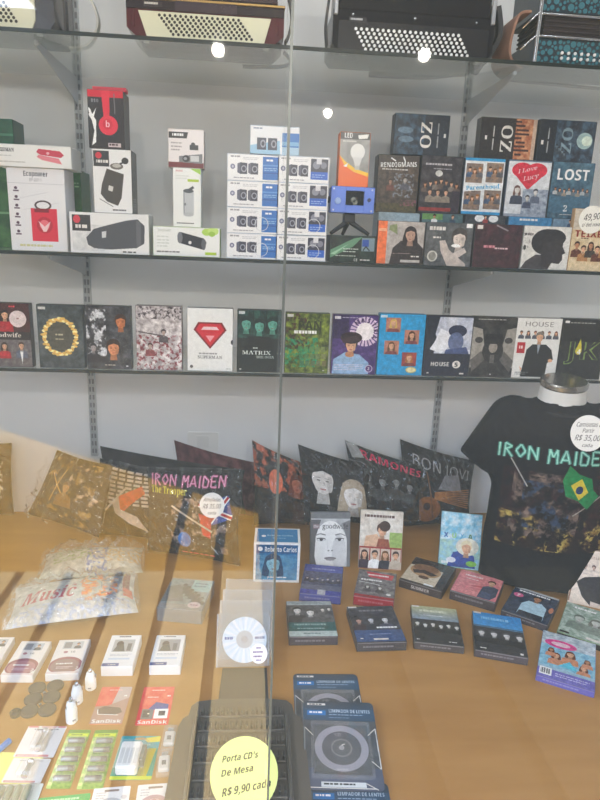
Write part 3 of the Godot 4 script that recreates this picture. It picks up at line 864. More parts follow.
	for k in 3:
		s = cover("o%d" % k, [col(30, 38, 50), col(38, 32, 32), col(22, 26, 36)][k])
		if k == 0:
			s.n(0, 0, 0.55, 1, col(24, 36, 50), col(58, 84, 106), 0.03, 60); s.e(0.2, 0.4, 0.14, 0.08, col(92, 116, 136)); s.e(0.22, 0.62, 0.14, 0.08, col(92, 116, 136)); s.t("OZ", 0.58, 0.5, 0.3, PALE, "eb", -90, 0.74); s.r(0.792, 0.200, 0.021, 0.270, col(150, 150, 152)); s.r(0.792, 0.512, 0.021, 0.288, col(150, 150, 152)); s.r(0.91, 0.45, 0.04, 0.1, PALE)
		elif k == 1:
			s.n(0.62, 0, 0.38, 1, col(150, 82, 52), col(206, 150, 110), 0.04, 62)
			for j in 9: s.r(0.6 + 0.02 * (j % 3), 0.05 + 0.1 * j, 0.12 + 0.05 * (j % 4), 0.05, col(60, 34, 30))
			s.r(0.93, 0, 0.07, 1, col(190, 164, 144)); s.t("OZ", 0.47, 0.5, 0.3, PALE, "eb", 90, 0.74); s.r(0.222, 0.200, 0.021, 0.270, col(176, 172, 170)); s.r(0.222, 0.512, 0.021, 0.288, col(176, 172, 170)); s.r(0.08, 0.45, 0.04, 0.1, PALE)
		else:
			s.n(0.3, 0, 0.7, 1, col(24, 32, 46), col(72, 96, 116), 0.025, 64); s.e(0.82, 0.47, 0.14, 0.2, col(150, 176, 176)); s.e(0.86, 0.47, 0.09, 0.12, col(206, 220, 206)); s.t("OZ", 0.5, 0.48, 0.28, col(120, 142, 154), "eb", 90, 0.7); s.r(0.162, 0.200, 0.021, 0.270, col(150, 152, 156)); s.r(0.162, 0.512, 0.021, 0.288, col(150, 152, 156)); s.r(0.05, 0.5, 0.04, 0.1, PALE)
			for j in 4: s.bust(0.34 + 0.05 * j, 0.62 + 0.06 * j, 0.07, col(96, 112, 124), col(26, 30, 38), col(44, 54, 66))
		store("o%d" % k, s)
	for k in 5:
		s = cover("r%d" % k, [col(158, 178, 190), col(78, 106, 112), col(60, 64, 72), col(62, 132, 180), col(120, 150, 176)][k], 900)
		if k == 1: s.r(0, 0, 0.5, 0.12, col(104, 150, 84)); s.bust(0.3, 0.05, 0.07, SKIN2, INK, WHITE); s.bust(0.75, 0.05, 0.07, SKIN, col(70, 50, 40), col(60, 80, 100))
		if k == 2: s.e(0.35, 0.06, 0.12, 0.07, WHITE); s.e(0.7, 0.06, 0.12, 0.07, WHITE); s.bust(0.5, 0.03, 0.06, SKIN, INK, col(150, 60, 60))
		if k == 3: s.lines(0.250, 0.030, 0.500, 1, 0.102, WHITE, 19)
		if k == 4: s.bust(0.4, 0.04, 0.06, SKIN, col(80, 60, 50), col(76, 92, 120)); s.bust(0.7, 0.04, 0.06, SKIN2, INK, col(60, 70, 90))
		s.lines(0.1, 0.3, 0.8, 8, 0.06, col(120, 140, 150), k)
		store("r%d" % k, s)
	s = cover("f0", col(176, 168, 164))
	s.n(0.22, 0, 0.78, 1, col(164, 156, 150), col(190, 182, 178), 0.02, 66); s.r(0, 0, 0.2, 1, col(232, 116, 66)); s.r(0.02, 0.17, 0.16, 0.07, col(240, 170, 130)); s.p([0.25, 0.1, 0.4, 0.06, 0.42, 0.3, 0.24, 0.2], col(130, 140, 96))
	s.p([0.28, 1, 0.34, 0.62, 0.5, 0.45, 0.84, 0.45, 1, 0.62, 1, 1], col(52, 44, 44)); s.head(0.7, 0.3, 0.32, col(190, 152, 132), col(34, 26, 28), true); s.l(0.35, 0.75, 0.75, 0.74, 0.012, col(150, 130, 126)); s.r(0.52, 0.89, 0.42, 0.06, col(190, 184, 180)); s.lines(0.744, 0.790, 0.192, 1, 0.068, PALE, 20)
	store("f0", s)
	s = cover("f1", col(84, 86, 88))
	s.n(0, 0, 1, 1, col(70, 72, 75), col(98, 100, 102), 0.02, 68); s.p([0.5, 1, 0.34, 0.66, 0.3, 0.42, 0.42, 0.4, 0.52, 0.62, 0.9, 0.94, 0.9, 1], col(190, 178, 172)); s.head(0.72, 0.36, 0.42, col(214, 200, 192), col(70, 64, 62)); s.e(0.66, 0.52, 0.1, 0.04, WHITE); s.p([0.6, 0.7, 0.84, 0.56, 0.9, 0.66, 0.68, 0.84], col(196, 184, 178))
	s.lines(0.070, 0.090, 0.420, 1, 0.204, PALE, 21); s.lines(0.155, 0.325, 0.210, 1, 0.085, PALE, 22); s.e(0.17, 0.78, 0.11, 0.13, col(196, 194, 186)); s.e(0.17, 0.78, 0.08, 0.095, col(130, 128, 122)); s.r(0.85, 0, 0.13, 0.1, WHITE)
	store("f1", s)
	s = cover("f2", col(58, 36, 42))
	s.n(0, 0, 1, 1, col(46, 30, 36), col(76, 40, 48), 0.02, 70); s.lines(0.210, 0.485, 0.300, 1, 0.153, col(200, 130, 140), 23); s.lines(0.450, 0.533, 0.340, 1, 0.093, col(220, 190, 192), 24); s.r(0.04, 0.03, 0.12, 0.09, PALE); s.l(0.44, 0.02, 0.7, 0.14, 0.03, col(140, 128, 132))
	store("f2", s)
	s = cover("f3", col(214, 212, 208))
	s.p([0, 1, 0.1, 0.82, 0.3, 0.66, 0.56, 0.66, 0.62, 0.9, 0.6, 1], col(66, 62, 66))
	s.e(0.5, 0.36, 0.32, 0.3, col(40, 38, 42)); s.e(0.62, 0.26, 0.28, 0.2, col(40, 38, 42)); s.p([0.45, 0.4, 0.86, 0.28, 0.86, 0.46, 0.93, 0.6, 0.87, 0.64, 0.88, 0.76, 0.82, 0.86, 0.66, 0.84, 0.6, 0.98, 0.44, 0.9, 0.4, 0.6], col(50, 46, 50))
	s.lines(0.020, 0.165, 0.240, 1, 0.119, col(90, 86, 88), 25); s.e(0.05, 0.5, 0.03, 0.06, col(60, 60, 60)); s.n(0, 0.15, 0.2, 0.4, col(140, 140, 140), col(110, 110, 110), 0.1, 72, 0.3)
	store("f3", s)
	s = cover("f4", col(206, 184, 148))
	s.n(0, 0, 1, 1, col(196, 170, 130), col(222, 204, 172), 0.02, 74); s.r(0, 0, 1, 0.33, col(196, 184, 168)); s.p([0.3, 0.3, 0.45, 0.05, 0.8, 0.02, 0.8, 0.3], col(60, 52, 46)); s.t("TEIXEIRA", 0.54, 0.4, 0.1, col(130, 34, 26), "sb", 0, 1.0)
	for k in 6: s.bust(0.14 + 0.15 * k, 0.58 + 0.06 * (k % 2), 0.1, SKIN if k % 2 else SKIN2, col(60, 36, 26), [col(96, 50, 36), col(170, 120, 76), col(60, 50, 44)][k % 3], k % 3 == 2)
	s.r(0, 0.9, 1, 0.1, col(214, 194, 160)); s.lines(0.2, 0.46, 0.2, 1, 0.04, col(90, 60, 50), 3)
	store("f4", s)
	s = sheet(0.09, 0.09, 1400, col(238, 236, 228))
	s.t("49,90", 0.5, 0.4, 0.22, INK, "s", -8, 0.66, 0.25); s.t("c/ dvd nova", 0.5, 0.68, 0.13, INK, "s", -4, 0.72, 0.25)
	store("price_album", s)

func paint_cartons():
	var s: Sheet
	s = cover("adman", col(226, 226, 224))
	s.t("XDMAN", 0.17, 0.25, 0.16, col(50, 50, 54), "eb", 0, 0.2); s.lines(0.06, 0.5, 0.2, 1, 0.08, col(170, 170, 170), 2); s.lines(0.06, 0.76, 0.42, 1, 0.1, col(180, 178, 174), 3); s.p([0.58, 0.15, 0.86, 0.22, 0.91, 0.4, 0.87, 0.52, 0.6, 0.42, 0.55, 0.3], col(196, 66, 84)); s.p([0.58, 0.42, 0.84, 0.56, 0.88, 0.82, 0.62, 0.66, 0.55, 0.52], col(222, 130, 140)); s.e(0.7, 0.34, 0.02, 0.06, col(226, 170, 178))
	store("adman", s)
	s = cover("eco", col(226, 226, 230))
	s.r(0, 0.18, 1, 0.006, col(170, 172, 180)); s.t("Ecopower", 0.5, 0.07, 0.055, col(70, 72, 80), "sb", 0, 0.46); s.t("EP-2211", 0.5, 0.14, 0.03, col(120, 120, 130), "s", 0, 0.26)
	for k in 6: s.e(0.14, 0.24 + 0.105 * k, 0.028, 0.018, col(80, 60, 80)); s.r(0.09, 0.265 + 0.105 * k, 0.1, 0.018, col(90, 70, 92))
	s.l(0.2, 0.36, 0.7, 0.28, 0.012, col(206, 206, 212)); s.l(0.25, 0.5, 0.9, 0.4, 0.012, col(206, 206, 212))
	s.e(0.6, 0.44, 0.15, 0.06, col(70, 56, 60)); s.e(0.6, 0.44, 0.115, 0.042, col(226, 226, 230)); s.r(0.38, 0.48, 0.46, 0.4, col(214, 44, 68)); s.r(0.44, 0.48, 0.26, 0.045, col(130, 30, 44)); s.e(0.61, 0.68, 0.14, 0.1, col(180, 34, 54)); s.e(0.61, 0.68, 0.09, 0.065, col(226, 110, 120)); s.p([0.5, 0.63, 0.61, 0.7, 0.72, 0.63, 0.64, 0.76, 0.58, 0.76], col(236, 200, 204))
	s.lines(0.145, 0.922, 0.750, 1, 0.060, col(200, 196, 140), 26)
	store("eco", s)
	s = cover("spk_wide", col(226, 226, 226))
	s.n(0.03, 0.3, 0.4, 0.65, col(196, 198, 200), col(226, 226, 226), 0.03, 80); s.r(0.03, 0.06, 0.23, 0.4, col(64, 62, 64)); s.e(0.09, 0.17, 0.045, 0.1, col(206, 66, 78)); s.lines(0.070, 0.300, 0.160, 1, 0.204, PALE, 27)
	s.p([0.2, 0.62, 0.3, 0.4, 0.5, 0.28, 0.72, 0.16, 0.86, 0.12, 0.95, 0.28, 0.94, 0.72, 0.84, 0.84, 0.5, 0.9, 0.3, 0.88, 0.22, 0.8], col(78, 80, 86)); s.p([0.84, 0.14, 0.9, 0.2, 0.9, 0.74, 0.84, 0.82], col(96, 98, 104)); s.p([0.4, 0.46, 0.46, 0.44, 0.45, 0.6, 0.4, 0.62], col(206, 206, 208)); s.lines(0.66, 0.93, 0.2, 1, 0.08, col(60, 60, 60), 5)
	store("spk_wide", s)
	s = cover("spk_tall", col(228, 228, 228))
	s.r(0.03, 0.03, 0.4, 0.24, col(62, 60, 62)); s.e(0.16, 0.1, 0.08, 0.05, col(206, 56, 68)); s.lines(0.100, 0.170, 0.300, 1, 0.102, PALE, 28); s.p([0.36, 0.3, 0.8, 0.38, 0.72, 0.76, 0.62, 0.88, 0.34, 0.82, 0.18, 0.7, 0.22, 0.55], col(74, 70, 66)); s.e(0.62, 0.26, 0.17, 0.05, col(110, 104, 100)); s.e(0.62, 0.25, 0.11, 0.03, col(180, 176, 170)); s.e(0.84, 0.17, 0.09, 0.05, col(60, 58, 58)); s.l(0.7, 0.22, 0.78, 0.2, 0.04, col(60, 58, 58)); s.p([0.4, 0.56, 0.52, 0.58, 0.49, 0.66, 0.38, 0.64], col(206, 204, 200)); s.l(0.15, 0.78, 0.5, 0.9, 0.02, col(120, 120, 120)); s.lines(0.48, 0.94, 0.4, 1, 0.05, col(70, 70, 70), 6)
	store("spk_tall", s)
	s = sheet(0.085, 0.178, 900, col(62, 62, 64))
	s.e(0.5, 0.4, 0.2, 0.1, col(92, 92, 96)); s.e(0.5, 0.4, 0.1, 0.05, col(40, 40, 42)); s.lines(0.2, 0.75, 0.6, 5, 0.04, col(130, 130, 132), 8)
	store("spk_tall_side", s)
	s = cover("headph", col(48, 44, 46))
	s.r(0, 0, 1, 0.12, col(206, 34, 54)); s.p([0.38, 0, 0.62, 0, 0.6, 0.5, 0.44, 0.5], col(220, 46, 66)); s.e(0.56, 0.6, 0.27, 0.17, col(222, 50, 72)); s.e(0.54, 0.58, 0.14, 0.09, col(206, 40, 60)); s.t("b", 0.54, 0.58, 0.11, col(240, 190, 196)); s.p([0, 0.42, 0.1, 0.4, 0.22, 0.52, 0.2, 0.9, 0.08, 0.96, 0.16, 0.7, 0.1, 0.52], WHITE); s.p([0, 0.3, 0.06, 0.32, 0.12, 0.42, 0.24, 0.3, 0.16, 0.46, 0.04, 0.44], WHITE); s.t("B10", 0.2, 0.19, 0.06, col(150, 146, 148)); s.r(0.54, 0.9, 0.36, 0.07, col(196, 180, 182)); s.lines(0.570, 0.913, 0.300, 1, 0.076, col(60, 40, 44), 29); s.l(0.74, 0.05, 0.76, 0.4, 0.03, col(110, 104, 106))
	store("headph", s)
	s = cover("spk_low", col(230, 232, 230))
	s.t("Ecopower", 0.17, 0.12, 0.09, col(170, 176, 168), "s", 0, 0.22); s.lines(0.06, 0.32, 0.18, 4, 0.11, col(200, 204, 200), 3); s.lines(0.05, 0.84, 0.4, 1, 0.12, col(90, 90, 90), 4); s.p([0.4, 0.16, 0.76, 0.36, 0.8, 0.5, 0.76, 0.76, 0.4, 0.55, 0.37, 0.36], col(44, 46, 54)); s.e(0.4, 0.36, 0.04, 0.2, col(110, 112, 118)); s.e(0.755, 0.56, 0.035, 0.2, col(90, 92, 98)); s.e(0.55, 0.52, 0.025, 0.06, PALE); s.e(0.8, 0.14, 0.07, 0.12, col(170, 206, 90)); s.e(0.9, 0.1, 0.08, 0.14, col(190, 220, 120)); s.e(0.88, 0.2, 0.05, 0.09, col(150, 190, 76)); s.r(0.78, 0.84, 0.17, 0.09, col(166, 196, 60))
	store("spk_low", s)
	s = cover("spk_bottle", col(230, 232, 230))
	s.p([0.6, 0, 1, 0, 1, 0.1], col(160, 206, 90)); s.r(0.52, 0.18, 0.4, 0.045, col(170, 196, 60)); s.lines(0.100, 0.028, 0.300, 1, 0.076, col(214, 170, 170), 30); s.lines(0.1, 0.12, 0.5, 2, 0.04, col(206, 210, 206), 3); s.r(0.36, 0.38, 0.38, 0.4, col(186, 190, 194)); s.e(0.55, 0.78, 0.19, 0.04, col(176, 180, 184)); s.e(0.55, 0.38, 0.19, 0.035, col(80, 86, 90)); s.l(0.55, 0.37, 0.74, 0.31, 0.09, col(70, 76, 80)); s.r(0.36, 0.4, 0.05, 0.37, col(150, 154, 158)); s.e(0.43, 0.61, 0.04, 0.025, col(120, 124, 128)); s.lines(0.12, 0.93, 0.76, 1, 0.05, col(80, 80, 84), 5)
	store("spk_bottle", s)
	s = cover("adapter", col(226, 220, 220))
	s.r(0, 0.86, 1, 0.14, col(110, 46, 50)); s.p([0.02, 0.08, 0.56, 0.08, 0.52, 0.24, 0.02, 0.24], col(50, 48, 50)); s.lines(0.120, 0.115, 0.360, 1, 0.153, WHITE, 31); s.lines(0.08, 0.34, 0.3, 3, 0.09, col(160, 156, 156), 3); s.r(0.6, 0.4, 0.24, 0.13, col(60, 60, 62)); s.e(0.7, 0.4, 0.06, 0.07, col(60, 60, 62)); s.p([0.3, 0.7, 0.96, 0.62, 0.96, 0.88, 0.3, 0.86], col(120, 122, 126)); s.e(0.5, 0.76, 0.1, 0.09, col(50, 50, 52)); s.e(0.48, 0.76, 0.05, 0.045, col(150, 150, 154)); s.r(0.62, 0.68, 0.24, 0.15, col(196, 198, 200))
	store("adapter", s)
	# the desktop speaker cartons: blue picture panel, dark picture panel
	for kk in 4:
		var k := kk % 2
		s = sheet(0.154, 0.075, 1300, col(232, 232, 234))
		s.lines(0.060, 0.060, 0.200, 1, 0.136, col(150, 150, 156), 32); s.lines(0.3, 0.1, 0.3, 2, 0.07, col(190, 190, 196), 3); s.e(0.1, 0.48, 0.045, 0.1, col(110, 112, 140)); s.e(0.1, 0.48, 0.022, 0.05, col(190, 190, 206))
		for q in [[0.19, 0.0], [0.4, 0.03]]:
			s.p([q[0], 0.36, q[0] + 0.06, 0.31, q[0] + 0.19, 0.33, q[0] + 0.19, 0.72, q[0] + 0.06, 0.76, q[0], 0.7], col(92, 94, 112)); s.r(q[0] + 0.055, 0.33, 0.135, 0.42, col(66, 68, 82)); s.e(q[0] + 0.125, 0.55, 0.055, 0.13, col(150, 152, 166)); s.e(q[0] + 0.125, 0.55, 0.035, 0.085, col(60, 60, 76))
		if k == 0:
			s.r(0.68, 0.06, 0.31, 0.88, col(52, 110, 184)); s.r(0.68, 0.36, 0.31, 0.05, col(96, 150, 210)); s.r(0.68, 0.66, 0.31, 0.04, col(36, 84, 150)); s.lines(0.750, 0.150, 0.160, 1, 0.170, WHITE, 33); s.lines(0.71, 0.48, 0.25, 2, 0.08, col(150, 190, 226), 6)
		else:
			s.r(0.64, 0.06, 0.34, 0.5, col(60, 62, 78)); s.r(0.64, 0.56, 0.34, 0.3, col(48, 96, 190)); s.e(0.75, 0.3, 0.07, 0.15, col(130, 132, 146)); s.e(0.89, 0.3, 0.06, 0.13, col(120, 122, 138)); s.lines(0.67, 0.66, 0.25, 2, 0.08, col(150, 180, 230), 7); s.r(0.75, 0.06, 0.1, 0.2, col(206, 206, 212))
		s.lines(0.12, 0.88, 0.5, 1, 0.09, col(150, 152, 160), 9)
		if kk > 1:
			# clear round seal
			for j in 28:
				var a := TAU * j / 28.0
				var b := TAU * (j + 1) / 28.0
				var c := Vector2(0.68 if k == 0 else 0.74, 0.62)
				s.l(c.x + cos(a) * 0.13, c.y + sin(a) * 0.27, c.x + cos(b) * 0.13, c.y + sin(b) * 0.27, 0.012, col(206, 208, 214))
		store("speaker_carton_%d" % kk, s)
	s = cover("mtop", col(226, 228, 232))
	s.lines(0.060, 0.060, 0.200, 1, 0.136, col(130, 140, 160), 34); s.p([0, 0.7, 0.6, 0.5, 0.62, 1, 0, 1], col(150, 190, 220)); s.r(0.65, 0.22, 0.35, 0.5, col(62, 120, 190)); s.r(0.65, 0.52, 0.35, 0.14, col(130, 180, 220)); s.r(0.65, 0.72, 0.35, 0.28, col(170, 200, 224))
	for q in [0.14, 0.36]: s.r(q, 0.42, 0.19, 0.42, col(66, 70, 88)); s.e(q + 0.12, 0.63, 0.055, 0.14, col(150, 154, 170)); s.e(q + 0.12, 0.63, 0.03, 0.08, col(60, 60, 76))
	store("mtop", s)
	s = cover("led", col(150, 150, 148))
	s.n(0, 0, 1, 1, col(134, 134, 132), col(160, 160, 158), 0.02, 84); s.r(0, 0, 1, 0.13, col(70, 70, 70)); s.t("LED", 0.28, 0.065, 0.08, WHITE, "sb", 0, 0.34); s.p([0.58, 0.05, 0.95, 0.02, 0.9, 0.1, 0.62, 0.12], col(226, 226, 222)); s.lines(0.1, 0.155, 0.5, 1, 0.04, PALE, 4)
	s.p([0, 0.42, 0.2, 0.55, 0.5, 0.66, 1, 0.73, 1, 1, 0, 1], col(230, 104, 40)); s.p([0, 0.42, 0.2, 0.53, 0.55, 0.66, 1, 0.73, 1, 0.8, 0.5, 0.72, 0.18, 0.6], col(240, 190, 40)); s.e(0.6, 0.35, 0.24, 0.15, col(222, 222, 220)); s.p([0.44, 0.45, 0.76, 0.45, 0.68, 0.62, 0.54, 0.62], col(206, 206, 206)); s.r(0.53, 0.6, 0.16, 0.08, col(180, 180, 180)); s.p([0.14, 0.62, 0.3, 0.56, 0.26, 0.64], WHITE)
	store("led", s)
	s = cover("laserbox", col(34, 44, 40))
	s.n(0, 0, 1, 1, col(26, 32, 30), col(46, 62, 54), 0.03, 86); s.p([0, 0.55, 0.5, 0.1, 0.7, 0.02, 0.5, 0.4, 0, 0.85], col(96, 140, 110)); s.p([0, 0.7, 0.4, 0.3, 0.1, 0.72], col(150, 190, 160)); s.r(0.68, 0.06, 0.28, 0.5, col(120, 140, 150)); s.r(0.7, 0.12, 0.14, 0.26, col(50, 80, 160)); s.l(0.78, 0.38, 0.72, 0.54, 0.02, INK); s.l(0.78, 0.38, 0.86, 0.54, 0.02, INK); s.lines(0.28, 0.48, 0.34, 2, 0.09, col(190, 200, 190), 3); s.lines(0.12, 0.74, 0.5, 1, 0.09, col(170, 180, 170), 4); s.t("CE", 0.57, 0.9, 0.1, PALE); s.lines(0.66, 0.88, 0.24, 1, 0.08, PALE, 6)
	store("laserbox", s)
	s = cover("green_low", col(46, 96, 56), 700)
	s.n(0, 0, 1, 1, col(40, 84, 48), col(70, 122, 66), 0.015, 88); s.r(0, 0.55, 1, 0.03, col(110, 160, 110)); s.lines(0.8, 0.15, 0.18, 2, 0.04, col(150, 190, 140), 2)
	store("green_low", s)
	s = cover("green_up", col(28, 84, 62), 700)
	s.n(0, 0, 1, 1, col(24, 72, 54), col(44, 104, 76), 0.02, 89); s.r(0, 0.3, 1, 0.05, col(70, 130, 100))
	store("green_up", s)

func paint_counter():
	var s: Sheet
	s = cover("v1", col(70, 76, 150), 1100, true)
	s.n(0, 0.25, 1, 0.5, col(54, 56, 84), col(84, 88, 120), 0.04, 100); s.lines(0.200, 0.130, 0.700, 1, 0.102, col(130, 136, 190), 35)
	for k in 7: s.bust(0.12 + 0.13 * k, 0.48 + 0.03 * (k % 2), 0.06, col(170, 160, 170), col(36, 34, 50), col(40, 40, 60), k % 3 == 0)
	s.r(0, 0.7, 1, 0.16, col(92, 96, 120)); s.r(0, 0.86, 1, 0.14, col(64, 68, 150)); s.r(0.42, 0.84, 0.2, 0.16, col(170, 170, 184))
	store("v1", s)
	s = cover("v2", col(110, 104, 106), 1100, true)
	s.n(0, 0, 1, 0.88, col(84, 80, 84), col(140, 134, 134), 0.04, 102); s.p([0.2, 0.06, 0.94, 0.1, 0.9, 0.3, 0.3, 0.26], col(190, 60, 76)); s.lines(0.260, 0.145, 0.640, 1, 0.119, WHITE, 36); s.lines(0.100, 0.345, 0.600, 1, 0.119, WHITE, 37)
	s.l(0.05, 0.46, 0.6, 0.52, 0.02, WHITE); s.bust(0.3, 0.62, 0.09, PALE, col(60, 54, 56), col(80, 76, 80), true); s.bust(0.62, 0.62, 0.09, PALE, col(90, 80, 76), col(70, 66, 70), true); s.e(0.85, 0.82, 0.06, 0.04, PALE); s.r(0, 0.92, 1, 0.08, col(150, 34, 44))
	store("v2", s)
	s = cover("v3", col(96, 96, 98), 1100, true)
	s.r(0, 0, 1, 0.14, col(150, 160, 164)); s.lines(0.1, 0.05, 0.8, 1, 0.04, col(110, 116, 120), 3); s.n(0, 0.13, 1, 0.5, col(66, 66, 70), col(96, 96, 98), 0.03, 104); s.bust(0.22, 0.28, 0.17, PALE, col(44, 42, 44), col(50, 50, 54)); s.bust(0.5, 0.34, 0.17, col(222, 220, 216), col(70, 68, 68), col(76, 76, 80)); s.bust(0.78, 0.26, 0.09, PALE, col(50, 50, 52), col(90, 90, 92)); s.bust(0.92, 0.24, 0.08, PALE, col(50, 50, 52), col(60, 60, 62))
	s.r(0, 0.62, 1, 0.24, col(36, 84, 84)); s.lines(0.130, 0.657, 0.780, 1, 0.111, col(140, 176, 172), 38); s.lines(0.18, 0.78, 0.7, 1, 0.05, col(150, 180, 176), 4); s.r(0, 0.86, 1, 0.14, col(176, 190, 188)); s.lines(0.3, 0.91, 0.4, 1, 0.05, col(90, 110, 110), 6)
	store("v3", s)
	s = cover("v4", col(52, 52, 60), 1100, true)
	s.n(0, 0, 1, 1, col(40, 40, 48), col(66, 66, 76), 0.03, 106); s.r(0.02, 0, 0.18, 0.045, PALE); s.lines(0.230, 0.105, 0.660, 1, 0.119, col(120, 116, 124), 39); s.bust(0.16, 0.42, 0.12, col(190, 150, 140), col(44, 34, 34), col(60, 46, 50)); s.bust(0.42, 0.4, 0.13, col(190, 190, 200), col(40, 40, 48), col(52, 52, 62)); s.bust(0.72, 0.4, 0.14, col(214, 212, 214), col(56, 50, 50), col(70, 72, 90)); s.lines(0.490, 0.593, 0.500, 1, 0.093, WHITE, 40)
	s.r(0, 0.68, 1, 0.3, col(62, 82, 124)); s.lines(0.3, 0.78, 0.5, 1, 0.04, col(150, 160, 190), 4); s.r(0.35, 0.9, 0.3, 0.04, PALE); s.lines(0.088, 0.883, 0.063, 1, 0.060, PALE, 41)
	store("v4", s)
	s = cover("v5", col(52, 40, 36), 1100, true)
	s.n(0, 0, 1, 0.4, col(40, 30, 28), col(66, 52, 48), 0.03, 108); s.r(0, 0.32, 0.8, 0.62, col(206, 190, 166)); s.e(0.42, 0.45, 0.36, 0.24, col(176, 136, 100)); s.e(0.4, 0.36, 0.3, 0.16, col(130, 92, 66)); s.p([0.12, 0.5, 0.4, 0.42, 0.72, 0.5, 0.6, 0.6, 0.4, 0.55, 0.2, 0.62], col(60, 42, 34)); s.e(0.46, 0.7, 0.12, 0.06, col(90, 60, 46)); s.r(0.8, 0, 0.2, 1, col(58, 48, 48)); s.r(0.55, 0.9, 0.22, 0.05, WHITE)
	store("v5", s)
	s = cover("v6", col(214, 128, 132), 1100, true)
	s.n(0, 0, 1, 1, col(206, 116, 122), col(222, 140, 142), 0.02, 110); s.lines(0.150, 0.135, 0.500, 1, 0.153, col(236, 206, 200), 42); s.lines(0.2, 0.3, 0.3, 1, 0.05, col(236, 206, 200), 3); s.p([0.58, 0.98, 0.62, 0.5, 0.78, 0.38, 0.96, 0.46, 0.96, 0.8, 0.86, 0.98], col(58, 66, 90)); s.head(0.78, 0.28, 0.18, SKIN, col(60, 44, 40)); s.p([0.6, 0.98, 0.64, 0.7, 0.84, 0.7, 0.86, 0.98], col(70, 80, 110)); s.p([0.3, 0.6, 0.6, 0.5, 0.62, 0.58], col(190, 90, 96))
	store("v6", s)
	s = cover("v7", col(44, 44, 46), 1100, true)
	s.grad(0, 0, 1, 0.4, col(176, 176, 136), col(126, 140, 160)); s.lines(0.170, 0.100, 0.700, 1, 0.136, col(206, 206, 180), 43); s.lines(0.25, 0.25, 0.5, 1, 0.05, col(200, 206, 210), 3); s.r(0, 0.38, 1, 0.62, col(46, 46, 48))
	for k in 6: s.bust(0.1 + 0.165 * k, 0.5 + 0.03 * (k % 2), 0.09, col(216, 214, 210), col(60, 60, 62), col(34, 34, 36))
	s.lines(0.049, 0.913, 0.063, 1, 0.060, PALE, 44); s.lines(0.7, 0.92, 0.2, 1, 0.03, PALE, 5); s.r(0.02, 0, 0.16, 0.04, PALE)
	store("v7", s)
	s = cover("v8", col(50, 50, 54), 1100, true)
	s.grad(0, 0, 1, 0.36, col(40, 130, 196), col(66, 146, 206)); s.lines(0.170, 0.115, 0.700, 1, 0.153, col(120, 186, 226), 45); s.r(0, 0.36, 1, 0.06, col(70, 110, 140)); s.r(0, 0.4, 1, 0.6, col(50, 50, 54))
	for k in 4: s.bust(0.15 + 0.25 * k, 0.55, 0.12, col(214, 212, 212), col(80, 80, 84), col(34, 34, 38))
	s.lines(0.1, 0.92, 0.15, 1, 0.04, PALE, 5); s.r(0.02, 0, 0.16, 0.045, PALE); s.r(0.86, 0.92, 0.06, 0.04, PALE)
	store("v8", s)
	s = cover("v9", col(40, 52, 76), 1100, true)
	s.n(0, 0, 1, 1, col(30, 42, 64), col(54, 68, 92), 0.03, 112); s.r(0, 0, 1, 0.06, col(190, 190, 190)); s.lines(0.130, 0.095, 0.840, 1, 0.119, WHITE, 46); s.e(0.16, 0.3, 0.11, 0.08, col(206, 96, 140)); s.t("7", 0.16, 0.3, 0.09, WHITE); s.p([0.3, 0.98, 0.3, 0.55, 0.42, 0.4, 0.7, 0.38, 0.84, 0.5, 0.86, 0.98], col(176, 206, 222)); s.head(0.58, 0.26, 0.18, SKIN2, col(50, 40, 38)); s.p([0.3, 0.98, 0.32, 0.8, 0.84, 0.8, 0.86, 0.98], col(40, 46, 60)); s.e(0.94, 0.5, 0.05, 0.1, col(190, 120, 90))
	store("v9", s)
	s = cover("v10", col(130, 170, 196), 1100, true)
	s.n(0, 0, 1, 0.35, col(150, 166, 180), col(206, 214, 222), 0.03, 114); s.n(0, 0.3, 1, 0.5, col(110, 166, 196), col(150, 196, 214), 0.04, 115); s.e(0.36, 0.24, 0.3, 0.09, col(214, 70, 140)); s.e(0.36, 0.24, 0.18, 0.045, col(226, 190, 206))
	for q in [[0.3, 0.5, 0.1], [0.55, 0.4, 0.11], [0.2, 0.4, 0.07], [0.8, 0.62, 0.09], [0.86, 0.46, 0.07]]: s.bust(q[0], q[1], q[2], SKIN if q[2] > 0.08 else SKIN2, col(90, 46, 30), col(196, 132, 100), true)
	s.p([0.35, 0.7, 0.55, 0.56, 0.7, 0.72], col(90, 190, 214)); s.r(0, 0.76, 1, 0.08, col(150, 180, 200)); s.r(0, 0.82, 1, 0.18, col(110, 104, 180)); s.r(0.04, 0.8, 0.22, 0.15, WHITE)
	for k in 9: s.r(0.06 + 0.02 * k, 0.82, 0.008 + 0.004 * (k % 2), 0.1, INK)
	s.lines(0.32, 0.87, 0.6, 2, 0.04, col(190, 186, 226), 5)
	store("v10", s)
	s = cover("v11", col(150, 170, 158), 1100, true)
	s.n(0, 0, 1, 1, col(124, 146, 132), col(186, 200, 190), 0.03, 117); s.bust(0.36, 0.42, 0.18, col(190, 196, 188), col(96, 110, 100), col(110, 126, 116)); s.bust(0.72, 0.42, 0.18, col(196, 200, 194), col(110, 116, 106), col(120, 134, 126), true); s.lines(0.200, 0.085, 0.600, 1, 0.119, WHITE, 47); s.r(0.04, 0.92, 0.2, 0.05, INK); s.r(0.6, 0.9, 0.3, 0.06, PALE)
	store("v11", s)
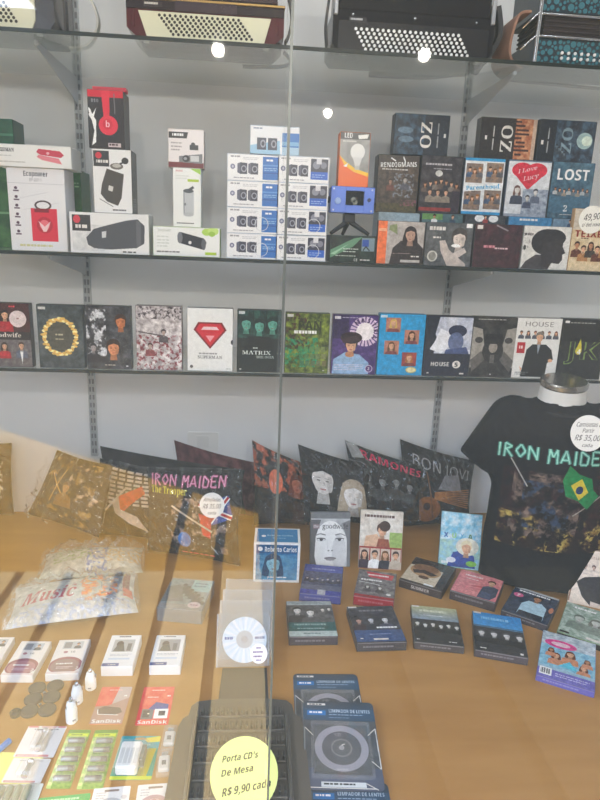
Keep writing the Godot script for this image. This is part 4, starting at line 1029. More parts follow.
	# spines of the lying sets
	for q in [["v3", col(64, 58, 66), ""], ["v4", col(70, 66, 70), ""], ["v5", col(60, 50, 50), "SUMMER"], ["v6", col(64, 54, 58), ""], ["v7", col(74, 68, 70), ""], ["v8", col(80, 72, 78), ""], ["v2", col(160, 40, 52), ""], ["v1", col(76, 80, 150), ""], ["v9", col(60, 54, 60), ""], ["v10", col(100, 94, 170), ""], ["v11", col(44, 46, 46), ""]]:
		var p: Array = P[q[0]]
		s = sheet(p[3], p[4], 1100, q[1])
		if q[2]: s.t(q[2], 0.5, 0.5, 0.4, col(196, 186, 180), "sb", 0, 0.45)
		else: s.lines(0.12, 0.35, 0.7, 1, 0.5, Color(q[1]).lightened(0.25), 3)
		s.r(0, 0.0, 1, 0.1, Color(q[1]).lightened(0.3)); s.r(0, 0.94, 1, 0.06, Color(q[1]).darkened(0.3))
		store(q[0] + "_spine", s)
	s = cover("rc", col(226, 228, 230))
	s.r(0.05, 0.04, 0.9, 0.9, col(36, 110, 160)); s.n(0.05, 0.3, 0.9, 0.64, col(56, 120, 164), col(90, 150, 186), 0.03, 119); s.head(0.42, 0.52, 0.42, col(120, 176, 200), col(30, 66, 100), true); s.r(0.05, 0.04, 0.9, 0.22, col(30, 86, 134)); s.e(0.14, 0.15, 0.05, 0.055, WHITE); s.t("Roberto Carlos", 0.58, 0.16, 0.12, WHITE, "sb", 0, 0.72); s.lines(0.3, 0.86, 0.5, 1, 0.06, WHITE, 3)
	store("rc", s)
	s = sheet(P["rc"][3], P["rc"][5], 1000, col(226, 228, 230))
	s.r(0.05, 0.06, 0.9, 0.88, col(40, 124, 176)); s.e(0.2, 0.55, 0.05, 0.07, WHITE); s.t("Roberto Carlos", 0.56, 0.5, 0.1, col(176, 214, 230), "sb", 0, 0.6); s.lines(0.4, 0.66, 0.3, 1, 0.06, col(176, 214, 230), 4)
	store("rc_top", s)
	s = cover("gw", col(186, 188, 190))
	s.n(0, 0, 1, 1, col(150, 152, 156), col(196, 198, 200), 0.012, 121); s.e(0.5, 0.66, 0.43, 0.5, col(228, 228, 228)); s.e(0.72, 0.75, 0.18, 0.34, col(206, 206, 208)); s.p([0, 0.14, 0.26, 0.14, 0.13, 0.45, 0.1, 0.8, 0.16, 1, 0, 1], col(92, 92, 96)); s.p([1, 0.14, 0.8, 0.2, 0.92, 0.5, 0.92, 1, 1, 1], col(116, 116, 120))
	for q in [-1, 1]:
		s.l(0.5 + q * 0.12, 0.42, 0.5 + q * 0.26, 0.395, 0.03, col(120, 120, 122)); s.l(0.5 + q * 0.26, 0.395, 0.5 + q * 0.38, 0.43, 0.024, col(130, 130, 132)); s.e(0.5 + q * 0.23, 0.5, 0.115, 0.034, col(150, 150, 152)); s.e(0.5 + q * 0.23, 0.505, 0.1, 0.022, col(226, 226, 228)); s.e(0.5 + q * 0.23, 0.503, 0.042, 0.026, col(50, 50, 54)); s.l(0.5 + q * 0.13, 0.49, 0.5 + q * 0.35, 0.485, 0.022, col(70, 70, 74)); s.e(0.5 + q * 0.045, 0.705, 0.024, 0.012, col(120, 120, 122))
	s.l(0.44, 0.5, 0.43, 0.68, 0.012, col(200, 200, 202)); s.e(0.5, 0.845, 0.155, 0.024, col(116, 110, 112)); s.e(0.5, 0.868, 0.11, 0.022, col(140, 134, 136)); s.r(0, 0, 1, 0.12, col(110, 112, 116)); s.t("goodwife", 0.62, 0.26, 0.09, col(40, 40, 44), "e", 0, 0.68); s.r(0.06, 0.22, 0.16, 0.08, col(130, 110, 116)); s.t("the", 0.14, 0.26, 0.05, WHITE, "e")
	store("gw", s)
	s = cover("rom", col(222, 214, 204))
	s.n(0, 0, 1, 0.62, col(226, 220, 212), col(206, 194, 180), 0.02, 123); s.r(0.7, 0.36, 0.3, 0.26, col(150, 176, 96)); s.lines(0.100, 0.070, 0.800, 1, 0.102, col(84, 60, 56), 48); s.p([0.1, 0.62, 0.14, 0.44, 0.4, 0.4, 0.62, 0.62], col(216, 176, 146)); s.head(0.52, 0.33, 0.2, SKIN, col(70, 46, 36)); s.e(0.58, 0.26, 0.13, 0.09, col(64, 42, 34)); s.p([0.4, 0.62, 0.44, 0.48, 0.68, 0.48, 0.72, 0.62], col(150, 80, 60)); s.r(0, 0.62, 1, 0.38, col(150, 52, 50))
	for k in 4:
		s.r(0.02 + 0.245 * k, 0.65, 0.225, 0.32, col(206, 186, 170)); s.bust(0.13 + 0.245 * k, 0.75, 0.12, SKIN, [col(56, 34, 28), col(36, 28, 28), col(110, 76, 44), col(50, 34, 30)][k], [col(60, 46, 60), WHITE, col(50, 50, 60), col(190, 176, 160)][k], k % 2 == 0)
	store("rom", s)
	s = cover("xu", col(130, 196, 222))
	s.n(0, 0, 1, 0.5, col(110, 184, 216), col(226, 238, 242), 0.025, 125); s.n(0, 0.5, 1, 0.5, col(170, 206, 190), col(150, 200, 226), 0.03, 126)
	for k in 4: s.t("XUXA"[k], 0.14 + 0.2 * k, 0.42, 0.09, [col(40, 80, 150), col(150, 206, 120), col(90, 160, 200), col(60, 110, 70)][k])
	s.p([0.2, 0.98, 0.34, 0.72, 0.6, 0.66, 0.86, 0.76, 0.9, 0.98], col(36, 66, 150)); s.e(0.68, 0.6, 0.28, 0.16, col(226, 222, 206)); s.head(0.66, 0.62, 0.22, SKIN, col(226, 216, 180)); s.e(0.3, 0.86, 0.12, 0.05, col(226, 226, 236)); s.e(0.8, 0.9, 0.13, 0.05, col(120, 180, 70)); s.lines(0.060, 0.890, 0.180, 1, 0.102, WHITE, 49)
	store("xu", s)
	s = cover("wh", col(222, 206, 192))
	for k in 5: s.bust(0.1 + 0.19 * k, 0.3, 0.07, col(190, 160, 146), col(80, 64, 60), col(206, 190, 180))
	s.r(0, 0.38, 1, 0.04, col(222, 206, 192)); s.p([0.14, 0.6, 0.3, 0.5, 0.62, 0.44, 1, 0.5, 1, 1, 0.5, 0.98, 0.3, 0.84], col(52, 50, 54)); s.l(0.06, 0.4, 0.02, 0.96, 0.03, col(120, 84, 64)); s.e(0.08, 0.4, 0.05, 0.03, col(120, 84, 64)); s.lines(0.250, 0.105, 0.700, 1, 0.119, col(190, 170, 156), 50); s.p([0.5, 0.98, 0.5, 0.9, 1, 0.95, 1, 1], col(206, 190, 180))
	store("wh", s)
	s = cover("cdset", col(110, 126, 130), 1100, true)
	s.n(0, 0, 1, 1, col(104, 120, 124), col(134, 150, 152), 0.03, 128); s.r(0.55, 0, 0.45, 0.4, col(140, 182, 184)); s.lines(0.6, 0.1, 0.3, 2, 0.1, col(80, 120, 126), 3)
	for k in 6: s.bust(0.38 + 0.1 * k, 0.22 + 0.08 * k, 0.1, col(70, 62, 66), col(34, 34, 40), col(44, 44, 54))
	s.p([0, 0.3, 0.3, 0.2, 0.5, 0.75, 0, 0.8], col(96, 98, 102)); s.r(0, 0.84, 1, 0.16, col(130, 128, 128)); s.e(0.78, 0.84, 0.15, 0.1, col(206, 186, 194)); s.lines(0.68, 0.82, 0.2, 1, 0.08, col(140, 90, 110), 4)
	store("cdset", s)

func paint_small():
	var s: Sheet
	for k in ["w0", "w1", "w2"]:
		s = cover(k, col(232, 226, 224), 1300, true)
		s.r(0.2, 0.06, 0.64, 0.22, col(190, 192, 198)); s.r(0.24, 0.08, 0.24, 0.18, col(140, 140, 146)); s.bust(0.68, 0.14, 0.07, SKIN, col(80, 70, 70), col(96, 96, 104)); s.e(0.36, 0.38, 0.07, 0.035, col(176, 120, 128)); s.t("LG", 0.6, 0.38, 0.05, col(130, 124, 126), "sb")
		s.e(0.5, 0.76, 0.52, 0.24, col(150, 92, 106)); s.e(0.5, 0.78, 0.44, 0.19, col(176, 122, 134) if k != "w2" else col(150, 120, 124)); s.p([0, 0.94, 1, 0.94, 1, 1, 0, 1], col(222, 206, 206)); s.lines(0.200, 0.695, 0.600, 1, 0.085, WHITE, 53); s.lines(0.25, 0.8, 0.5, 2, 0.04, col(226, 206, 210), 3); s.t("2", 0.9, 0.86, 0.07, WHITE)
		store(k, s)
	for k in ["b1", "b2"]:
		s = cover(k, col(232, 232, 234), 1300, true)
		s.lines(0.270, 0.037, 0.500, 1, 0.076, col(70, 70, 76), 54); s.r(0.16, 0.15, 0.7, 0.4, col(176, 178, 182) if k == "b1" else col(150, 152, 158)); s.e(0.38, 0.3, 0.12, 0.1, col(70, 72, 78)); s.p([0.2, 0.54, 0.3, 0.32, 0.5, 0.3, 0.6, 0.54], col(86, 88, 94)); s.r(0.64, 0.28, 0.14, 0.24, col(110, 112, 118)); s.lines(0.16, 0.62, 0.7, 2, 0.045, col(150, 156, 170), 3); s.r(0.14, 0.74, 0.7, 0.06, col(196, 206, 222)); s.r(0, 0.9, 0.55, 0.1, col(66, 84, 140)); s.lines(0.2, 0.94, 0.3, 1, 0.04, WHITE, 5)
		store(k, s)
	for k in 2:
		s = cover("s%d" % (k + 1), col(222, 84, 78), 1500, true)
		s.n(0, 0, 1, 0.5, col(222, 80, 74), col(230, 110, 100), 0.02, 131)
		if k == 0: s.p([0.6, 0, 1, 0, 1, 0.6, 0.75, 0.55, 0.5, 0.5], col(196, 176, 172)); s.p([0, 0.55, 0.4, 0.52, 1, 0.3, 1, 1, 0, 1], col(176, 140, 128)); s.p([0.1, 0.62, 0.3, 0.54, 0.8, 0.58, 0.9, 0.7, 0.7, 0.76, 0.2, 0.74], col(110, 92, 88)); s.l(0.12, 0.62, 0.16, 0.74, 0.03, WHITE); s.l(0.16, 0.75, 0.8, 0.77, 0.025, WHITE)
		else: s.r(0.12, 0.6, 0.36, 0.26, col(96, 104, 120)); s.r(0.16, 0.63, 0.2, 0.18, col(50, 56, 70)); s.p([0.3, 0.6, 0.5, 0.42, 0.9, 0.48, 0.9, 0.62, 0.5, 0.62], col(60, 80, 150)); s.r(0.5, 0.6, 0.42, 0.24, WHITE); s.r(0.64, 0.65, 0.2, 0.12, col(50, 56, 76)); s.r(0.3, 0.7, 0.06, 0.03, PALE); s.lines(0.2, 0.28, 0.4, 1, 0.04, WHITE, 3)
		s.lines(0.300, 0.080, 0.500, 1, 0.068, col(240, 190, 184), 55); s.lines(0.815, 0.235, 0.090, 1, 0.085, WHITE, 56); s.t("SanDisk", 0.5, 0.93, 0.085, WHITE, "sb", 0, 0.94)
		store("s%d" % (k + 1), s)
	for k in ["bl1", "bl2"]:
		s = cover(k, col(236, 230, 226), 1500, true)
		s.lines(0.2, 0.1, 0.7, 1, 0.05, col(130, 120, 124), 3)
		if k == "bl1": s.e(0.55, 0.02, 0.2, 0.09, col(222, 180, 180)); s.r(0.02, 0.0, 0.25, 0.06, col(214, 140, 140)); s.r(0.78, 0.0, 0.2, 0.06, col(214, 140, 140)); s.lines(0.280, 0.105, 0.440, 1, 0.119, col(90, 80, 84), 57)
		s.r(0.05, 0.92, 0.8, 0.07, col(214, 150, 148)); s.lines(0.1, 0.945, 0.6, 1, 0.03, WHITE, 4)
		store(k, s)
	s = cover("aa", col(230, 230, 222), 1500, true); s.lines(0.1, 0.06, 0.7, 1, 0.05, col(170, 170, 160), 3); store("aa", s)
	for k in ["g1", "g2"]:
		s = cover(k, col(126, 176, 70), 1500, true)
		s.r(0, 0, 1, 0.06, col(84, 140, 60)); s.r(0.06, 0.07, 0.88, 0.06, col(206, 226, 60)); s.lines(0.200, 0.085, 0.600, 1, 0.051, col(70, 120, 50), 58); s.r(0, 0.14, 0.2, 0.86, col(176, 206, 120)); s.n(0.2, 0.14, 0.8, 0.86, col(96, 146, 60), col(140, 184, 84), 0.06, 133)
		for j in 6: s.r(0.02, 0.2 + 0.14 * j, 0.14, 0.05, col(222, 232, 150))
		store(k, s)
	s = cover("gp", col(36, 150, 130), 1500, true)
	s.n(0, 0, 1, 0.3, col(40, 150, 160), col(60, 170, 190), 0.02, 135); s.p([0.55, 0.06, 1, 0.0, 1, 0.14, 0.7, 0.16], col(226, 214, 80)); s.p([0.7, 0.3, 0.95, 0.3, 0.85, 0.95, 0.62, 0.95], col(190, 180, 40)); s.e(0.2, 0.24, 0.13, 0.06, col(206, 222, 100)); s.t("GP", 0.2, 0.24, 0.07, col(30, 110, 60), "sb"); s.lines(0.370, 0.193, 0.500, 1, 0.093, col(170, 226, 230), 59); s.lines(0.35, 0.3, 0.5, 1, 0.04, col(150, 214, 214), 3); s.r(0, 0.92, 1, 0.08, col(196, 206, 60)); s.e(0.5, 0.07, 0.16, 0.03, col(170, 140, 90))
	store("gp", s)
	for k in ["h1", "h2"]:
		s = cover(k, col(232, 226, 222), 1500, true)
		s.lines(0.1, 0.14, 0.25, 3, 0.07, col(190, 180, 180), 3); s.e(0.5, 0.62, 0.42, 0.32, col(196, 160, 160) if k == "h2" else col(190, 186, 186)); s.e(0.5, 0.56, 0.2, 0.16, col(222, 196, 196)); s.lines(0.428, 0.520, 0.144, 1, 0.136, col(150, 100, 104), 60); s.p([0.1, 0.9, 0.4, 0.5, 0.5, 0.9], col(176, 130, 130)); s.e(0.85, 0.3, 0.08, 0.06, col(206, 196, 196))
		store(k, s)
	s = cover("gcard", col(50, 170, 90), 1500, true); s.lines(0.100, 0.100, 0.800, 1, 0.204, col(180, 226, 180), 61); s.r(0.3, 0.3, 0.3, 0.06, col(120, 206, 140)); store("gcard", s)
	# lens cleaner card
	for k in ["lc1", "lc2", "lc3"]:
		s = cover(k, col(56, 70, 84), 1300, true)
		s.grad(0, 0, 1, 0.1, col(54, 64, 76), col(48, 70, 92)); s.r(0, 0.1, 1, 0.14, col(46, 78, 106)); s.r(0.06, 0.03, 0.26, 0.025, PALE); s.lines(0.090, 0.035, 0.200, 1, 0.027, col(40, 50, 60), 62); s.r(0.06, 0.12, 0.26, 0.06, col(30, 110, 176)); s.lines(0.090, 0.135, 0.200, 1, 0.051, WHITE, 63); s.t("LIMPADOR DE LENTES", 0.65, 0.125, 0.038, col(190, 206, 222), "sb", 0, 0.6); s.lines(0.36, 0.165, 0.58, 1, 0.02, col(150, 176, 204), 3); s.lines(0.36, 0.205, 0.35, 1, 0.018, col(130, 160, 190), 4)
		s.n(0, 0.25, 1, 0.65, col(66, 72, 80), col(84, 90, 98), 0.02, 137); s.l(0.02, 0.33, 0.15, 0.44, 0.012, PALE); s.l(0.02, 0.33, 0.02, 0.62, 0.012, col(130, 136, 142)); s.l(0.98, 0.33, 0.86, 0.42, 0.012, PALE); s.l(0.98, 0.33, 0.99, 0.78, 0.012, PALE); s.l(0.99, 0.78, 0.88, 0.7, 0.012, PALE); s.r(0, 0.78, 1, 0.22, col(78, 86, 108)); s.r(0.22, 0.92, 0.56, 0.05, col(206, 210, 214)); s.lines(0.250, 0.934, 0.500, 1, 0.037, col(40, 44, 50), 64); s.l(0.08, 0.98, 0.9, 0.98, 0.012, PALE); s.l(0.78, 0.93, 0.92, 0.99, 0.012, PALE)
		store(k, s)
	s = sheet(0.12, 0.12, 1300, col(40, 44, 52))   # the cleaning disc in its tray
	s.n(0, 0, 1, 1, col(64, 68, 74), col(80, 84, 90), 0.03, 139); s.e(0.5, 0.5, 0.48, 0.48, col(150, 148, 160)); s.e(0.5, 0.5, 0.35, 0.35, col(62, 66, 76)); s.e(0.5, 0.5, 0.19, 0.19, col(110, 112, 118)); s.e(0.5, 0.5, 0.16, 0.16, col(70, 74, 80)); s.e(0.5, 0.5, 0.05, 0.05, col(150, 150, 154)); s.lines(0.395, 0.915, 0.210, 1, 0.085, col(170, 170, 180), 65); s.t("CD", 0.45, 0.22, 0.07, col(130, 134, 144)); s.l(0.5, 0.45, 0.56, 0.42, 0.02, PALE)
	store("clean_disc", s)
	s = sheet(0.118, 0.118, 1300, col(196, 206, 220))  # recordable disc
	for k in 40:
		var a := TAU * k / 40.0
		s.p([0.5, 0.5, 0.5 + cos(a) * 0.8, 0.5 + sin(a) * 0.8, 0.5 + cos(a + 0.17) * 0.8, 0.5 + sin(a + 0.17) * 0.8], [col(206, 214, 224), col(190, 204, 222), col(214, 218, 226), col(196, 210, 226)][k % 4])
	s.e(0.5, 0.5, 0.19, 0.19, col(170, 172, 178)); s.e(0.5, 0.5, 0.07, 0.07, col(120, 120, 122)); s.lines(0.050, 0.440, 0.220, 1, 0.136, col(70, 90, 150), 66); s.lines(0.730, 0.445, 0.220, 1, 0.119, col(90, 100, 140), 67)
	store("disc", s)
	s = sheet(0.05, 0.05, 1800, col(236, 230, 240)); s.lines(0.34, 0.18, 0.3, 1, 0.18, col(80, 66, 130), 3); s.lines(0.16, 0.38, 0.66, 1, 0.2, col(80, 66, 130), 4); s.lines(0.18, 0.6, 0.62, 1, 0.2, col(80, 66, 130), 5); s.lines(0.32, 0.8, 0.36, 1, 0.16, col(80, 66, 130), 6); store("price_disc", s)
	s = sheet(0.14, 0.144, 1500, col(222, 232, 140))
	s.t("Porta CD's", 0.44, 0.28, 0.085, col(20, 22, 18), "sb", -6, 0.56, 0.3); s.t("De Mesa", 0.4, 0.46, 0.085, col(20, 22, 18), "sb", -8, 0.5, 0.3); s.t("R$ 9,90 cada", 0.54, 0.68, 0.095, col(18, 20, 16), "sb", -9, 0.74, 0.3)
	store("price_rack", s)
	s = sheet(0.1, 0.1, 1500, col(232, 230, 226)); s.t("Camisetas a", 0.5, 0.26, 0.12, col(70, 66, 66), "s", -4, 0.72, 0.3); s.t("Partir", 0.5, 0.43, 0.11, col(70, 66, 66), "s", -4, 0.36, 0.3); s.t("R$ 35,00", 0.5, 0.63, 0.15, col(70, 66, 66), "s", -3, 0.74, 0.3); s.t("cada", 0.52, 0.83, 0.09, col(70, 66, 66), "s", -3, 0.34, 0.3); store("price_shirt", s)
	s = sheet(0.09, 0.09, 1500, col(232, 230, 226)); s.t("Almofadas", 0.5, 0.28, 0.14, col(70, 66, 66), "s", -4, 0.7, 0.3); s.t("R$ 35,00", 0.5, 0.54, 0.17, col(70, 66, 66), "s", -4, 0.74, 0.3); s.t("cada", 0.52, 0.8, 0.12, col(70, 66, 66), "s", -3, 0.36, 0.3); store("price_cushion", s)

func logo(s: Sheet, x: float, y: float, w: float, h: float, c: Color, inner: Color):
	# IRON MAIDEN in angular outlined capitals drawn stroke by stroke
	var strokes := {
		"I": [[0.5, 0, 0.5, 1.1]], "R": [[0.15, 0, 0.15, 1.15], [0.15, 0, 0.85, 0.25], [0.85, 0.25, 0.2, 0.5], [0.3, 0.5, 0.95, 1.1]], "O": [[0.5, 0, 0.05, 0.5], [0.05, 0.5, 0.5, 1], [0.5, 1, 0.95, 0.5], [0.95, 0.5, 0.5, 0]],
		"N": [[0.1, 1.1, 0.1, 0], [0.1, 0, 0.9, 0.9], [0.9, 1, 0.9, 0]], "M": [[0.08, 1.15, 0.15, 0], [0.15, 0, 0.5, 0.6], [0.5, 0.6, 0.85, 0], [0.85, 0, 0.92, 1.1]], "A": [[0.05, 1, 0.5, 0], [0.5, 0, 0.95, 1], [0.2, 0.72, 0.8, 0.72]],
		"D": [[0.12, 0, 0.12, 1], [0.12, 0, 0.9, 0.4], [0.9, 0.4, 0.8, 1], [0.8, 1, 0.12, 1]], "E": [[0.12, 0, 0.12, 1], [0.12, 0, 0.9, 0.05], [0.12, 0.5, 0.75, 0.5], [0.12, 1, 0.9, 1]],
	}
	var word := "IRON MAIDEN"
	var cw := w / 10.6
	for pass_ in 2:
		var px := x
		for ch in word:
			if ch == " ": px += cw * 0.6; continue
			var ww := cw * (0.55 if ch == "I" else 1.0)
			for k in strokes[ch]:
				s.l(px + k[0] * ww * 0.86, y + k[1] * h, px + k[2] * ww * 0.86, y + k[3] * h, cw * (0.3 if pass_ == 0 else 0.12), c if pass_ == 0 else inner)
			px += ww

func paint_cloth():
	var s: Sheet
	# shirt front: lettering and a battle scene kept generic
	s = sheet(0.52, 0.76, 900, col(23, 22, 24))
	s.n(0.2, 0.38, 0.66, 0.36, col(50, 26, 28), col(30, 20, 22), 0.02, 150, -0.15)
	s.n(0.2, 0.58, 0.66, 0.16, col(120, 92, 44), col(196, 176, 92), 0.014, 151, 0.06)
	s.n(0.22, 0.64, 0.62, 0.1, col(34, 24, 22), col(20, 16, 16), 0.06, 152, 0.12)
	s.n(0.26, 0.38, 0.4, 0.3, col(72, 60, 58), col(126, 104, 92), 0.014, 153, 0.02); s.n(0.32, 0.42, 0.28, 0.22, col(36, 48, 70), col(56, 72, 98), 0.016, 154, 0.08); s.n(0.28, 0.4, 0.42, 0.32, col(24, 20, 22), col(16, 14, 16), 0.02, 155, 0.1)
	for k in 5: s.p([0.24 + 0.13 * k, 0.735, 0.255 + 0.13 * k, 0.67, 0.275 + 0.13 * k, 0.65, 0.295 + 0.13 * k, 0.68, 0.31 + 0.13 * k, 0.735], col(34, 24, 22))
	s.l(0.23, 0.34, 0.34, 0.45, 0.008, col(160, 156, 150)); s.l(0.9, 0.4, 0.62, 0.56, 0.008, col(150, 140, 130)); s.p([0.91, 0.38, 0.88, 0.43, 0.85, 0.43], col(190, 186, 180))
	s.p([0.56, 0.335, 0.62, 0.37, 0.7, 0.39, 0.72, 0.44, 0.76, 0.47, 0.7, 0.53, 0.64, 0.49, 0.56, 0.47, 0.53, 0.4], col(28, 120, 66)); s.p([0.58, 0.42, 0.64, 0.39, 0.69, 0.45, 0.64, 0.485], col(206, 190, 60)); s.e(0.635, 0.44, 0.022, 0.018, col(30, 50, 90))
	logo(s, 0.14, 0.275, 0.74, 0.055, col(66, 130, 116), col(150, 206, 190))
	store("shirt", s)
	# cushions: [name, base]
	s = sheet(0.33, 0.3, 900, col(26, 25, 27))
	logo(s, 0.05, 0.05, 0.9, 0.12, col(150, 60, 96), col(222, 150, 180)); s.t("The Trooper", 0.26, 0.23, 0.08, col(190, 190, 60), "eb", 0, 0.42)
	s.n(0.3, 0.3, 0.6, 0.6, col(110, 92, 84), col(176, 150, 136), 0.02, 160, 0.14); s.p([0.6, 0.34, 0.9, 0.26, 0.95, 0.5, 0.7, 0.6], col(60, 80, 150)); s.l(0.6, 0.36, 0.94, 0.5, 0.05, WHITE); s.l(0.7, 0.58, 0.9, 0.28, 0.05, WHITE); s.l(0.6, 0.36, 0.94, 0.5, 0.025, col(176, 30, 40)); s.l(0.7, 0.58, 0.9, 0.28, 0.025, col(176, 30, 40)); s.p([0.6, 0.46, 0.74, 0.5, 0.72, 0.74, 0.64, 0.7], col(196, 40, 48)); s.e(0.44, 0.78, 0.07, 0.09, col(50, 110, 180)); s.l(0.3, 0.4, 0.74, 0.66, 0.02, col(190, 176, 160)); s.lines(0.4, 0.93, 0.4, 1, 0.04, col(176, 56, 84), 4)
	store("p3", s)
	s = sheet(0.28, 0.27, 800, col(30, 26, 24)); s.n(0.1, 0.05, 0.8, 0.9, col(110, 80, 44), col(170, 136, 80), 0.018, 161, 0.2); s.n(0.5, 0.1, 0.45, 0.6, col(170, 140, 116), col(206, 186, 166), 0.02, 162, 0.22); s.l(0.2, 0.3, 0.45, 0.55, 0.02, col(190, 150, 90)); s.l(0.4, 0.2, 0.3, 0.7, 0.015, col(190, 150, 90)); s.bust(0.5, 0.45, 0.14, col(176, 130, 80), col(90, 60, 34), col(120, 84, 44)); store("p1", s)
	s = sheet(0.27, 0.26, 800, col(30, 27, 26))
	for k in 5:
		for j in 9: s.r(0.22 + 0.13 * k + 0.01 * (j % 3), 0.06 + 0.055 * j, 0.1, 0.034, col(206, 196, 190))
	s.p([0.4, 0.42, 0.74, 0.24, 0.8, 0.34, 0.62, 0.5, 0.5, 0.62, 0.36, 0.6], col(226, 84, 50)); s.p([0.3, 0.52, 0.4, 0.42, 0.44, 0.6, 0.7, 0.68, 0.86, 0.9, 0.6, 0.8, 0.36, 0.66], col(214, 190, 170)); s.l(0.2, 0.64, 0.5, 0.3, 0.03, col(214, 200, 190)); store("p2", s)
	s = sheet(0.24, 0.25, 800, col(38, 32, 32)); s.n(0.0, 0.0, 1, 0.55, col(150, 70, 50), col(206, 110, 80), 0.03, 164, -0.05); s.e(0.36, 0.36, 0.17, 0.2, col(44, 36, 36)); s.e(0.36, 0.44, 0.12, 0.17, col(222, 110, 76)); s.head(0.74, 0.4, 0.26, col(196, 110, 84), col(110, 50, 36), true); s.p([0.1, 1, 0.16, 0.6, 0.58, 0.6, 0.66, 1], col(36, 30, 32)); s.r(0.68, 0.66, 0.3, 0.34, col(62, 42, 38)); store("p4", s)
	s = sheet(0.27, 0.27, 800, col(34, 32, 33)); s.p([0.06, 0.9, 0.1, 0.62, 0.46, 0.58, 0.5, 0.9], col(22, 21, 22)); s.head(0.28, 0.4, 0.42, col(206, 200, 196), col(26, 24, 25)); s.p([0.5, 1, 0.55, 0.8, 0.95, 0.78, 1, 1], col(22, 21, 22)); s.head(0.74, 0.56, 0.42, col(222, 216, 212), col(176, 160, 140), true); s.r(0, 0.94, 1, 0.06, col(34, 32, 33)); store("p5", s)
	s = sheet(0.3, 0.27, 800, col(34, 33, 34)); s.t("RAMONES", 0.56, 0.14, 0.12, col(206, 40, 80), "sb", 4, 0.84)
	for k in 4: s.bust(0.2 + 0.2 * k, 0.4 + 0.04 * (k % 2), 0.14, col(120, 118, 118), col(26, 25, 26), col(60, 60, 62), true)
	s.p([0, 0, 0.14, 0, 0.2, 0.16, 0.05, 0.2], col(150, 148, 146)); store("p6", s)
	s = sheet(0.3, 0.28, 800, col(32, 29, 29)); s.t("BON JOVI", 0.52, 0.22, 0.14, col(150, 146, 146), "s", 4, 0.84); s.p([0.45, 0.5, 0.55, 0.3, 0.75, 0.26, 0.8, 0.5], col(130, 126, 130))
	for k in 9: s.l(0.4, 0.55 + 0.01 * k, 0.94, 0.46 + 0.035 * k, 0.014, col(170, 110, 60))
	s.e(0.32, 0.78, 0.18, 0.17, col(140, 84, 40)); s.e(0.3, 0.74, 0.05, 0.05, col(60, 36, 26)); s.l(0.3, 0.3, 0.4, 0.9, 0.02, col(110, 70, 40)); store("p7", s)
	s = sheet(0.28, 0.2, 700, col(40, 38, 40)); s.n(0, 0, 1, 1, col(34, 32, 34), col(56, 54, 56), 0.03, 168); store("pb1", s)
	s = sheet(0.28, 0.2, 700, col(84, 44, 50)); s.n(0, 0, 1, 1, col(70, 36, 42), col(110, 66, 70), 0.03, 169); store("pb2", s)
	s = sheet(0.24, 0.28, 700, col(48, 36, 30)); s.n(0, 0, 1, 1, col(44, 32, 26), col(70, 54, 44), 0.03, 170); s.n(0.5, 0.25, 0.4, 0.5, col(150, 136, 130), col(206, 196, 190), 0.06, 171, 0.05); store("p0", s)
	# folded bed sheets in bags
	s = sheet(0.36, 0.24, 900, col(196, 194, 190))
	s.n(0, 0, 1, 1, col(170, 168, 166), col(214, 212, 208), 0.025, 172); s.t("Music", 0.3, 0.55, 0.26, col(176, 66, 84), "eb", 2, 0.44, 0.2); s.n(0.56, 0.1, 0.3, 0.7, col(222, 90, 60), col(240, 176, 90), 0.03, 173, -0.02); s.n(0.72, 0.05, 0.18, 0.8, col(96, 104, 120), col(150, 156, 170), 0.04, 174, 0.0); s.r(0.9, 0, 0.06, 0.5, col(120, 50, 66)); s.r(0.9, 0.5, 0.08, 0.2, col(206, 96, 90)); s.n(0.05, 0.75, 0.9, 0.25, col(150, 160, 190), col(196, 200, 214), 0.05, 175, 0.05)
	store("pack1", s)
	s = sheet(0.33, 0.19, 900, col(190, 184, 166))
	s.n(0, 0, 1, 1, col(170, 166, 150), col(210, 206, 190), 0.03, 176); s.n(0.1, 0.1, 0.4, 0.6, col(120, 140, 96), col(160, 176, 130), 0.06, 177, 0.08); s.n(0.6, 0.1, 0.4, 0.7, col(196, 150, 90), col(220, 190, 140), 0.06, 178, 0.1); s.n(0.45, 0.2, 0.2, 0.8, col(96, 110, 150), col(140, 150, 180), 0.06, 179, 0.08)
	store("pack2", s)
	# pebbled plate and perforated plates of the accordions are geometry; their badges are print
	s = sheet(0.06, 0.018, 2500, col(40, 26, 30)); s.lines(0.075, 0.250, 0.850, 1, 0.850, col(206, 200, 190), 68); store("badge_wine", s)
	s = sheet(0.06, 0.018, 2500, col(22, 22, 28)); s.lines(0.075, 0.250, 0.850, 1, 0.850, col(180, 180, 184), 69); store("badge_black", s)

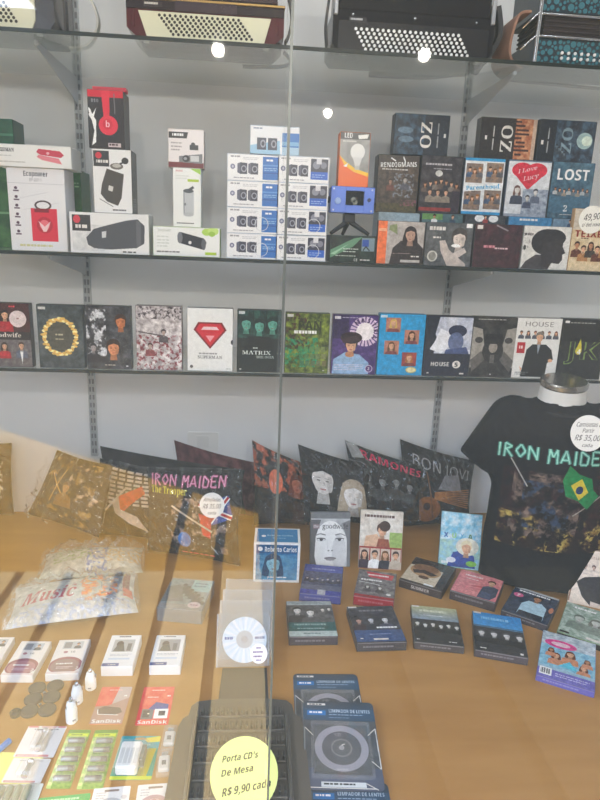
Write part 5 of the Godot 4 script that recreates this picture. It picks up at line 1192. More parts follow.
# ------------------------------------------------------------------ the setting
func build_setting():
	var paint := noise_mat("paint", col(224, 226, 228), col(230, 232, 234), 0.01, Vector3(0.6, 0.6, 0.6), 0.75, 3)
	struct("wall_back", box_mesh(Vector3(-1.3, -0.1, WALL_Z - 0.12), Vector3(2.0, 2.5, WALL_Z)), paint)
	struct("wall_left", box_mesh(Vector3(-1.3, -0.1, WALL_Z), Vector3(-1.2, 2.5, GLASS_Z - 0.03)), paint)
	struct("wall_right", box_mesh(Vector3(1.8, -0.1, WALL_Z), Vector3(1.9, 2.5, GLASS_Z - 0.03)), paint)
	struct("ceiling", box_mesh(Vector3(-1.3, 2.5, WALL_Z - 0.12), Vector3(2.0, 2.6, GLASS_Z + 0.05)), paint)
	# laminate counter
	var wood := noise_mat("wood", col(164, 116, 58), col(180, 132, 72), 0.008, Vector3(0.35, 0.35, 2.2), 0.32, 11, 5)
	struct("floor", box_mesh(Vector3(-1.2, -0.05, WALL_Z), Vector3(1.8, 0, GLASS_Z - 0.03), 0.002), wood)
	# slotted wall standards and glass shelves on brackets
	var steel := mat(col(186, 190, 194), 0.45, 0.3)
	var dark := mat(col(140, 142, 146), 0.8)
	for k in 2:
		var x: float = [-0.614, 0.784][k]
		var o := thing("shelf_standard", ["slotted grey metal shelf standard on the wall at left", "slotted grey metal shelf standard on the wall at right"][k], "shelf standard", Vector3(x, 0.25, WALL_Z), 0, "wall standards that carry the glass shelves")
		var st := new_st()
		add_box(st, Vector3(-0.0135, 0, 0), Vector3(-0.0105, 2.0, 0.014))
		add_box(st, Vector3(0.0105, 0, 0), Vector3(0.0135, 2.0, 0.014))
		var sl := new_st()
		var y := 0.0
		# the face between two rows of slots, with webs left between slots
		add_box(st, Vector3(-0.002, 0, 0.011), Vector3(0.002, 2.0, 0.014))
		while y < 2.0:
			add_box(st, Vector3(-0.0105, y, 0.011), Vector3(0.0105, y + 0.012, 0.014))
			y += 0.032
		part("channel", st.commit(), steel, o)
		add_box(sl, Vector3(-0.0105, 0, 0.0), Vector3(0.0105, 2.0, 0.003))
		part("channel_back", sl.commit(), dark, o)
	var glass := clear_mat(Color(0.82, 0.93, 0.9, 0.1), 0.02)
	var edge := mat(col(12, 26, 24), 0.35)
	for k in 3:
		var y: float = [SHELF_TOP, SHELF_MID, SHELF_LOW][k]
		var o := thing("glass_shelf", ["topmost glass shelf carrying the accordions", "middle glass shelf carrying cartons and discs", "lowest glass shelf carrying the single row of box sets"][k], "shelf", Vector3(0.3, y - 0.01, -1.93), 0, "glass shelves of the display")
		part("pane", box_mesh(Vector3(-1.45, 0.0, -0.49), Vector3(1.45, 0.0095, -0.003)), glass, o)
		part("front_edge", box_mesh(Vector3(-1.45, -0.0005, -0.003), Vector3(1.45, 0.01, 0.0), 0.001), edge, o)
		for x in [-0.614, 0.784]:
			var b := thing("shelf_bracket", ["%s bracket under the topmost glass shelf", "%s bracket under the middle glass shelf", "%s bracket under the lowest glass shelf"][k] % ("left grey metal" if x < 0 else "right grey metal"), "bracket", Vector3(x, y - 0.0105, WALL_Z + 0.014), 0, "metal shelf brackets")
			# blade outline in (depth, height)
			var st := new_st()
			var poly := PackedVector2Array([Vector2(0, 0), Vector2(0.43, 0), Vector2(0.43, -0.012), Vector2(0.4, -0.018), Vector2(0.06, -0.075), Vector2(0, -0.09)])
			add_prism(st, poly, -0.0015, 0.0015)
			var m := MeshInstance3D.new()
			m.name = "blade"
			m.mesh = st.commit()
			m.material_override = steel
			m.rotation_degrees.y = -90
			b.add_child(m)
			part("tip", cbox(0.012, 0.012, 0.012, 0.002), steel, b, Vector3(0, -0.0123, 0.42))
	# fluorescent tube under the ceiling, just inside the panes, above the picture
	var tl := thing("tube_light", "white fluorescent tube under the display ceiling above the picture", "lamp", Vector3(0.3, 2.44, -1.15))
	part("housing", box_mesh(Vector3(-0.9, 0.012, -0.03), Vector3(0.9, 0.06, 0.03), 0.004), mat(col(226, 226, 226), 0.4), tl)
	var tm := StandardMaterial3D.new()
	tm.albedo_color = WHITE
	tm.emission_enabled = true
	tm.emission = Color(0.94, 0.97, 1.0)
	tm.emission_energy_multiplier = 2.0
	part("tube", tube_mesh([Vector3(-0.88, 0, 0), Vector3(0.88, 0, 0)], 0.012, 12), tm, tl)
	var al := AreaLight3D.new()
	al.name = "tube_glow"
	al.area_size = Vector2(1.76, 0.03)
	al.light_color = Color(0.94, 0.97, 1.0)
	al.light_energy = 0.38
	al.area_range = 12.0
	al.shadow_enabled = true
	al.position = Vector3(0, -0.016, -0.008)
	al.rotation_degrees.x = -58
	tl.add_child(al)
	# socket plate low on the wall
	var pl := thing("wall_plate", "blank white socket plate low on the back wall", "wall plate", Vector3(-0.18, 0.275, WALL_Z))
	part("plate", prism_mesh(rounded(0.126, 0.08, 0.006, 3, Vector2(0, 0.04)), 0, 0.006), mat(col(222, 222, 220), 0.5), pl)
	part("insert", prism_mesh(rounded(0.05, 0.05, 0.003, 2, Vector2(0, 0.04)), 0.006, 0.009), mat(col(214, 214, 212), 0.4), pl)

func build_street():
	# shop front round the display: plinth under it, lintel over it, piers beside it
	var stucco := noise_mat("stucco", col(150, 146, 138), col(170, 166, 158), 0.05, Vector3(1, 1, 1), 0.9, 5)
	struct("trim_1", box_mesh(Vector3(-2.6, -0.6, GLASS_Z - 0.12), Vector3(3.2, -0.05, GLASS_Z + 0.06)), stucco)
	struct("trim_2", box_mesh(Vector3(-2.6, 2.2, GLASS_Z - 0.03), Vector3(3.2, 2.5, GLASS_Z + 0.06)), stucco)
	struct("wall_front_left", box_mesh(Vector3(-2.6, -0.05, GLASS_Z - 0.03), Vector3(-1.2, 2.2, GLASS_Z + 0.06)), stucco)
	struct("wall_front_right", box_mesh(Vector3(1.8, -0.05, GLASS_Z - 0.03), Vector3(3.2, 2.2, GLASS_Z + 0.06)), stucco)
	# street ground, sunlit ochre paving boards with dark joints, canopy over the right of it
	struct("ground", box_mesh(Vector3(-14, -0.72, GLASS_Z - 0.03), Vector3(14, -0.62, 16)), noise_mat("asphalt", col(32, 31, 30), col(46, 44, 42), 0.1, Vector3(1.5, 1.5, 1.5), 0.9, 6))
	var pv := Node3D.new()
	pv.name = "pavement"
	add_child(pv)
	pv.set_meta("kind", "structure")
	var ochre := noise_mat("ochre", col(196, 170, 118), col(210, 184, 132), 0.05, Vector3(1, 1, 1), 0.8, 7)
	var yellow := noise_mat("yellow", col(172, 124, 30), col(188, 142, 38), 0.05, Vector3(1, 1, 1), 0.8, 17)
	for k in 12:
		var x := -2.925 + 0.255 * k
		part("paving_board", box_mesh(Vector3(x, -0.62, GLASS_Z + 0.07), Vector3(x + 0.208, -0.6, 1.3)), ochre, pv)
		var xe := x + (0.254 if k < 9 else 0.2)
		var slab := part("paving_slab", prism_mesh(PackedVector2Array([Vector2(x, -1.301), Vector2(xe, -1.301), Vector2(xe, (xe + 0.04) * 0.77 - 2.1), Vector2(x, (x + 0.04) * 0.77 - 2.1)]), -0.62, -0.6), yellow, pv)
		slab.rotation_degrees.x = -90
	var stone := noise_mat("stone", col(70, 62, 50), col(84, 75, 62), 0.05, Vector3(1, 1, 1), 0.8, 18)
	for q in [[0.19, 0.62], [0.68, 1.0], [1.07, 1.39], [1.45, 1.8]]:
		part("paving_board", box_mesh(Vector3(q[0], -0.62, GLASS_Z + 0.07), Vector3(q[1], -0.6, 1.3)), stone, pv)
	struct("trim_3", box_mesh(Vector3(-1.4, 2.5, GLASS_Z + 0.05), Vector3(5, 2.62, 3.4)), noise_mat("canopy", col(56, 55, 54), col(66, 65, 64), 0.02, Vector3(1, 1, 1), 0.9, 8))
	struct("wall_opposite", box_mesh(Vector3(-14, -0.62, 10), Vector3(14, 4.6, 10.4)), noise_mat("facade", col(44, 43, 42), col(56, 54, 52), 0.02, Vector3(1, 1, 1), 0.9, 9))
	# round lamps under the canopy
	for k in 3:
		var at: Vector3 = [Vector3(-0.155, 1.905, 1.28), Vector3(0.755, 1.945, 1.28), Vector3(0.505, 1.965, 2.8)][k]
		var o := thing("pendant_lamp", ["round white pendant lamp mirrored in the left pane", "round white pendant lamp mirrored over the black accordion", "small far pendant lamp mirrored under the top shelf"][k], "lamp", at, 0, "pendant lamps under the canopy")
		part("cord", tube_mesh([Vector3(0, 0.05, 0), Vector3(0, 2.5 - at.y, 0)], 0.004, 6), mat(INK, 0.6), o)
		part("socket", lathe_mesh([[0.0, 0.075], [0.018, 0.07], [0.02, 0.022], [0.0, 0.022]], 14), mat(col(200, 200, 200), 0.5), o)
		var gm := StandardMaterial3D.new()
		gm.albedo_color = WHITE
		gm.emission_enabled = true
		gm.emission = Color(1, 0.98, 0.94)
		gm.emission_energy_multiplier = 20.0
		var prof := []
		for j in 9:
			var a := PI * j / 8.0
			prof.append([maxf(0.0, sin(a)) * 0.026, -cos(a) * 0.026])
		part("bulb", lathe_mesh(prof, 18), gm, o)
		var l := OmniLight3D.new()
		l.name = "bulb_light"
		l.light_color = Color(1, 0.97, 0.92)
		l.light_energy = 0.6
		l.light_size = 0.025
		l.omni_range = 12.0
		l.shadow_enabled = true
		o.add_child(l)

func build_panes():
	var g := clear_mat(Color(0.9, 0.95, 0.94, 0.015), 0.01)
	var rim := mat(col(92, 97, 96), 0.3, 0.2)
	var a := thing("sliding_door", "left sliding glass pane with a vertical edge across the view", "sliding door", Vector3(-0.577, -0.03, GLASS_Z))
	part("pane", box_mesh(Vector3(-0.62, 0, -0.003), Vector3(0.621, 2.24, 0.003)), g, a)
	part("edge", box_mesh(Vector3(0.621, 0, -0.003), Vector3(0.6245, 2.24, 0.003)), rim, a)
	var b := thing("sliding_door", "right sliding glass pane behind the left one", "sliding door", Vector3(0.9, -0.03, GLASS_Z - 0.014))
	part("pane", box_mesh(Vector3(-0.86, 0, -0.003), Vector3(0.9, 2.24, 0.003)), g, b)

# ------------------------------------------------------------------ accordions on the topmost shelf
func dots_mesh(cols: int, rows: int, dx: float, dy: float, shear: float, r: float, thick: float, org: Vector3) -> ArrayMesh:
	var st := new_st()
	for j in rows:
		for i in cols:
			var c := org + Vector3(i * dx + j * shear, -j * dy, 0)
			for s in 8:
				var a := TAU * s / 8
				var b := TAU * (s + 1) / 8
				var p := c + Vector3(cos(a), sin(a), 0) * r
				var q := c + Vector3(cos(b), sin(b), 0) * r
				tri(st, c + Vector3(0, 0, thick), p + Vector3(0, 0, thick), q + Vector3(0, 0, thick), Vector3.BACK)
				quad(st, p + Vector3(0, 0, thick), q + Vector3(0, 0, thick), q, p, Vector3(cos((a + b) / 2), sin((a + b) / 2), 0))
	return st.commit()

func bellows_mesh(w: float, y0: float, y1: float, d: float, n: int) -> ArrayMesh:
	var st := new_st()
	for k in n:
		var a := y0 + (y1 - y0) * k / n
		var b := y0 + (y1 - y0) * (k + 1) / n
		add_box(st, Vector3(-w / 2 + 0.004, a, -d + 0.004), Vector3(w / 2 - 0.004, b, -0.004))
		add_box(st, Vector3(-w / 2, a + (b - a) * 0.3, -d), Vector3(w / 2, b - (b - a) * 0.3, 0), 0.001)
	return st.commit()

func strap_mesh(pts: Array, wide: float, thick: float) -> ArrayMesh:
	# flat strap swept along points, broad side along z
	var st := new_st()
	for k in pts.size() - 1:
		var d: Vector3 = (pts[k + 1] - pts[k]).normalized()
		var n := Vector3(-d.y, d.x, 0).normalized() * thick / 2
		var z := Vector3(0, 0, wide / 2)
		var a: Vector3 = pts[k]
		var b: Vector3 = pts[k + 1]
		quad(st, a + n + z, b + n + z, b - n + z, a - n + z, Vector3.BACK)
		quad(st, a + n - z, b + n - z, b - n - z, a - n - z, Vector3.FORWARD)
		quad(st, a + n + z, b + n + z, b + n - z, a + n - z, n.normalized())
		quad(st, a - n + z, b - n + z, b - n - z, a - n - z, -n.normalized())
	return st.commit()

func curve(pts: Array, n := 6) -> Array:
	var c := Curve3D.new()
	for k in pts.size():
		var t: Vector3 = (pts[mini(k + 1, pts.size() - 1)] - pts[maxi(k - 1, 0)]) / 6.0
		c.add_point(pts[k], -t, t)
	var out := []
	for k in (pts.size() - 1) * n + 1:
		out.append(c.sample(int(float(k) / n), fmod(float(k) / n, 1.0)) if k < (pts.size() - 1) * n else pts[-1])
	return out

func build_top_shelf():
	var y := SHELF_TOP
	var z := -1.965
	var chrome := mat(col(210, 212, 216), 0.18, 0.9)
	var cream := mat(col(214, 212, 184), 0.3)
	# cream and dark accordion at the left edge
	var a := thing("accordion", "accordion with cream punched grille cut off at the left edge", "accordion", Vector3(-0.8, y, z), 0, "accordions on the topmost shelf")
	part("body", prism_mesh(PackedVector2Array([Vector2(-0.24, 0.004), Vector2(0.235, 0.004), Vector2(0.25, 0.03), Vector2(0.25, 0.16), Vector2(-0.24, 0.16)]), -0.2, 0), mat(col(58, 56, 60), 0.25), a)
	part("grille_plate", prism_mesh(PackedVector2Array([Vector2(-0.2, 0.006), Vector2(0.19, 0.006), Vector2(0.2, 0.03), Vector2(0.2, 0.13), Vector2(-0.2, 0.13)]), 0, 0.006), cream, a)
	tag(part("grille_hole", dots_mesh(22, 7, 0.0135, 0.0088, 0.006, 0.0042, 0.0012, Vector3(-0.17, 0.075, 0.006)), mat(col(50, 46, 40), 0.7), a), "dark punched holes", "", "", "stuff")
	part("bellows", bellows_mesh(0.44, 0.16, 0.3, 0.19, 8), mat(col(40, 36, 38), 0.6), a)
	for s in [-1, 1]: part("foot", lathe_mesh([[0.0, 0], [0.009, 0], [0.009, 0.005], [0.0, 0.005]], 12), mat(col(190, 190, 190), 0.4), a, Vector3(0.2 * s, 0, -0.03))
	part("strap", strap_mesh(curve([Vector3(0.31, 0.16, -0.06), Vector3(0.345, 0.09, -0.07), Vector3(0.345, 0.05, -0.1), Vector3(0.3, 0.015, -0.16), Vector3(0.22, 0.012, -0.2)]), 0.03, 0.006), mat(col(198, 198, 192), 0.5), a)
	part("strap", strap_mesh(curve([Vector3(0.262, 0.16, -0.04), Vector3(0.268, 0.08, -0.05), Vector3(0.256, 0.02, -0.09)]), 0.03, 0.006), mat(col(64, 62, 66), 0.5), a)
	# wine red accordion
	a = thing("accordion", "wine red accordion with a cream trapezoid grille of black holes", "accordion", Vector3(-0.136, y, z), 0, "accordions on the topmost shelf")
	var wine := mat(col(84, 32, 40), 0.2)
	part("body", prism_mesh(PackedVector2Array([Vector2(-0.19, 0.004), Vector2(0.19, 0.004), Vector2(0.219, 0.03), Vector2(0.219, 0.105), Vector2(-0.219, 0.105), Vector2(-0.219, 0.03)]), -0.2, 0), wine, a)
	part("grille_plate", prism_mesh(PackedVector2Array([Vector2(-0.163, 0.006), Vector2(0.163, 0.006), Vector2(0.182, 0.071), Vector2(-0.186, 0.071)]), 0, 0.005), cream, a)
	tag(part("grille_hole", dots_mesh(16, 7, 0.0146, 0.0077, 0.0062, 0.0041, 0.0012, Vector3(-0.128, 0.062, 0.005)), mat(col(42, 36, 34), 0.7), a), "black punched holes", "", "", "stuff")
	part("band", box_mesh(Vector3(-0.219, 0.076, 0), Vector3(0.219, 0.099, 0.004), 0.001), mat(col(44, 34, 40), 0.2), a)
	part("band_plate", box_mesh(Vector3(-0.086, 0.074, 0.004), Vector3(0.086, 0.1, 0.007), 0.001), mat(col(60, 44, 52), 0.25), a)
	part("gold_trim", box_mesh(Vector3(-0.221, 0.1, -0.2), Vector3(0.221, 0.106, 0.006), 0.001), mat(col(196, 160, 96), 0.3, 0.6), a)
	part("badge", printed_card("badge_wine", PackedVector2Array([Vector2(-0.172, 0.082), Vector2(-0.12, 0.082), Vector2(-0.12, 0.096), Vector2(-0.172, 0.096)]), 0.005, INK), null, a)
	part("bellows", bellows_mesh(0.4, 0.106, 0.26, 0.19, 9), mat(col(52, 26, 32), 0.6), a)
	for s in [-1, 1]:
		part("foot", lathe_mesh([[0.0, 0], [0.008, 0], [0.008, 0.005], [0.0, 0.005]], 12), mat(col(170, 170, 170), 0.4), a, Vector3(0.17 * s, 0, -0.03))
		part("side_rib", box_mesh(Vector3(0.2 * s - 0.004, 0.03, 0), Vector3(0.2 * s + 0.004, 0.075, 0.004), 0.001), wine, a)
	part("strap", strap_mesh(curve([Vector3(0.226, 0.16, -0.03), Vector3(0.242, 0.1, -0.04), Vector3(0.236, 0.05, -0.05), Vector3(0.226, 0.03, -0.06)]), 0.035, 0.007), mat(col(60, 58, 60), 0.6), a)
	part("strap", strap_mesh(curve([Vector3(0.226, 0.03, -0.15), Vector3(0.25, 0.013, -0.18), Vector3(0.22, 0.008, -0.23), Vector3(0.1, 0.007, -0.25)]), 0.025, 0.006), mat(col(66, 64, 66), 0.6), a)
	# black accordion
	a = thing("accordion", "glossy black accordion with a grille of white dots", "accordion", Vector3(0.458, y, z), 0, "accordions on the topmost shelf")
	var black := mat(col(20, 20, 28), 0.2)
	black.metallic_specular = 0.3
	part("body", prism_mesh(PackedVector2Array([Vector2(-0.22, 0.004), Vector2(0.22, 0.004), Vector2(0.236, 0.022), Vector2(0.236, 0.11), Vector2(-0.236, 0.11), Vector2(-0.236, 0.022)]), -0.2, 0), black, a)
	part("grille_plate", prism_mesh(rounded(0.44, 0.076, 0.006, 3, Vector2(0, 0.044)), 0, 0.004), mat(col(22, 22, 30), 0.25), a)
	tag(part("grille_dot", dots_mesh(20, 6, 0.0158, 0.0102, 0.0062, 0.0045, 0.0012, Vector3(-0.17, 0.062, 0.004)), mat(col(222, 222, 222), 0.4), a), "white grille dots", "", "", "stuff")
	part("upper_case", box_mesh(Vector3(-0.222, 0.11, -0.19), Vector3(0.222, 0.24, 0.0), 0.004), black, a)
	for x in [-0.18, 0.0, 0.18]: part("stud", lathe_mesh([[0.0, 0.0], [0.004, 0.0], [0.003, 0.003], [0.0, 0.004]], 10), chrome, a, Vector3(x, 0.098, 0.001)).rotation_degrees.x = 90
	for s in [-1, 1]: part("side_rail", box_mesh(Vector3(0.229 * s - 0.006, 0.095, -0.004), Vector3(0.229 * s + 0.006, 0.24, 0.006), 0.002), mat(col(170, 172, 176), 0.35, 0.7), a)
	part("badge", printed_card("badge_black", PackedVector2Array([Vector2(-0.19, 0.078), Vector2(-0.14, 0.078), Vector2(-0.14, 0.092), Vector2(-0.19, 0.092)]), 0.005, INK), null, a)
	for s in [-1, 1]: part("foot", lathe_mesh([[0.0, 0], [0.01, 0], [0.01, 0.005], [0.0, 0.005]], 12), mat(col(120, 120, 120), 0.4), a, Vector3(0.2 * s, 0, -0.03))
	part("strap", strap_mesh(curve([Vector3(0.245, 0.15, -0.02), Vector3(0.262, 0.09, -0.03), Vector3(0.258, 0.05, -0.06), Vector3(0.23, 0.012, -0.12), Vector3(0.12, 0.008, -0.23), Vector3(-0.08, 0.008, -0.25)]), 0.025, 0.014), mat(col(40, 40, 44), 0.6), a)
	part("strap", strap_mesh(curve([Vector3(0.25, 0.17, -0.08), Vector3(0.266, 0.11, -0.09), Vector3(0.266, 0.06, -0.12), Vector3(0.25, 0.012, -0.18)]), 0.025, 0.016), mat(col(52, 52, 56), 0.6), a)
	part("strap", strap_mesh(curve([Vector3(-0.246, 0.15, -0.03), Vector3(-0.252, 0.08, -0.04), Vector3(-0.244, 0.03, -0.07)]), 0.03, 0.006), mat(col(60, 60, 64), 0.6), a)
	# blue pebbled accordion at the right edge
	a = thing("accordion", "accordion with teal pebbled plates, chrome rails and a brown leather strap", "accordion", Vector3(1.03, y, z), 0, "accordions on the topmost shelf")
	part("body", box_mesh(Vector3(-0.21, 0.004, -0.2), Vector3(0.3, 0.074, 0), 0.003), mat(col(24, 44, 56), 0.3), a)
	part("upper_case", box_mesh(Vector3(-0.21, 0.138, -0.2), Vector3(0.3, 0.26, 0), 0.003), mat(col(24, 44, 56), 0.3), a)
	part("bellows", bellows_mesh(0.48, 0.074, 0.138, 0.19, 5), mat(col(36, 24, 28), 0.7), a, Vector3(0.05, 0, -0.004))
	for lev in [[0.006, 0.072], [0.142, 0.2]]:
		var st := new_st()
		var g := RandomNumberGenerator.new()
		g.seed = 5
		var done := []
		for k in 5000:
			var c := Vector2(g.randf_range(-0.198, 0.29), g.randf_range(lev[0] + 0.004, lev[1] - 0.003))
			var r := g.randf_range(0.0035, 0.0035 + 0.0075 * (1.0 - k / 5000.0))
			if c.y - r < lev[0] or c.y + r > lev[1]: continue
			var ok := true
			for d in done:
				if d[0].distance_to(c) < d[1] + r + 0.0012:
					ok = false
					break
			if ok:
				done.append([c, r])
				add_prism(st, disc_poly(r, r, 9, c), 0.0, 0.0015)
		tag(part("pebble", st.commit(), mat(col(66, 116, 128), 0.25), a), "teal pebble inlay", "", "", "stuff")
	tag(part("grille_dot", dots_mesh(9, 2, 0.02, 0.014, 0.0, 0.0045, 0.0035, Vector3(-0.125, 0.036, 0.0)), mat(col(222, 222, 222), 0.4), a), "white round bass buttons", "", "", "stuff")
	for h in [0.076, 0.134]:
		part("chrome_rail", tube_mesh([Vector3(-0.24, h - 0.03, -0.03), Vector3(-0.212, h, 0.004), Vector3(0.3, h, 0.004)], 0.0035, 8), chrome, a)
	part("chrome_post", tube_mesh([Vector3(-0.207, 0.004, 0.004), Vector3(-0.204, 0.26, 0.004)], 0.0055, 8), chrome, a)
	part("hand_strap", strap_mesh(curve([Vector3(-0.235, 0.136, -0.06), Vector3(-0.27, 0.125, -0.06), Vector3(-0.286, 0.06, -0.06), Vector3(-0.284, 0.02, -0.06), Vector3(-0.25, 0.008, -0.1), Vector3(-0.21, 0.008, -0.14)]), 0.14, 0.007), mat(col(140, 100, 80), 0.55), a)
	for s in [-1, 1]: part("foot", lathe_mesh([[0.0, 0], [0.008, 0], [0.008, 0.005], [0.0, 0.005]], 12), chrome, a, Vector3(0.19 * s, 0, -0.03))
	part("strap", strap_mesh(curve([Vector3(-0.27, 0.009, -0.13), Vector3(-0.2, 0.006, -0.2), Vector3(0.0, 0.006, -0.23), Vector3(0.2, 0.006, -0.25)]), 0.025, 0.005), mat(col(52, 44, 42), 0.6), a)

# ------------------------------------------------------------------ middle shelf
func build_mid_shelf():
	standing("green_low", "cardboard_carton", "large green carton behind the white speaker cartons at left", "carton", col(44, 90, 54))
	standing("green_up", "cardboard_carton", "dark green carton on top of the large green carton", "carton", col(26, 76, 58))
	standing("eco", "speaker_carton", "tall white carton showing a red portable speaker with a ring handle", "carton", col(214, 214, 218))
	standing("adman", "flat_carton", "flat white carton with a red picture lying on the red speaker carton", "carton", col(214, 214, 212))
	standing("spk_wide", "speaker_carton", "wide white carton showing a dark grey barrel speaker", "carton", col(206, 206, 206))
	standing("spk_tall", "speaker_carton", "upright white carton with black side showing a dark tube speaker", "carton", col(64, 64, 66), "", {"right": "spk_tall_side"})
	var hc := standing("headph", "headphone_carton", "black and red carton showing a headphone, topmost of its stack", "carton", col(56, 48, 50))
	part("hanging_flap", box_mesh(Vector3(-0.04, P["headph"][4], -0.05), Vector3(0.055, P["headph"][4] + 0.012, -0.02), 0.001), mat(col(206, 40, 60), 0.4), hc).set_meta("label", "red hanging flap")
	standing("spk_low", "speaker_carton", "low white carton with green corner showing a black pill speaker", "carton", col(150, 176, 110))
	standing("spk_bottle", "speaker_carton", "narrow white carton with green corner showing a bottle shaped speaker", "carton", col(214, 216, 214))
	standing("adapter", "adapter_carton", "small white and dark red carton on top of the narrow white carton", "carton", col(176, 168, 168))
	for r in 4:
		for c in 2:
			var key: String = ["ml%d", "mr%d"][c] % r
			var p: Array = P[key]
			var m := MeshInstance3D.new()
			m.name = numbered("desktop_speaker_carton")
			m.mesh = printed_box(p[3] - 0.001, p[4] - 0.0006, p[5], {"front": "speaker_carton_%d" % (c + (2 if r < 2 else 0))}, col(196, 206, 222))
			add_child(m)
			place(m, key)
			var where: String = ["lowest", "second from the bottom", "third from the bottom", "fourth from the bottom"][r]
			tag(m, ("white carton of two speakers with blue panel, %s in the left stack" if c == 0 else "white carton of two speakers with dark photo, %s in the right stack") % where, "carton", "stacked desktop speaker cartons")
	standing("mtop", "desktop_speaker_carton", "light blue and white speaker carton lying on top across both stacks", "carton", col(176, 196, 216), "stacked desktop speaker cartons")
	standing("laserbox", "projector_carton", "dark green printed carton under the small blue projector", "carton", col(40, 48, 46))
	standing("led", "bulb_carton", "grey and orange bulb carton standing on the blue projector", "carton", col(206, 110, 60))
	build_projector()
	var dvd := "box sets on the middle shelf"
	var rl := ["pale grey blue box set under the brown jagged title set", "teal and green box set under the dark group portrait set", "dark box set with white discs under the four photo set", "bright blue box set under the red heart set", "pale blue box set under the blue set with giant white title"]
	var rc := [col(150, 166, 176), col(70, 92, 98), col(56, 60, 66), col(56, 116, 160), col(106, 134, 156)]
	for k in 5: standing("r%d" % k, "disc_box_set", rl[k], "box set", rc[k], dvd)
	var ml := ["dark brown box set with a jagged white title", "dark box set with a group portrait below a pale moon", "white and blue box set with four family photos", "white box set with a big red heart", "blue grey box set with a giant white title over a row of people"]
	var mc := [col(50, 44, 42), col(40, 36, 40), col(60, 80, 100), col(70, 84, 104), col(40, 56, 70)]
	for k in 5: standing("m%d" % k, "disc_box_set", ml[k], "box set", mc[k], dvd)
	var ol := ["dark blue box set lying sideways with a white sideways title", "black and rust brown box set lying sideways with a city skyline", "black box set lying sideways with a glowing blue light"]
	for k in 3: standing("o%d" % k, "disc_box_set", ol[k], "box set", [col(26, 28, 36), col(34, 28, 28), col(20, 22, 30)][k], dvd)
	var fl := ["square album with orange stripe and a dark haired woman", "grey square album with a smiling face and a raised hand", "very dark red square album with one small line of lettering", "white square album with a dark profile silhouette", "tan album with red lettering over a band portrait"]
	for k in 5: standing("f%d" % k, "music_album", fl[k], "album", [col(60, 56, 56), col(70, 70, 72), col(44, 32, 36), col(150, 150, 148), col(176, 140, 96)][k], "square albums at the front of the middle shelf")
	var f: Array = P["f4"]
	var pr := thing("price_sticker", "round white handwritten price tag on the tan album", "price tag", Vector3(f[0] - 0.02, f[1] + f[4] - 0.032, f[2] + 0.0005))
	part("disc", printed_card("price_album", disc_poly(0.042, 0.042, 28), 0.0015, col(230, 228, 220)), null, pr)

func build_projector():
	var p: Array = P["laser"]
	var base: float = P["laserbox"][1] + P["laserbox"][4]
	var o := thing("mini_projector", "small blue metal projector on a black tripod", "projector", Vector3(p[0], base, p[2] - 0.005))
	var w: float = p[3]
	var h: float = p[4]
	var y0: float = p[1] - base
	var blue := mat(col(92, 122, 206), 0.35, 0.2)
	var st := new_st()
	# housing with a rectangular window in its face
	add_box(st, Vector3(-w / 2, y0, -0.06), Vector3(w / 2, y0 + h, -0.004), 0.004)
	part("housing", st.commit(), blue, o)
	st = new_st()
	var x0 := -w * 0.16
	var x1 := w * 0.26
	add_box(st, Vector3(-w / 2, y0, -0.004), Vector3(x0, y0 + h, 0.004), 0.001)
	add_box(st, Vector3(x1, y0, -0.004), Vector3(w / 2, y0 + h, 0.004), 0.001)
	add_box(st, Vector3(x0, y0 + h * 0.84, -0.004), Vector3(x1, y0 + h, 0.004), 0.001)
	add_box(st, Vector3(x0, y0, -0.004), Vector3(x1, y0 + h * 0.3, 0.004), 0.001)
	part("face_plate", st.commit(), blue, o)
	part("window", box_mesh(Vector3(x0, y0 + h * 0.3, -0.004), Vector3(x1, y0 + h * 0.84, -0.002)), mat(col(20, 22, 26), 0.1), o)
	for s in [[0.02, 0.5], [0.06, 0.42]]:
		part("lens", lathe_mesh([[0.0, 0.004], [0.008, 0.004], [0.01, 0.0], [0.0, 0.0]], 14), mat(col(120, 124, 120), 0.2, 0.6), o, Vector3(w * s[0], y0 + h * s[1], -0.002)).rotation_degrees.x = 90
	part("button", lathe_mesh([[0.0, 0.003], [0.009, 0.002], [0.01, 0.0], [0.0, 0.0]], 16), mat(col(150, 176, 222), 0.4), o, Vector3(-w * 0.34, y0 + h * 0.45, 0.004)).rotation_degrees.x = 90
	part("button", lathe_mesh([[0.0, 0.002], [0.005, 0.002], [0.006, 0.0], [0.0, 0.0]], 12), mat(col(40, 50, 90), 0.4), o, Vector3(w * 0.38, y0 + h * 0.52, 0.004)).rotation_degrees.x = 90
	for sx in [-1, 1]:
		for sy in [0.1, 0.9]: part("screw", lathe_mesh([[0.0, 0.002], [0.0025, 0.002], [0.003, 0.0]], 8), mat(col(190, 196, 210), 0.3, 0.7), o, Vector3(sx * w * 0.44, y0 + h * sy, 0.004)).rotation_degrees.x = 90
		part("side_knob", lathe_mesh([[0.0, 0.01], [0.01, 0.01], [0.01, 0.0], [0.0, 0.0]], 12), mat(col(40, 44, 60), 0.5), o, Vector3(sx * w / 2, y0 + h * 0.5, -0.03)).rotation_degrees.z = -90 * sx
	var blk := mat(col(30, 30, 32), 0.5)
	part("tripod_head", box_mesh(Vector3(-0.022, y0 - 0.028, -0.045), Vector3(0.014, y0, -0.015), 0.003), blk, o)
	for e in [Vector3(-0.062, 0.005, -0.005), Vector3(0.058, 0.005, -0.005), Vector3(-0.012, 0.005, -0.09)]:
		part("tripod_leg", tube_mesh([Vector3(-0.004, y0 - 0.022, -0.03), e], [0.009, 0.0055], 8), blk, o)

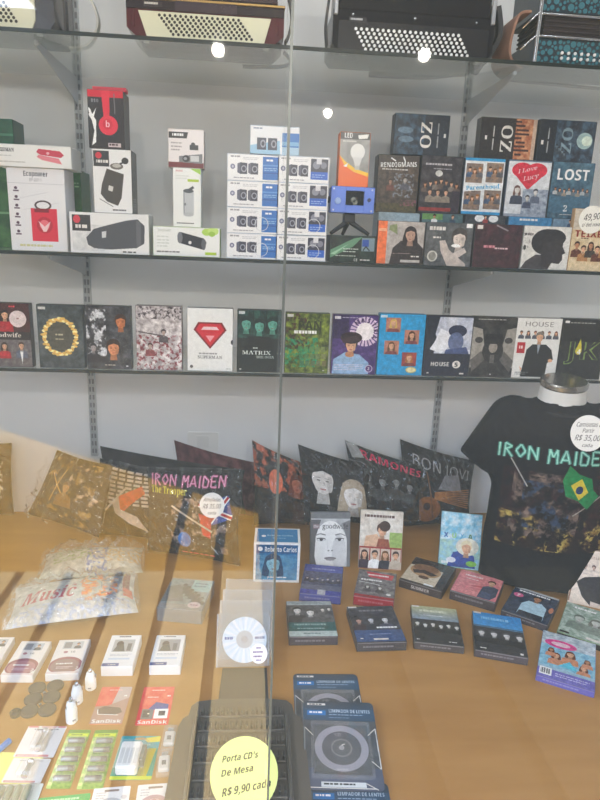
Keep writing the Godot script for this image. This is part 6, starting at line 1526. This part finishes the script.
# ------------------------------------------------------------------ lowest shelf
func build_low_shelf():
	var lab := ["dark red box set with two couples and a round sticker, at the left end", "dark grey box set with a ring of golden fire", "dark box set with two orange lit faces", "pale silver and red foil box set with a crowd", "white box set with a faceted red badge", "black and green box set with three green faces", "yellow green collage box set with white brush lettering", "purple box set with a white starburst and a turbaned man", "sky blue box set with four square portrait photos", "dark navy box set with a pale blurred figure", "dark grey box set with mirrored half faces", "white box set with a man in black below six small heads", "black box set with two outlined green letters and a yellow drop"]
	var side := [col(40, 30, 32), col(40, 44, 48), col(40, 40, 44), col(110, 100, 104), col(120, 120, 122), col(30, 34, 34), col(56, 64, 36), col(60, 44, 84), col(36, 110, 150), col(40, 42, 56), col(40, 38, 38), col(150, 148, 146), col(34, 33, 33)]
	for k in 13:
		var o := standing("d%d" % k, "disc_box_set", lab[k], "box set", side[k], "row of box sets on the lowest shelf")

# ------------------------------------------------------------------ cushions in clear bags
func cushion_mesh(q: Array, org: Vector3, thick: float, n: int, rg: Array, fabric: Color, grow: float, wrinkle: float, seed_: int) -> ArrayMesh:
	# q: corners top left, top right, bottom right, bottom left; swollen along the normal of the quad
	var ns := FastNoiseLite.new()
	ns.seed = seed_
	ns.frequency = 13.0
	ns.fractal_octaves = 3
	var nrm: Vector3 = ((q[1] - q[3]).cross(q[0] - q[2])).normalized()
	if nrm.z + nrm.y < 0: nrm = -nrm
	var mid: Vector3 = (q[0] + q[1] + q[2] + q[3]) / 4.0
	var front := new_st()
	var back := new_st()
	var pts := [[], []]
	for side in 2:
		for j in n + 1:
			for i in n + 1:
				var u := float(i) / n
				var v := float(j) / n
				# sides curve inwards between the pointed corners
				var pinch := 0.05 if grow == 0.0 else 0.0
				var uu := 0.5 + (u - 0.5) * (1.0 - pinch * sin(PI * v))
				var vv := 0.5 + (v - 0.5) * (1.0 - pinch * sin(PI * u))
				var p: Vector3 = q[0].lerp(q[1], uu).lerp(q[3].lerp(q[2], uu), vv)
				p = mid + (p - mid) * (1.0 + grow)
				var b := pow(maxf(0.0, sin(PI * u) * sin(PI * v)), 0.5)
				var wr := 0.0
				if wrinkle > 0.0: wr = wrinkle * (absf(ns.get_noise_3d(p.x, p.y * 0.6, p.z)) * 2.0 + 0.6 * ns.get_noise_2d(p.x * 3.0 + p.y * 3.0, p.x - p.y))
				p += nrm * ((1.0 if side == 0 else -0.55) * (thick * b) + (wr if side == 0 else 0.0))
				pts[side].append(p - org)
	for side in 2:
		var st := front if side == 0 else back
		for j in n:
			for i in n:
				var k := j * (n + 1) + i
				var e := []
				for o in [0, 1, n + 2, n + 1]:
					var ii: int = i + (1 if o == 1 or o == n + 2 else 0)
					var jj: int = j + (1 if o >= n + 1 else 0)
					e.append([pts[side][k + o], rg[1].position + Vector2(float(ii) / n, float(jj) / n) * rg[1].size if rg else Vector2.ZERO])
				for t in [[0, 1, 2], [0, 2, 3]]:
					var a: Vector3 = e[t[0]][0]
					var nn: Vector3 = (e[t[2]][0] - a).cross(e[t[1]][0] - a)
					var want := nrm if side == 0 else -nrm
					var order: Array = t if nn.dot(want) > 0 else [t[0], t[2], t[1]]
					for x in order:
						st.set_smooth_group(0)
						st.set_uv(e[x][1])
						st.add_vertex(e[x][0])
		st.index()
		st.generate_normals()
	if not rg:
		var m := front.commit()
		return back.commit(m)
	return two_mesh(back, mat(fabric, 0.9), front, print_mat(rg[0], 0.75))

func cushion(key: String, label: String, fabric: Color, thick := 0.05, seed_ := 1, group := "printed cushions along the wall") -> Node3D:
	var q: Array = []
	for c in CUSHIONS[key]: q.append(Vector3(c[0], c[1], c[2]))
	var base := Vector3((q[2].x + q[3].x) / 2, 0, (q[2].z + q[3].z) / 2)
	var o := thing("cushion", label, "cushion", base, 0, group)
	part("cover", cushion_mesh(q, base, thick, 14, regions[key], fabric, 0.0, 0.0, seed_), null, o)
	if thick < 0.02: return o   # hidden ones show no bag
	var bag := part("plastic_bag", cushion_mesh(q, base, thick + 0.012, 34, [], fabric, 0.035, 0.03, seed_), clear_mat(Color(1, 1, 1, 0.01), 0.05), o)
	bag.set_meta("label", "crinkled clear plastic bag")
	return o

func build_cushions():
	cushion("pb1", "plain black cushion, mostly hidden, behind the battle scene cushion", col(40, 38, 40), 0.012, 2)
	cushion("pb2", "maroon cushion peeping out above the battle scene cushion", col(80, 42, 48), 0.01, 3)
	cushion("p0", "brown cushion with pale print cut off at the left edge", col(46, 36, 30), 0.05, 4)
	cushion("p2", "dark cushion with white dot rows and an orange red shape", col(30, 27, 26), 0.045, 6)
	cushion("p1", "dark cushion with golden print, tilted, leftmost whole one", col(30, 26, 24), 0.05, 5)
	cushion("p6", "black cushion with slanting bright red lettering", col(34, 33, 34), 0.05, 10)
	cushion("p4", "black and orange cushion with two orange faces", col(38, 32, 32), 0.05, 8)
	cushion("p7", "black cushion with grey lettering and an orange disc", col(32, 29, 29), 0.055, 11)
	cushion("p5", "black cushion with two pale faces", col(34, 32, 33), 0.05, 9)
	cushion("p3", "black cushion with pink lettering, yellow script and a battle scene", col(26, 25, 27), 0.055, 7)
	var pr := thing("price_sticker", "round white handwritten price tag on the pink lettered cushion", "price tag", Vector3(-0.117, 0.229, -2.0), 0)
	pr.rotation_degrees = Vector3(-14, -10, 0)
	part("disc", printed_card("price_cushion", disc_poly(0.044, 0.044, 28), 0.0015, col(230, 228, 220)), null, pr)
	# folded sheets in bags lying on the counter
	for k in 2:
		var key: String = ["pack1", "pack2"][k]
		var p: Array = P[key]
		var a := deg_to_rad(p[6])
		var u: Vector3 = Vector3(cos(a), 0, -sin(a)) * p[3] / 2
		var v: Vector3 = Vector3(sin(a), 0, cos(a)) * p[5] * 0.46
		var c := Vector3(p[0], 0.03, p[2])
		var q := [c - u - v, c + u - v, c + u + v, c - u + v]
		var base := Vector3(c.x, 0, c.z)
		var o := thing("folded_textile", ["folded white textile with red script in a clear bag", "folded pale floral textile in a clear bag behind the red scripted one"][k], "textile pack", base, 0, "bagged textiles on the counter")
		part("textile", cushion_mesh(q, base, 0.045, 14, regions[key], col(190, 188, 184), 0.0, 0.0, 20 + k), null, o)
		part("plastic_bag", cushion_mesh(q, base, 0.052, 34, [], INK, 0.035, 0.028, 30 + k), clear_mat(Color(1, 1, 1, 0.06), 0.05), o).set_meta("label", "crinkled clear plastic bag")

# ------------------------------------------------------------------ shirt on a bust
func shirt_field(p: Vector3) -> float:
	# torso
	var y := p.y
	var t := clampf((y - 0.46) / 0.2, 0.0, 1.0)
	var hw := lerpf(0.195, 0.182, clampf(y / 0.35, 0, 1)) - 0.105 * t * t * t
	var hd := lerpf(0.075, 0.115, clampf(y / 0.4, 0, 1)) - 0.045 * t * t
	var d := (Vector2(p.x / hw, p.z / hd).length() - 1.0) * minf(hw, hd) * 1.15
	d = maxf(d, maxf(0.02 - y, y - 0.668))
	# sleeves
	for s in [-1.0, 1.0]:
		var a := Vector3(0.14 * s, 0.585, 0)
		var b := Vector3(0.238 * s, 0.43, 0.015)
		var ab := b - a
		var k := (p - a).dot(ab) / ab.length_squared()
		var kc := clampf(k, 0.0, 1.0)
		var rr := lerpf(0.082, 0.07, kc)
		var e := p - (a + ab * kc)
		var ds := e.length() - rr
		ds = maxf(ds, (k - 1.0) * ab.length())
		var h := clampf(0.5 + 0.5 * (ds - d) / 0.04, 0.0, 1.0)
		d = lerpf(ds, d, h) - 0.04 * h * (1.0 - h)
	# soft folds
	d += 0.0022 * sin(p.y * 26.0 + p.x * 34.0) * clampf((0.3 - p.y) * 4.0, 0.0, 1.0)
	return d

func net_mesh(lo: Vector3, hi: Vector3, cell: float, field: Callable, uvf: Callable) -> ArrayMesh:
	var nx := int((hi.x - lo.x) / cell) + 1
	var ny := int((hi.y - lo.y) / cell) + 1
	var nz := int((hi.z - lo.z) / cell) + 1
	var val := PackedFloat32Array()
	val.resize((nx + 1) * (ny + 1) * (nz + 1))
	var sx := 1
	var sy := nx + 1
	var sz := (nx + 1) * (ny + 1)
	for k in nz + 1:
		for j in ny + 1:
			for i in nx + 1:
				val[i * sx + j * sy + k * sz] = field.call(lo + Vector3(i, j, k) * cell)
	var vid := {}
	var vs := PackedVector3Array()
	for k in nz:
		for j in ny:
			for i in nx:
				var o := i + j * sy + k * sz
				var sum := Vector3.ZERO
				var cnt := 0
				var c8 := [val[o], val[o + 1], val[o + sy], val[o + sy + 1], val[o + sz], val[o + sz + 1], val[o + sz + sy], val[o + sz + sy + 1]]
				var neg := 0
				for v in c8:
					if v < 0.0: neg += 1
				if neg == 0 or neg == 8: continue
				for e in [[0, 1], [2, 3], [4, 5], [6, 7], [0, 2], [1, 3], [4, 6], [5, 7], [0, 4], [1, 5], [2, 6], [3, 7]]:
					var a: float = c8[e[0]]
					var b: float = c8[e[1]]
					if (a < 0.0) != (b < 0.0):
						var f := a / (a - b)
						var pa := Vector3(e[0] & 1, (e[0] >> 1) & 1, e[0] >> 2)
						var pb := Vector3(e[1] & 1, (e[1] >> 1) & 1, e[1] >> 2)
						sum += pa.lerp(pb, f)
						cnt += 1
				vid[o] = vs.size()
				vs.append(lo + (Vector3(i, j, k) + sum / cnt) * cell)
	var st := new_st()
	for v in vs:
		st.set_uv(uvf.call(v))
		st.set_smooth_group(0)
		st.add_vertex(v)
	var steps := [[sx, sy, sz], [sy, sz, sx], [sz, sx, sy]]
	for k in range(1, nz):
		for j in range(1, ny):
			for i in range(1, nx):
				var o := i + j * sy + k * sz
				for s in steps:
					var a := val[o]
					var b := val[o + s[0]]
					if (a < 0.0) != (b < 0.0):
						var q := [o, o - s[1], o - s[1] - s[2], o - s[2]]
						if not (vid.has(q[0]) and vid.has(q[1]) and vid.has(q[2]) and vid.has(q[3])): continue
						if a >= 0.0: q.reverse()
						for t in [[0, 2, 1], [0, 3, 2]]:
							for x in t: st.add_index(vid[q[x]])
	st.generate_normals()
	return st.commit()

func build_shirt():
	var at := Vector3(1.0, 0, -1.85)
	var yaw := -17.0
	var m := thing("display_bust", "white neck of a display bust with a polished metal cap", "mannequin", at, yaw)
	part("neck", lathe_mesh([[0.0, 0.5], [0.07, 0.5], [0.082, 0.645], [0.074, 0.665], [0.07, 0.7], [0.069, 0.712]], 28, 1.0, 0.9), mat(col(206, 204, 200), 0.45), m)
	var cap := part("neck_cap", lathe_mesh([[0.071, 0.0], [0.073, 0.004], [0.073, 0.016], [0.068, 0.021], [0.0, 0.022]], 30, 1.0, 0.9), mat(col(150, 146, 140), 0.22, 0.85), m, Vector3(0, 0.712, 0))
	cap.rotation_degrees.x = 10
	var o := thing("t_shirt", "black short sleeved T-shirt with teal lettering on the display bust", "t-shirt", at, yaw)
	var rg: Array = regions["shirt"]
	var uvf := func(v: Vector3) -> Vector2:
		var u := clampf((v.x + 0.26) / 0.52, 0.0, 1.0)
		var w := clampf((0.74 - v.y) / 0.76, 0.0, 1.0)
		if v.z < 0.0: return rg[1].position + Vector2(0.02, 0.02) * rg[1].size
		return rg[1].position + Vector2(u, w) * rg[1].size
	part("shirt_body", net_mesh(Vector3(-0.37, 0.0, -0.16), Vector3(0.37, 0.71, 0.16), 0.013, shirt_field, uvf), print_mat(rg[0], 0.95), o)
	part("collar", tube_mesh(collar_ring(), 0.007, 8), mat(col(20, 19, 21), 0.9), o)
	var pr := thing("price_sticker", "round white handwritten price tag on the shoulder of the black shirt", "price tag", Vector3(1.02, 0.6, -1.705), yaw)
	pr.rotation_degrees.x = -10
	part("disc", printed_card("price_shirt", disc_poly(0.05, 0.055, 28), 0.0015, col(226, 224, 220)), null, pr)

func collar_ring() -> Array:
	var out := []
	for k in 33:
		var a := TAU * k / 32.0
		out.append(Vector3(cos(a) * 0.086, 0.652 - 0.02 * maxf(0.0, sin(a)), sin(a) * 0.078))
	return out

# ------------------------------------------------------------------ box sets lying and standing on the counter
func build_counter_items():
	var g := "box sets on the counter"
	var lab := {"v1": "blue purple box set lying below the pale face set", "v2": "grey box set with a red banner, lying, red spine", "v3": "grey and teal box set with two grey faces, lying", "v4": "dark box set with three faces over a blue band, lying", "v5": "sepia box set with a mask like face, lying", "v6": "pink box set with a man in a dark jacket, lying", "v7": "olive topped black box set with six pale heads, lying", "v8": "blue topped black box set with four pale heads, lying", "v9": "navy box set with a man in a light blue shirt, lying", "v10": "pool scene box set with a pink ring and barcode, lying", "v11": "pale green box set with two faces, lying at the right edge"}
	var side := {"v1": col(60, 64, 110), "v2": col(90, 50, 56), "v3": col(60, 56, 60), "v4": col(56, 54, 58), "v5": col(50, 42, 42), "v6": col(60, 50, 54), "v7": col(60, 58, 60), "v8": col(66, 62, 66), "v9": col(50, 48, 56), "v10": col(84, 80, 130), "v11": col(90, 130, 70)}
	for k in lab:
		lying(k, "disc_box_set", lab[k], "box set", side[k], g, {"front": k + "_spine"}, 0.22)
	standing("rc", "music_box", "blue and white cube shaped music box with a tinted portrait", "music box", col(206, 208, 210), "", {"top": "rc_top"})
	standing("gw", "disc_box_set", "standing box set with a large pale face in black and white", "box set", col(96, 96, 100), g)
	standing("rom", "disc_box_set", "cream box set with a couple over a strip of four portraits", "box set", col(190, 180, 170), g)
	standing("xu", "disc_box_set", "sky blue and green box set with a blond figure", "box set", col(130, 176, 196), g)
	standing("wh", "disc_box_set", "pale box set with a dark coat, standing at the right edge", "box set", col(150, 120, 96), g)
	# shrink wrapped set
	var p: Array = P["cdset"]
	var o := thing("disc_box_set", "shrink wrapped teal grey box set near the disc holder", "box set", Vector3(p[0], 0, p[2]), p[6], g)
	part("case", printed_box(p[3], 0.046, p[5], {"top": "cdset"}, col(120, 117, 116), true), null, o)
	var st := new_st()
	add_box(st, Vector3(-p[3] / 2 - 0.003, 0.0, -p[5] / 2 - 0.003), Vector3(p[3] / 2 + 0.003, 0.0485, p[5] / 2 + 0.003), 0.003)
	part("shrink_film", st.commit(), clear_mat(Color(1, 1, 1, 0.08), 0.08), o)
	build_disc_rack()
	build_disc_cases()
	build_lens_cleaners()

func build_disc_rack():
	# grey plastic desk holder for discs lying on its back
	var o := thing("disc_holder", "large grey plastic disc holder with rows of teeth, lying flat", "disc holder", Vector3(-0.003, 0, -1.135), -0.8)
	var grey := mat(col(84, 80, 75), 0.35)
	var dark := mat(col(62, 60, 58), 0.35)
	var outline := PackedVector2Array()
	for q in [[-0.152, -0.2], [-0.147, 0.09], [-0.139, 0.115], [-0.127, 0.125], [-0.123, 0.155], [-0.11, 0.17], [-0.055, 0.178], [0.062, 0.178], [0.11, 0.17], [0.123, 0.155], [0.127, 0.125], [0.139, 0.115], [0.147, 0.09], [0.152, -0.2]]: outline.append(Vector2(q[0], q[1]))
	var st := new_st()
	add_prism(st, outline, 0.0, 0.018)
	var b := part("base_plate", st.commit(), grey, o)
	b.rotation_degrees.x = -90
	var tongue := part("tongue", prism_mesh(PackedVector2Array([Vector2(-0.06, 0.17), Vector2(0.066, 0.17), Vector2(0.062, 0.3), Vector2(-0.056, 0.3)]), 0.0, 0.012), dark, o)
	tongue.rotation_degrees.x = -90
	for s in [-1, 1]:
		part("side_wall", box_mesh(Vector3(s * 0.108 - 0.004, 0.018, -0.11), Vector3(s * 0.108 + 0.004, 0.034, 0.19), 0.002), grey, o)
	for r in 6:
		var z := -0.13 + 0.045 * r
		part("row_bar", box_mesh(Vector3(-0.1, 0.018, z + 0.012), Vector3(0.1, 0.024, z + 0.017), 0.001), grey, o)
		for k in 17:
			part("tooth", cbox(0.0055, 0.012, 0.016, 0.001), dark if r % 2 else grey, o, Vector3(-0.096 + 0.012 * k, 0.018, z))
	var t := thing("price_card", "round yellow handwritten price card leaning on the disc holder", "price card", Vector3(0.006, 0.036, -1.01))
	t.rotation_degrees = Vector3(-62, 0, 0)
	part("card", printed_card("price_rack", disc_poly(0.07, 0.072, 40, Vector2(0, 0.045)), 0.0015, col(230, 240, 160), 0.6), null, t)

func build_disc_cases():
	# slim clear cases shingled on the tongue of the holder; the nearest shows its disc
	var clear := clear_mat(Color(0.95, 0.97, 1.0, 0.04), 0.04)
	for k in 4:
		var o := thing("disc_case", ["clear slim case with a silver disc, nearest of the leaning cases", "clear slim case just behind the one with the silver disc", "third clear slim case from the front of the leaning cases", "rearmost clear slim case of the leaning cases"][k], "disc case", Vector3(0.0 + 0.004 * k, 0.022, -1.425 - 0.03 * k), 0, "leaning clear disc cases")
		o.rotation_degrees = Vector3(-48 + 3 * k, 1.4 - 1.5 * k, 0)
		var h := 0.14 if k == 0 else 0.145 + 0.012 * k
		part("lid", box_mesh(Vector3(-0.071, 0, 0.0035), Vector3(0.071, h, 0.0047)), clear, o)
		part("tray", box_mesh(Vector3(-0.07, 0.001, 0), Vector3(0.07, h - 0.001, 0.0012)), clear_mat(Color(0.7, 0.72, 0.74, 0.16), 0.08), o)
		part("hinge", box_mesh(Vector3(-0.072, 0, 0), Vector3(-0.068, h, 0.005), 0.0005), clear_mat(Color(0.9, 0.92, 0.95, 0.25), 0.05), o)
		if k == 0:
			var st := new_st()
			var face := new_st()
			var rg: Array = regions["disc"]
			add_prism(st, disc_poly(0.06, 0.06, 40, Vector2(0.004, 0.07)), 0.0014, 0.0026, rg[1], face)
			var ps := thing("recordable_disc", "silver recordable disc inside the nearest clear case", "disc", o.position, 0)
			ps.rotation = o.rotation
			part("disc", two_mesh(st, mat(PALE, 0.2), face, print_mat(rg[0], 0.15)), null, ps)
			part("hub", prism_mesh(disc_poly(0.0075, 0.0075, 16, Vector2(0.004, 0.07)), 0.0026, 0.0032), mat(col(150, 150, 152), 0.3), ps)
			var pr := thing("price_sticker", "round lilac written price tag on the silver disc case", "price tag", o.position, 0)
			pr.rotation = o.rotation
			part("tag", printed_card("price_disc", disc_poly(0.023, 0.025, 24, Vector2(0.042, 0.032)), 0.0058, col(226, 222, 232)), null, pr)

func build_lens_cleaners():
	for k in 3:
		var key: String = ["lc2", "lc1", "lc3"][k]
		var p: Array = P[key]
		var w := 0.172
		var d := 0.245
		var o := thing("lens_cleaner_pack", ["blue hang card lens cleaner, the rear one", "blue hang card lens cleaner lying on top of the rear one", "lens cleaner pack cut off by the bottom of the picture"][k], "lens cleaner", Vector3(p[0], [0.0, 0.017, 0.0][k], [-1.295, -1.165, -0.952][k]), p[6], "lens cleaner packs")
		if k == 1: o.rotation_degrees.x = 2.5
		var outline := rounded(w, d, 0.012, 4)
		var c := part("card", printed_card(key, outline, 0.002, col(60, 74, 96), 0.3), null, o)
		c.rotation_degrees.x = -90
		# tray with the cleaning disc under a clear blister
		var rg: Array = regions["clean_disc"]
		var st := new_st()
		var fc := new_st()
		add_prism(st, rounded(0.126, 0.13, 0.003, 2, Vector2(0, -0.02)), 0.002, 0.0075, rg[1], fc)
		var tray := part("disc_tray", two_mesh(st, mat(col(50, 54, 62), 0.3), fc, print_mat(rg[0], 0.2)), null, o)
		tray.rotation_degrees.x = -90
		var bl := part("blister", prism_mesh(rounded(0.138, 0.15, 0.004, 3, Vector2(0, -0.022)), 0.0022, 0.0105), clear_mat(Color(1, 1, 1, 0.05), 0.05), o)
		bl.rotation_degrees.x = -90

# ------------------------------------------------------------------ small electrical goods at the left front
func hang_card(key: String, called: String, label: String, cat: String, edge: Color, group := "") -> Node3D:
	var p: Array = P[key]
	var o := thing(called, label, cat, Vector3(p[0], 0, p[2]), p[6], group)
	var c := part("card", printed_card(key, rounded(p[3], p[5], 0.003, 3), 0.0012, edge, 0.35), null, o)
	c.rotation_degrees.x = -90
	return o

func battery_mesh(r: float, l: float) -> ArrayMesh:
	return lathe_mesh([[0.0, 0.0], [r * 0.7, 0.0], [r, 0.0008], [r, l - 0.002], [r * 0.9, l - 0.0012], [r * 0.35, l - 0.001], [r * 0.35, l], [0.0, l]], 14)

func build_small_goods():
	var wb := ["white charger carton with a plum arc, leftmost, cut off by the edge", "white charger carton with a plum arc, middle of three", "white charger carton with a brownish arc, right of three"]
	for k in 3: lying("w%d" % k, "charger_carton", wb[k], "carton", col(226, 222, 220), "plum arc charger cartons", {}, 0.4)
	lying("b1", "phone_carton", "small white phone carton with navy corner, the left of two", "carton", col(226, 226, 228), "white cartons with navy corner", {}, 0.4)
	lying("b2", "phone_carton", "small white phone carton with navy corner, the right of two", "carton", col(226, 226, 228), "white cartons with navy corner", {}, 0.4)
	hang_card("s1", "memory_card_pack", "red hang card with a brown lower half and white lettering", "memory card", col(206, 80, 76), "red memory card packs")
	hang_card("s2", "memory_card_pack", "red hang card showing a black card and a white adapter", "memory card", col(206, 80, 76), "red memory card packs")
	# white plug chargers standing in a slanting row
	var wht := mat(col(236, 236, 234), 0.35)
	var silver := mat(col(200, 200, 202), 0.25, 0.8)
	var cl := ["white plug charger, rearmost of the three", "white plug charger, middle of the three", "white plug charger, nearest of the three"]
	for k in 3:
		var p: Array = P["c%d" % (k + 1)]
		var o := thing("plug_charger", cl[k], "charger", Vector3(p[0], 0, p[2]), 20.0 * k, "standing white plug chargers")
		var h: float = p[4]
		part("body", lathe_mesh([[0.0, 0.0], [0.012, 0.0], [0.0135, 0.002], [0.0135, h * 0.5], [0.0115, h * 0.64], [0.0095, h * 0.8], [0.006, h * 0.84], [0.0, h * 0.84]], 20), wht, o)
		part("tip", lathe_mesh([[0.0045, h * 0.84], [0.0045, h * 0.95], [0.003, h], [0.0, h]], 14), silver, o)
		for s in [-1, 1]: part("side_spring", box_mesh(Vector3(s * 0.0105 - 0.0015, h * 0.55, -0.002), Vector3(s * 0.0105 + 0.003 * s + 0.0015, h * 0.72, 0.002), 0.0008), silver, o)
		part("port", box_mesh(Vector3(-0.004, h * 0.14, 0.0128), Vector3(0.004, h * 0.2, 0.0138)), mat(col(150, 150, 160), 0.4), o)
	# sheet of round grey pads
	var pd := thing("pad_set", "set of dark grey round pads beside the white plug chargers", "pad set", Vector3(-0.495, 0, -1.345), 4)
	for q in [[-0.022, -0.04], [0.021, -0.044], [-0.022, 0.0], [0.021, -0.004], [-0.02, 0.04], [0.021, 0.04]]:
		part("pad", lathe_mesh([[0.0, 0.0], [0.02, 0.0], [0.021, 0.002], [0.021, 0.006], [0.019, 0.0075], [0.0, 0.0075]], 20), mat(col(72, 68, 66), 0.85), pd, Vector3(q[0], 0, q[1]))
	for q in [[0.0, -0.02], [0.0, 0.02]]: part("rivet", lathe_mesh([[0.004, 0.0], [0.004, 0.006], [0.0, 0.007]], 10), silver, pd, Vector3(q[0], 0, q[1]))
	part("cord_lock", lathe_mesh([[0.0, 0.0], [0.012, 0.0], [0.013, 0.01], [0.008, 0.014], [0.0, 0.014]], 14), mat(col(40, 38, 42), 0.5), pd, Vector3(-0.05, 0, 0.046))
	# torches in blisters
	for k in 2:
		var key: String = ["bl1", "bl2"][k]
		var o := hang_card(key, "torch_pack", ["white hang card with a silver torch, upper of the pair", "white hang card with a silver torch, lower of the pair"][k], "torch", col(226, 220, 216), "silver torch packs")
		var d: float = P[key][5]
		var tr := part("torch", lathe_mesh([[0.0, 0.0], [0.007, 0.0], [0.007, 0.008], [0.0055, 0.01], [0.0055, d * 0.5], [0.008, d * 0.54], [0.008, d * 0.62], [0.0, d * 0.62]], 16), silver, o, Vector3(0.004, 0.009, d * 0.36))
		tr.rotation_degrees = Vector3(-90, 0, 0)
		part("blister", box_mesh(Vector3(-0.016, 0.0012, -d * 0.32), Vector3(0.024, 0.019, d * 0.38), 0.005), clear_mat(Color(1, 1, 1, 0.06), 0.06), o)
	# batteries
	var aa := hang_card("aa", "battery_pack", "white battery card with four grey green batteries at the bottom left", "batteries", col(226, 226, 220))
	for k in 4:
		var b := part("battery", battery_mesh(0.007, 0.05), mat(col(150, 160, 140), 0.3, 0.3), aa, Vector3(-0.028 + 0.0175 * k, 0.0085, 0.03))
		b.rotation_degrees.x = -90
	part("blister", box_mesh(Vector3(-0.04, 0.0012, -0.025), Vector3(0.036, 0.018, 0.034), 0.004), clear_mat(Color(1, 1, 1, 0.06), 0.06), aa)
	for k in 2:
		var key: String = ["g1", "g2"][k]
		var o := hang_card(key, "battery_pack", ["green card of five small batteries, the left of two", "green card of five small batteries, the right of two"][k], "batteries", col(110, 160, 70), "green battery cards")
		for j in 5:
			var z := -0.042 + 0.0255 * j
			part("blister", box_mesh(Vector3(-0.02, 0.0012, z - 0.0105), Vector3(0.024, 0.014, z + 0.0105), 0.004), clear_mat(Color(1, 1, 1, 0.08), 0.06), o)
			var b := part("battery", battery_mesh(0.0055, 0.036), mat(col(150, 156, 160), 0.25, 0.5), o, Vector3(0.02, 0.007, z))
			b.rotation_degrees.z = 90
			var cap := part("battery_end", lathe_mesh([[0.0, 0.0], [0.0057, 0.0], [0.0057, 0.012], [0.0, 0.012]], 14), mat(col(60, 66, 60), 0.4), b, Vector3(0, 0.0002, 0))
	var gp := hang_card("gp", "battery_charger_pack", "teal and yellow card with a white battery charger block", "charger", col(40, 140, 120))
	part("charger_block", box_mesh(Vector3(-0.034, 0.0012, -0.022), Vector3(0.012, 0.026, 0.052), 0.004), wht, gp)
	for k in 4: part("charging_slot", box_mesh(Vector3(-0.03 + 0.0105 * k, 0.026, 0.0), Vector3(-0.022 + 0.0105 * k, 0.0265, 0.042)), mat(col(206, 206, 206), 0.5), gp)
	part("plug_end", box_mesh(Vector3(0.012, 0.0012, -0.014), Vector3(0.022, 0.024, 0.03), 0.002), mat(col(96, 104, 100), 0.5), gp)
	part("blister", box_mesh(Vector3(-0.038, 0.0012, -0.026), Vector3(0.028, 0.03, 0.056), 0.005), clear_mat(Color(1, 1, 1, 0.06), 0.06), gp)
	for k in 2:
		var p: Array = P["n%d" % (k + 1)]
		var o := thing("usb_adapter", ["small grey adapter with metal plug, the rear of two by the disc holder", "small grey adapter with metal plug, the front of two by the disc holder"][k], "adapter", Vector3(p[0], 0, p[2]), 4.0 * k, "small grey adapters")
		part("body", box_mesh(Vector3(-0.012, 0, -0.024), Vector3(0.012, 0.011, 0.016), 0.003), mat(col(206, 202, 196), 0.4), o)
		part("plug", box_mesh(Vector3(-0.007, 0.003, -0.036), Vector3(0.007, 0.008, -0.024), 0.0006), silver, o)
		part("recess", box_mesh(Vector3(-0.005, 0.011, -0.008), Vector3(0.004, 0.0115, 0.004)), mat(col(90, 88, 90), 0.5), o)
		part("bag", box_mesh(Vector3(-0.016, 0, -0.04), Vector3(0.016, 0.014, 0.03), 0.003), clear_mat(Color(1, 1, 1, 0.1), 0.08), o)
	hang_card("gcard", "hang_card", "bright green card cut off by the bottom of the picture", "card", col(44, 150, 80))
	for k in 2:
		var key: String = ["h1", "h2"][k]
		var o := hang_card(key, "earphone_pack", ["white hang card with grey ring at the bottom, the left of two", "white hang card with pink ring at the bottom, the right of two"][k], "earphones", col(226, 220, 216), "white earphone packs at the bottom edge")
		var sl := part("hang_slot", prism_mesh(rounded(0.03, 0.005, 0.0024, 3, Vector2(0, P[key][5] * 0.4)), 0.0012, 0.0016), mat(col(150, 130, 116), 0.7), o)
		sl.rotation_degrees.x = -90
		part("ear_bud", lathe_mesh([[0.0, 0.0], [0.008, 0.0], [0.009, 0.004], [0.006, 0.009], [0.0, 0.011]], 16), mat([col(170, 170, 172), col(206, 160, 160)][k], 0.35), o, Vector3(0, 0.0012, 0.006))
	# marker and yellow slip at the left edge
	var mk := thing("marker_pen", "blue capped marker pen at the left edge", "pen", Vector3(-0.545, 0.007, -1.17), -28)
	part("cap", tube_mesh([Vector3(0, 0, 0.0), Vector3(0, 0, -0.045)], 0.007, 14), mat(col(20, 110, 190), 0.3), mk)
	part("barrel", tube_mesh([Vector3(0, 0, 0.0), Vector3(0, 0, 0.08)], 0.0065, 14), mat(col(226, 226, 226), 0.4), mk)
	var ys := thing("paper_slip", "pale yellow paper slip under the torch packs", "paper", Vector3(-0.49, 0.0, -1.14), -6)
	part("sheet", box_mesh(Vector3(-0.05, 0, -0.04), Vector3(0.05, 0.0006, 0.04)), mat(col(236, 232, 130), 0.8), ys)
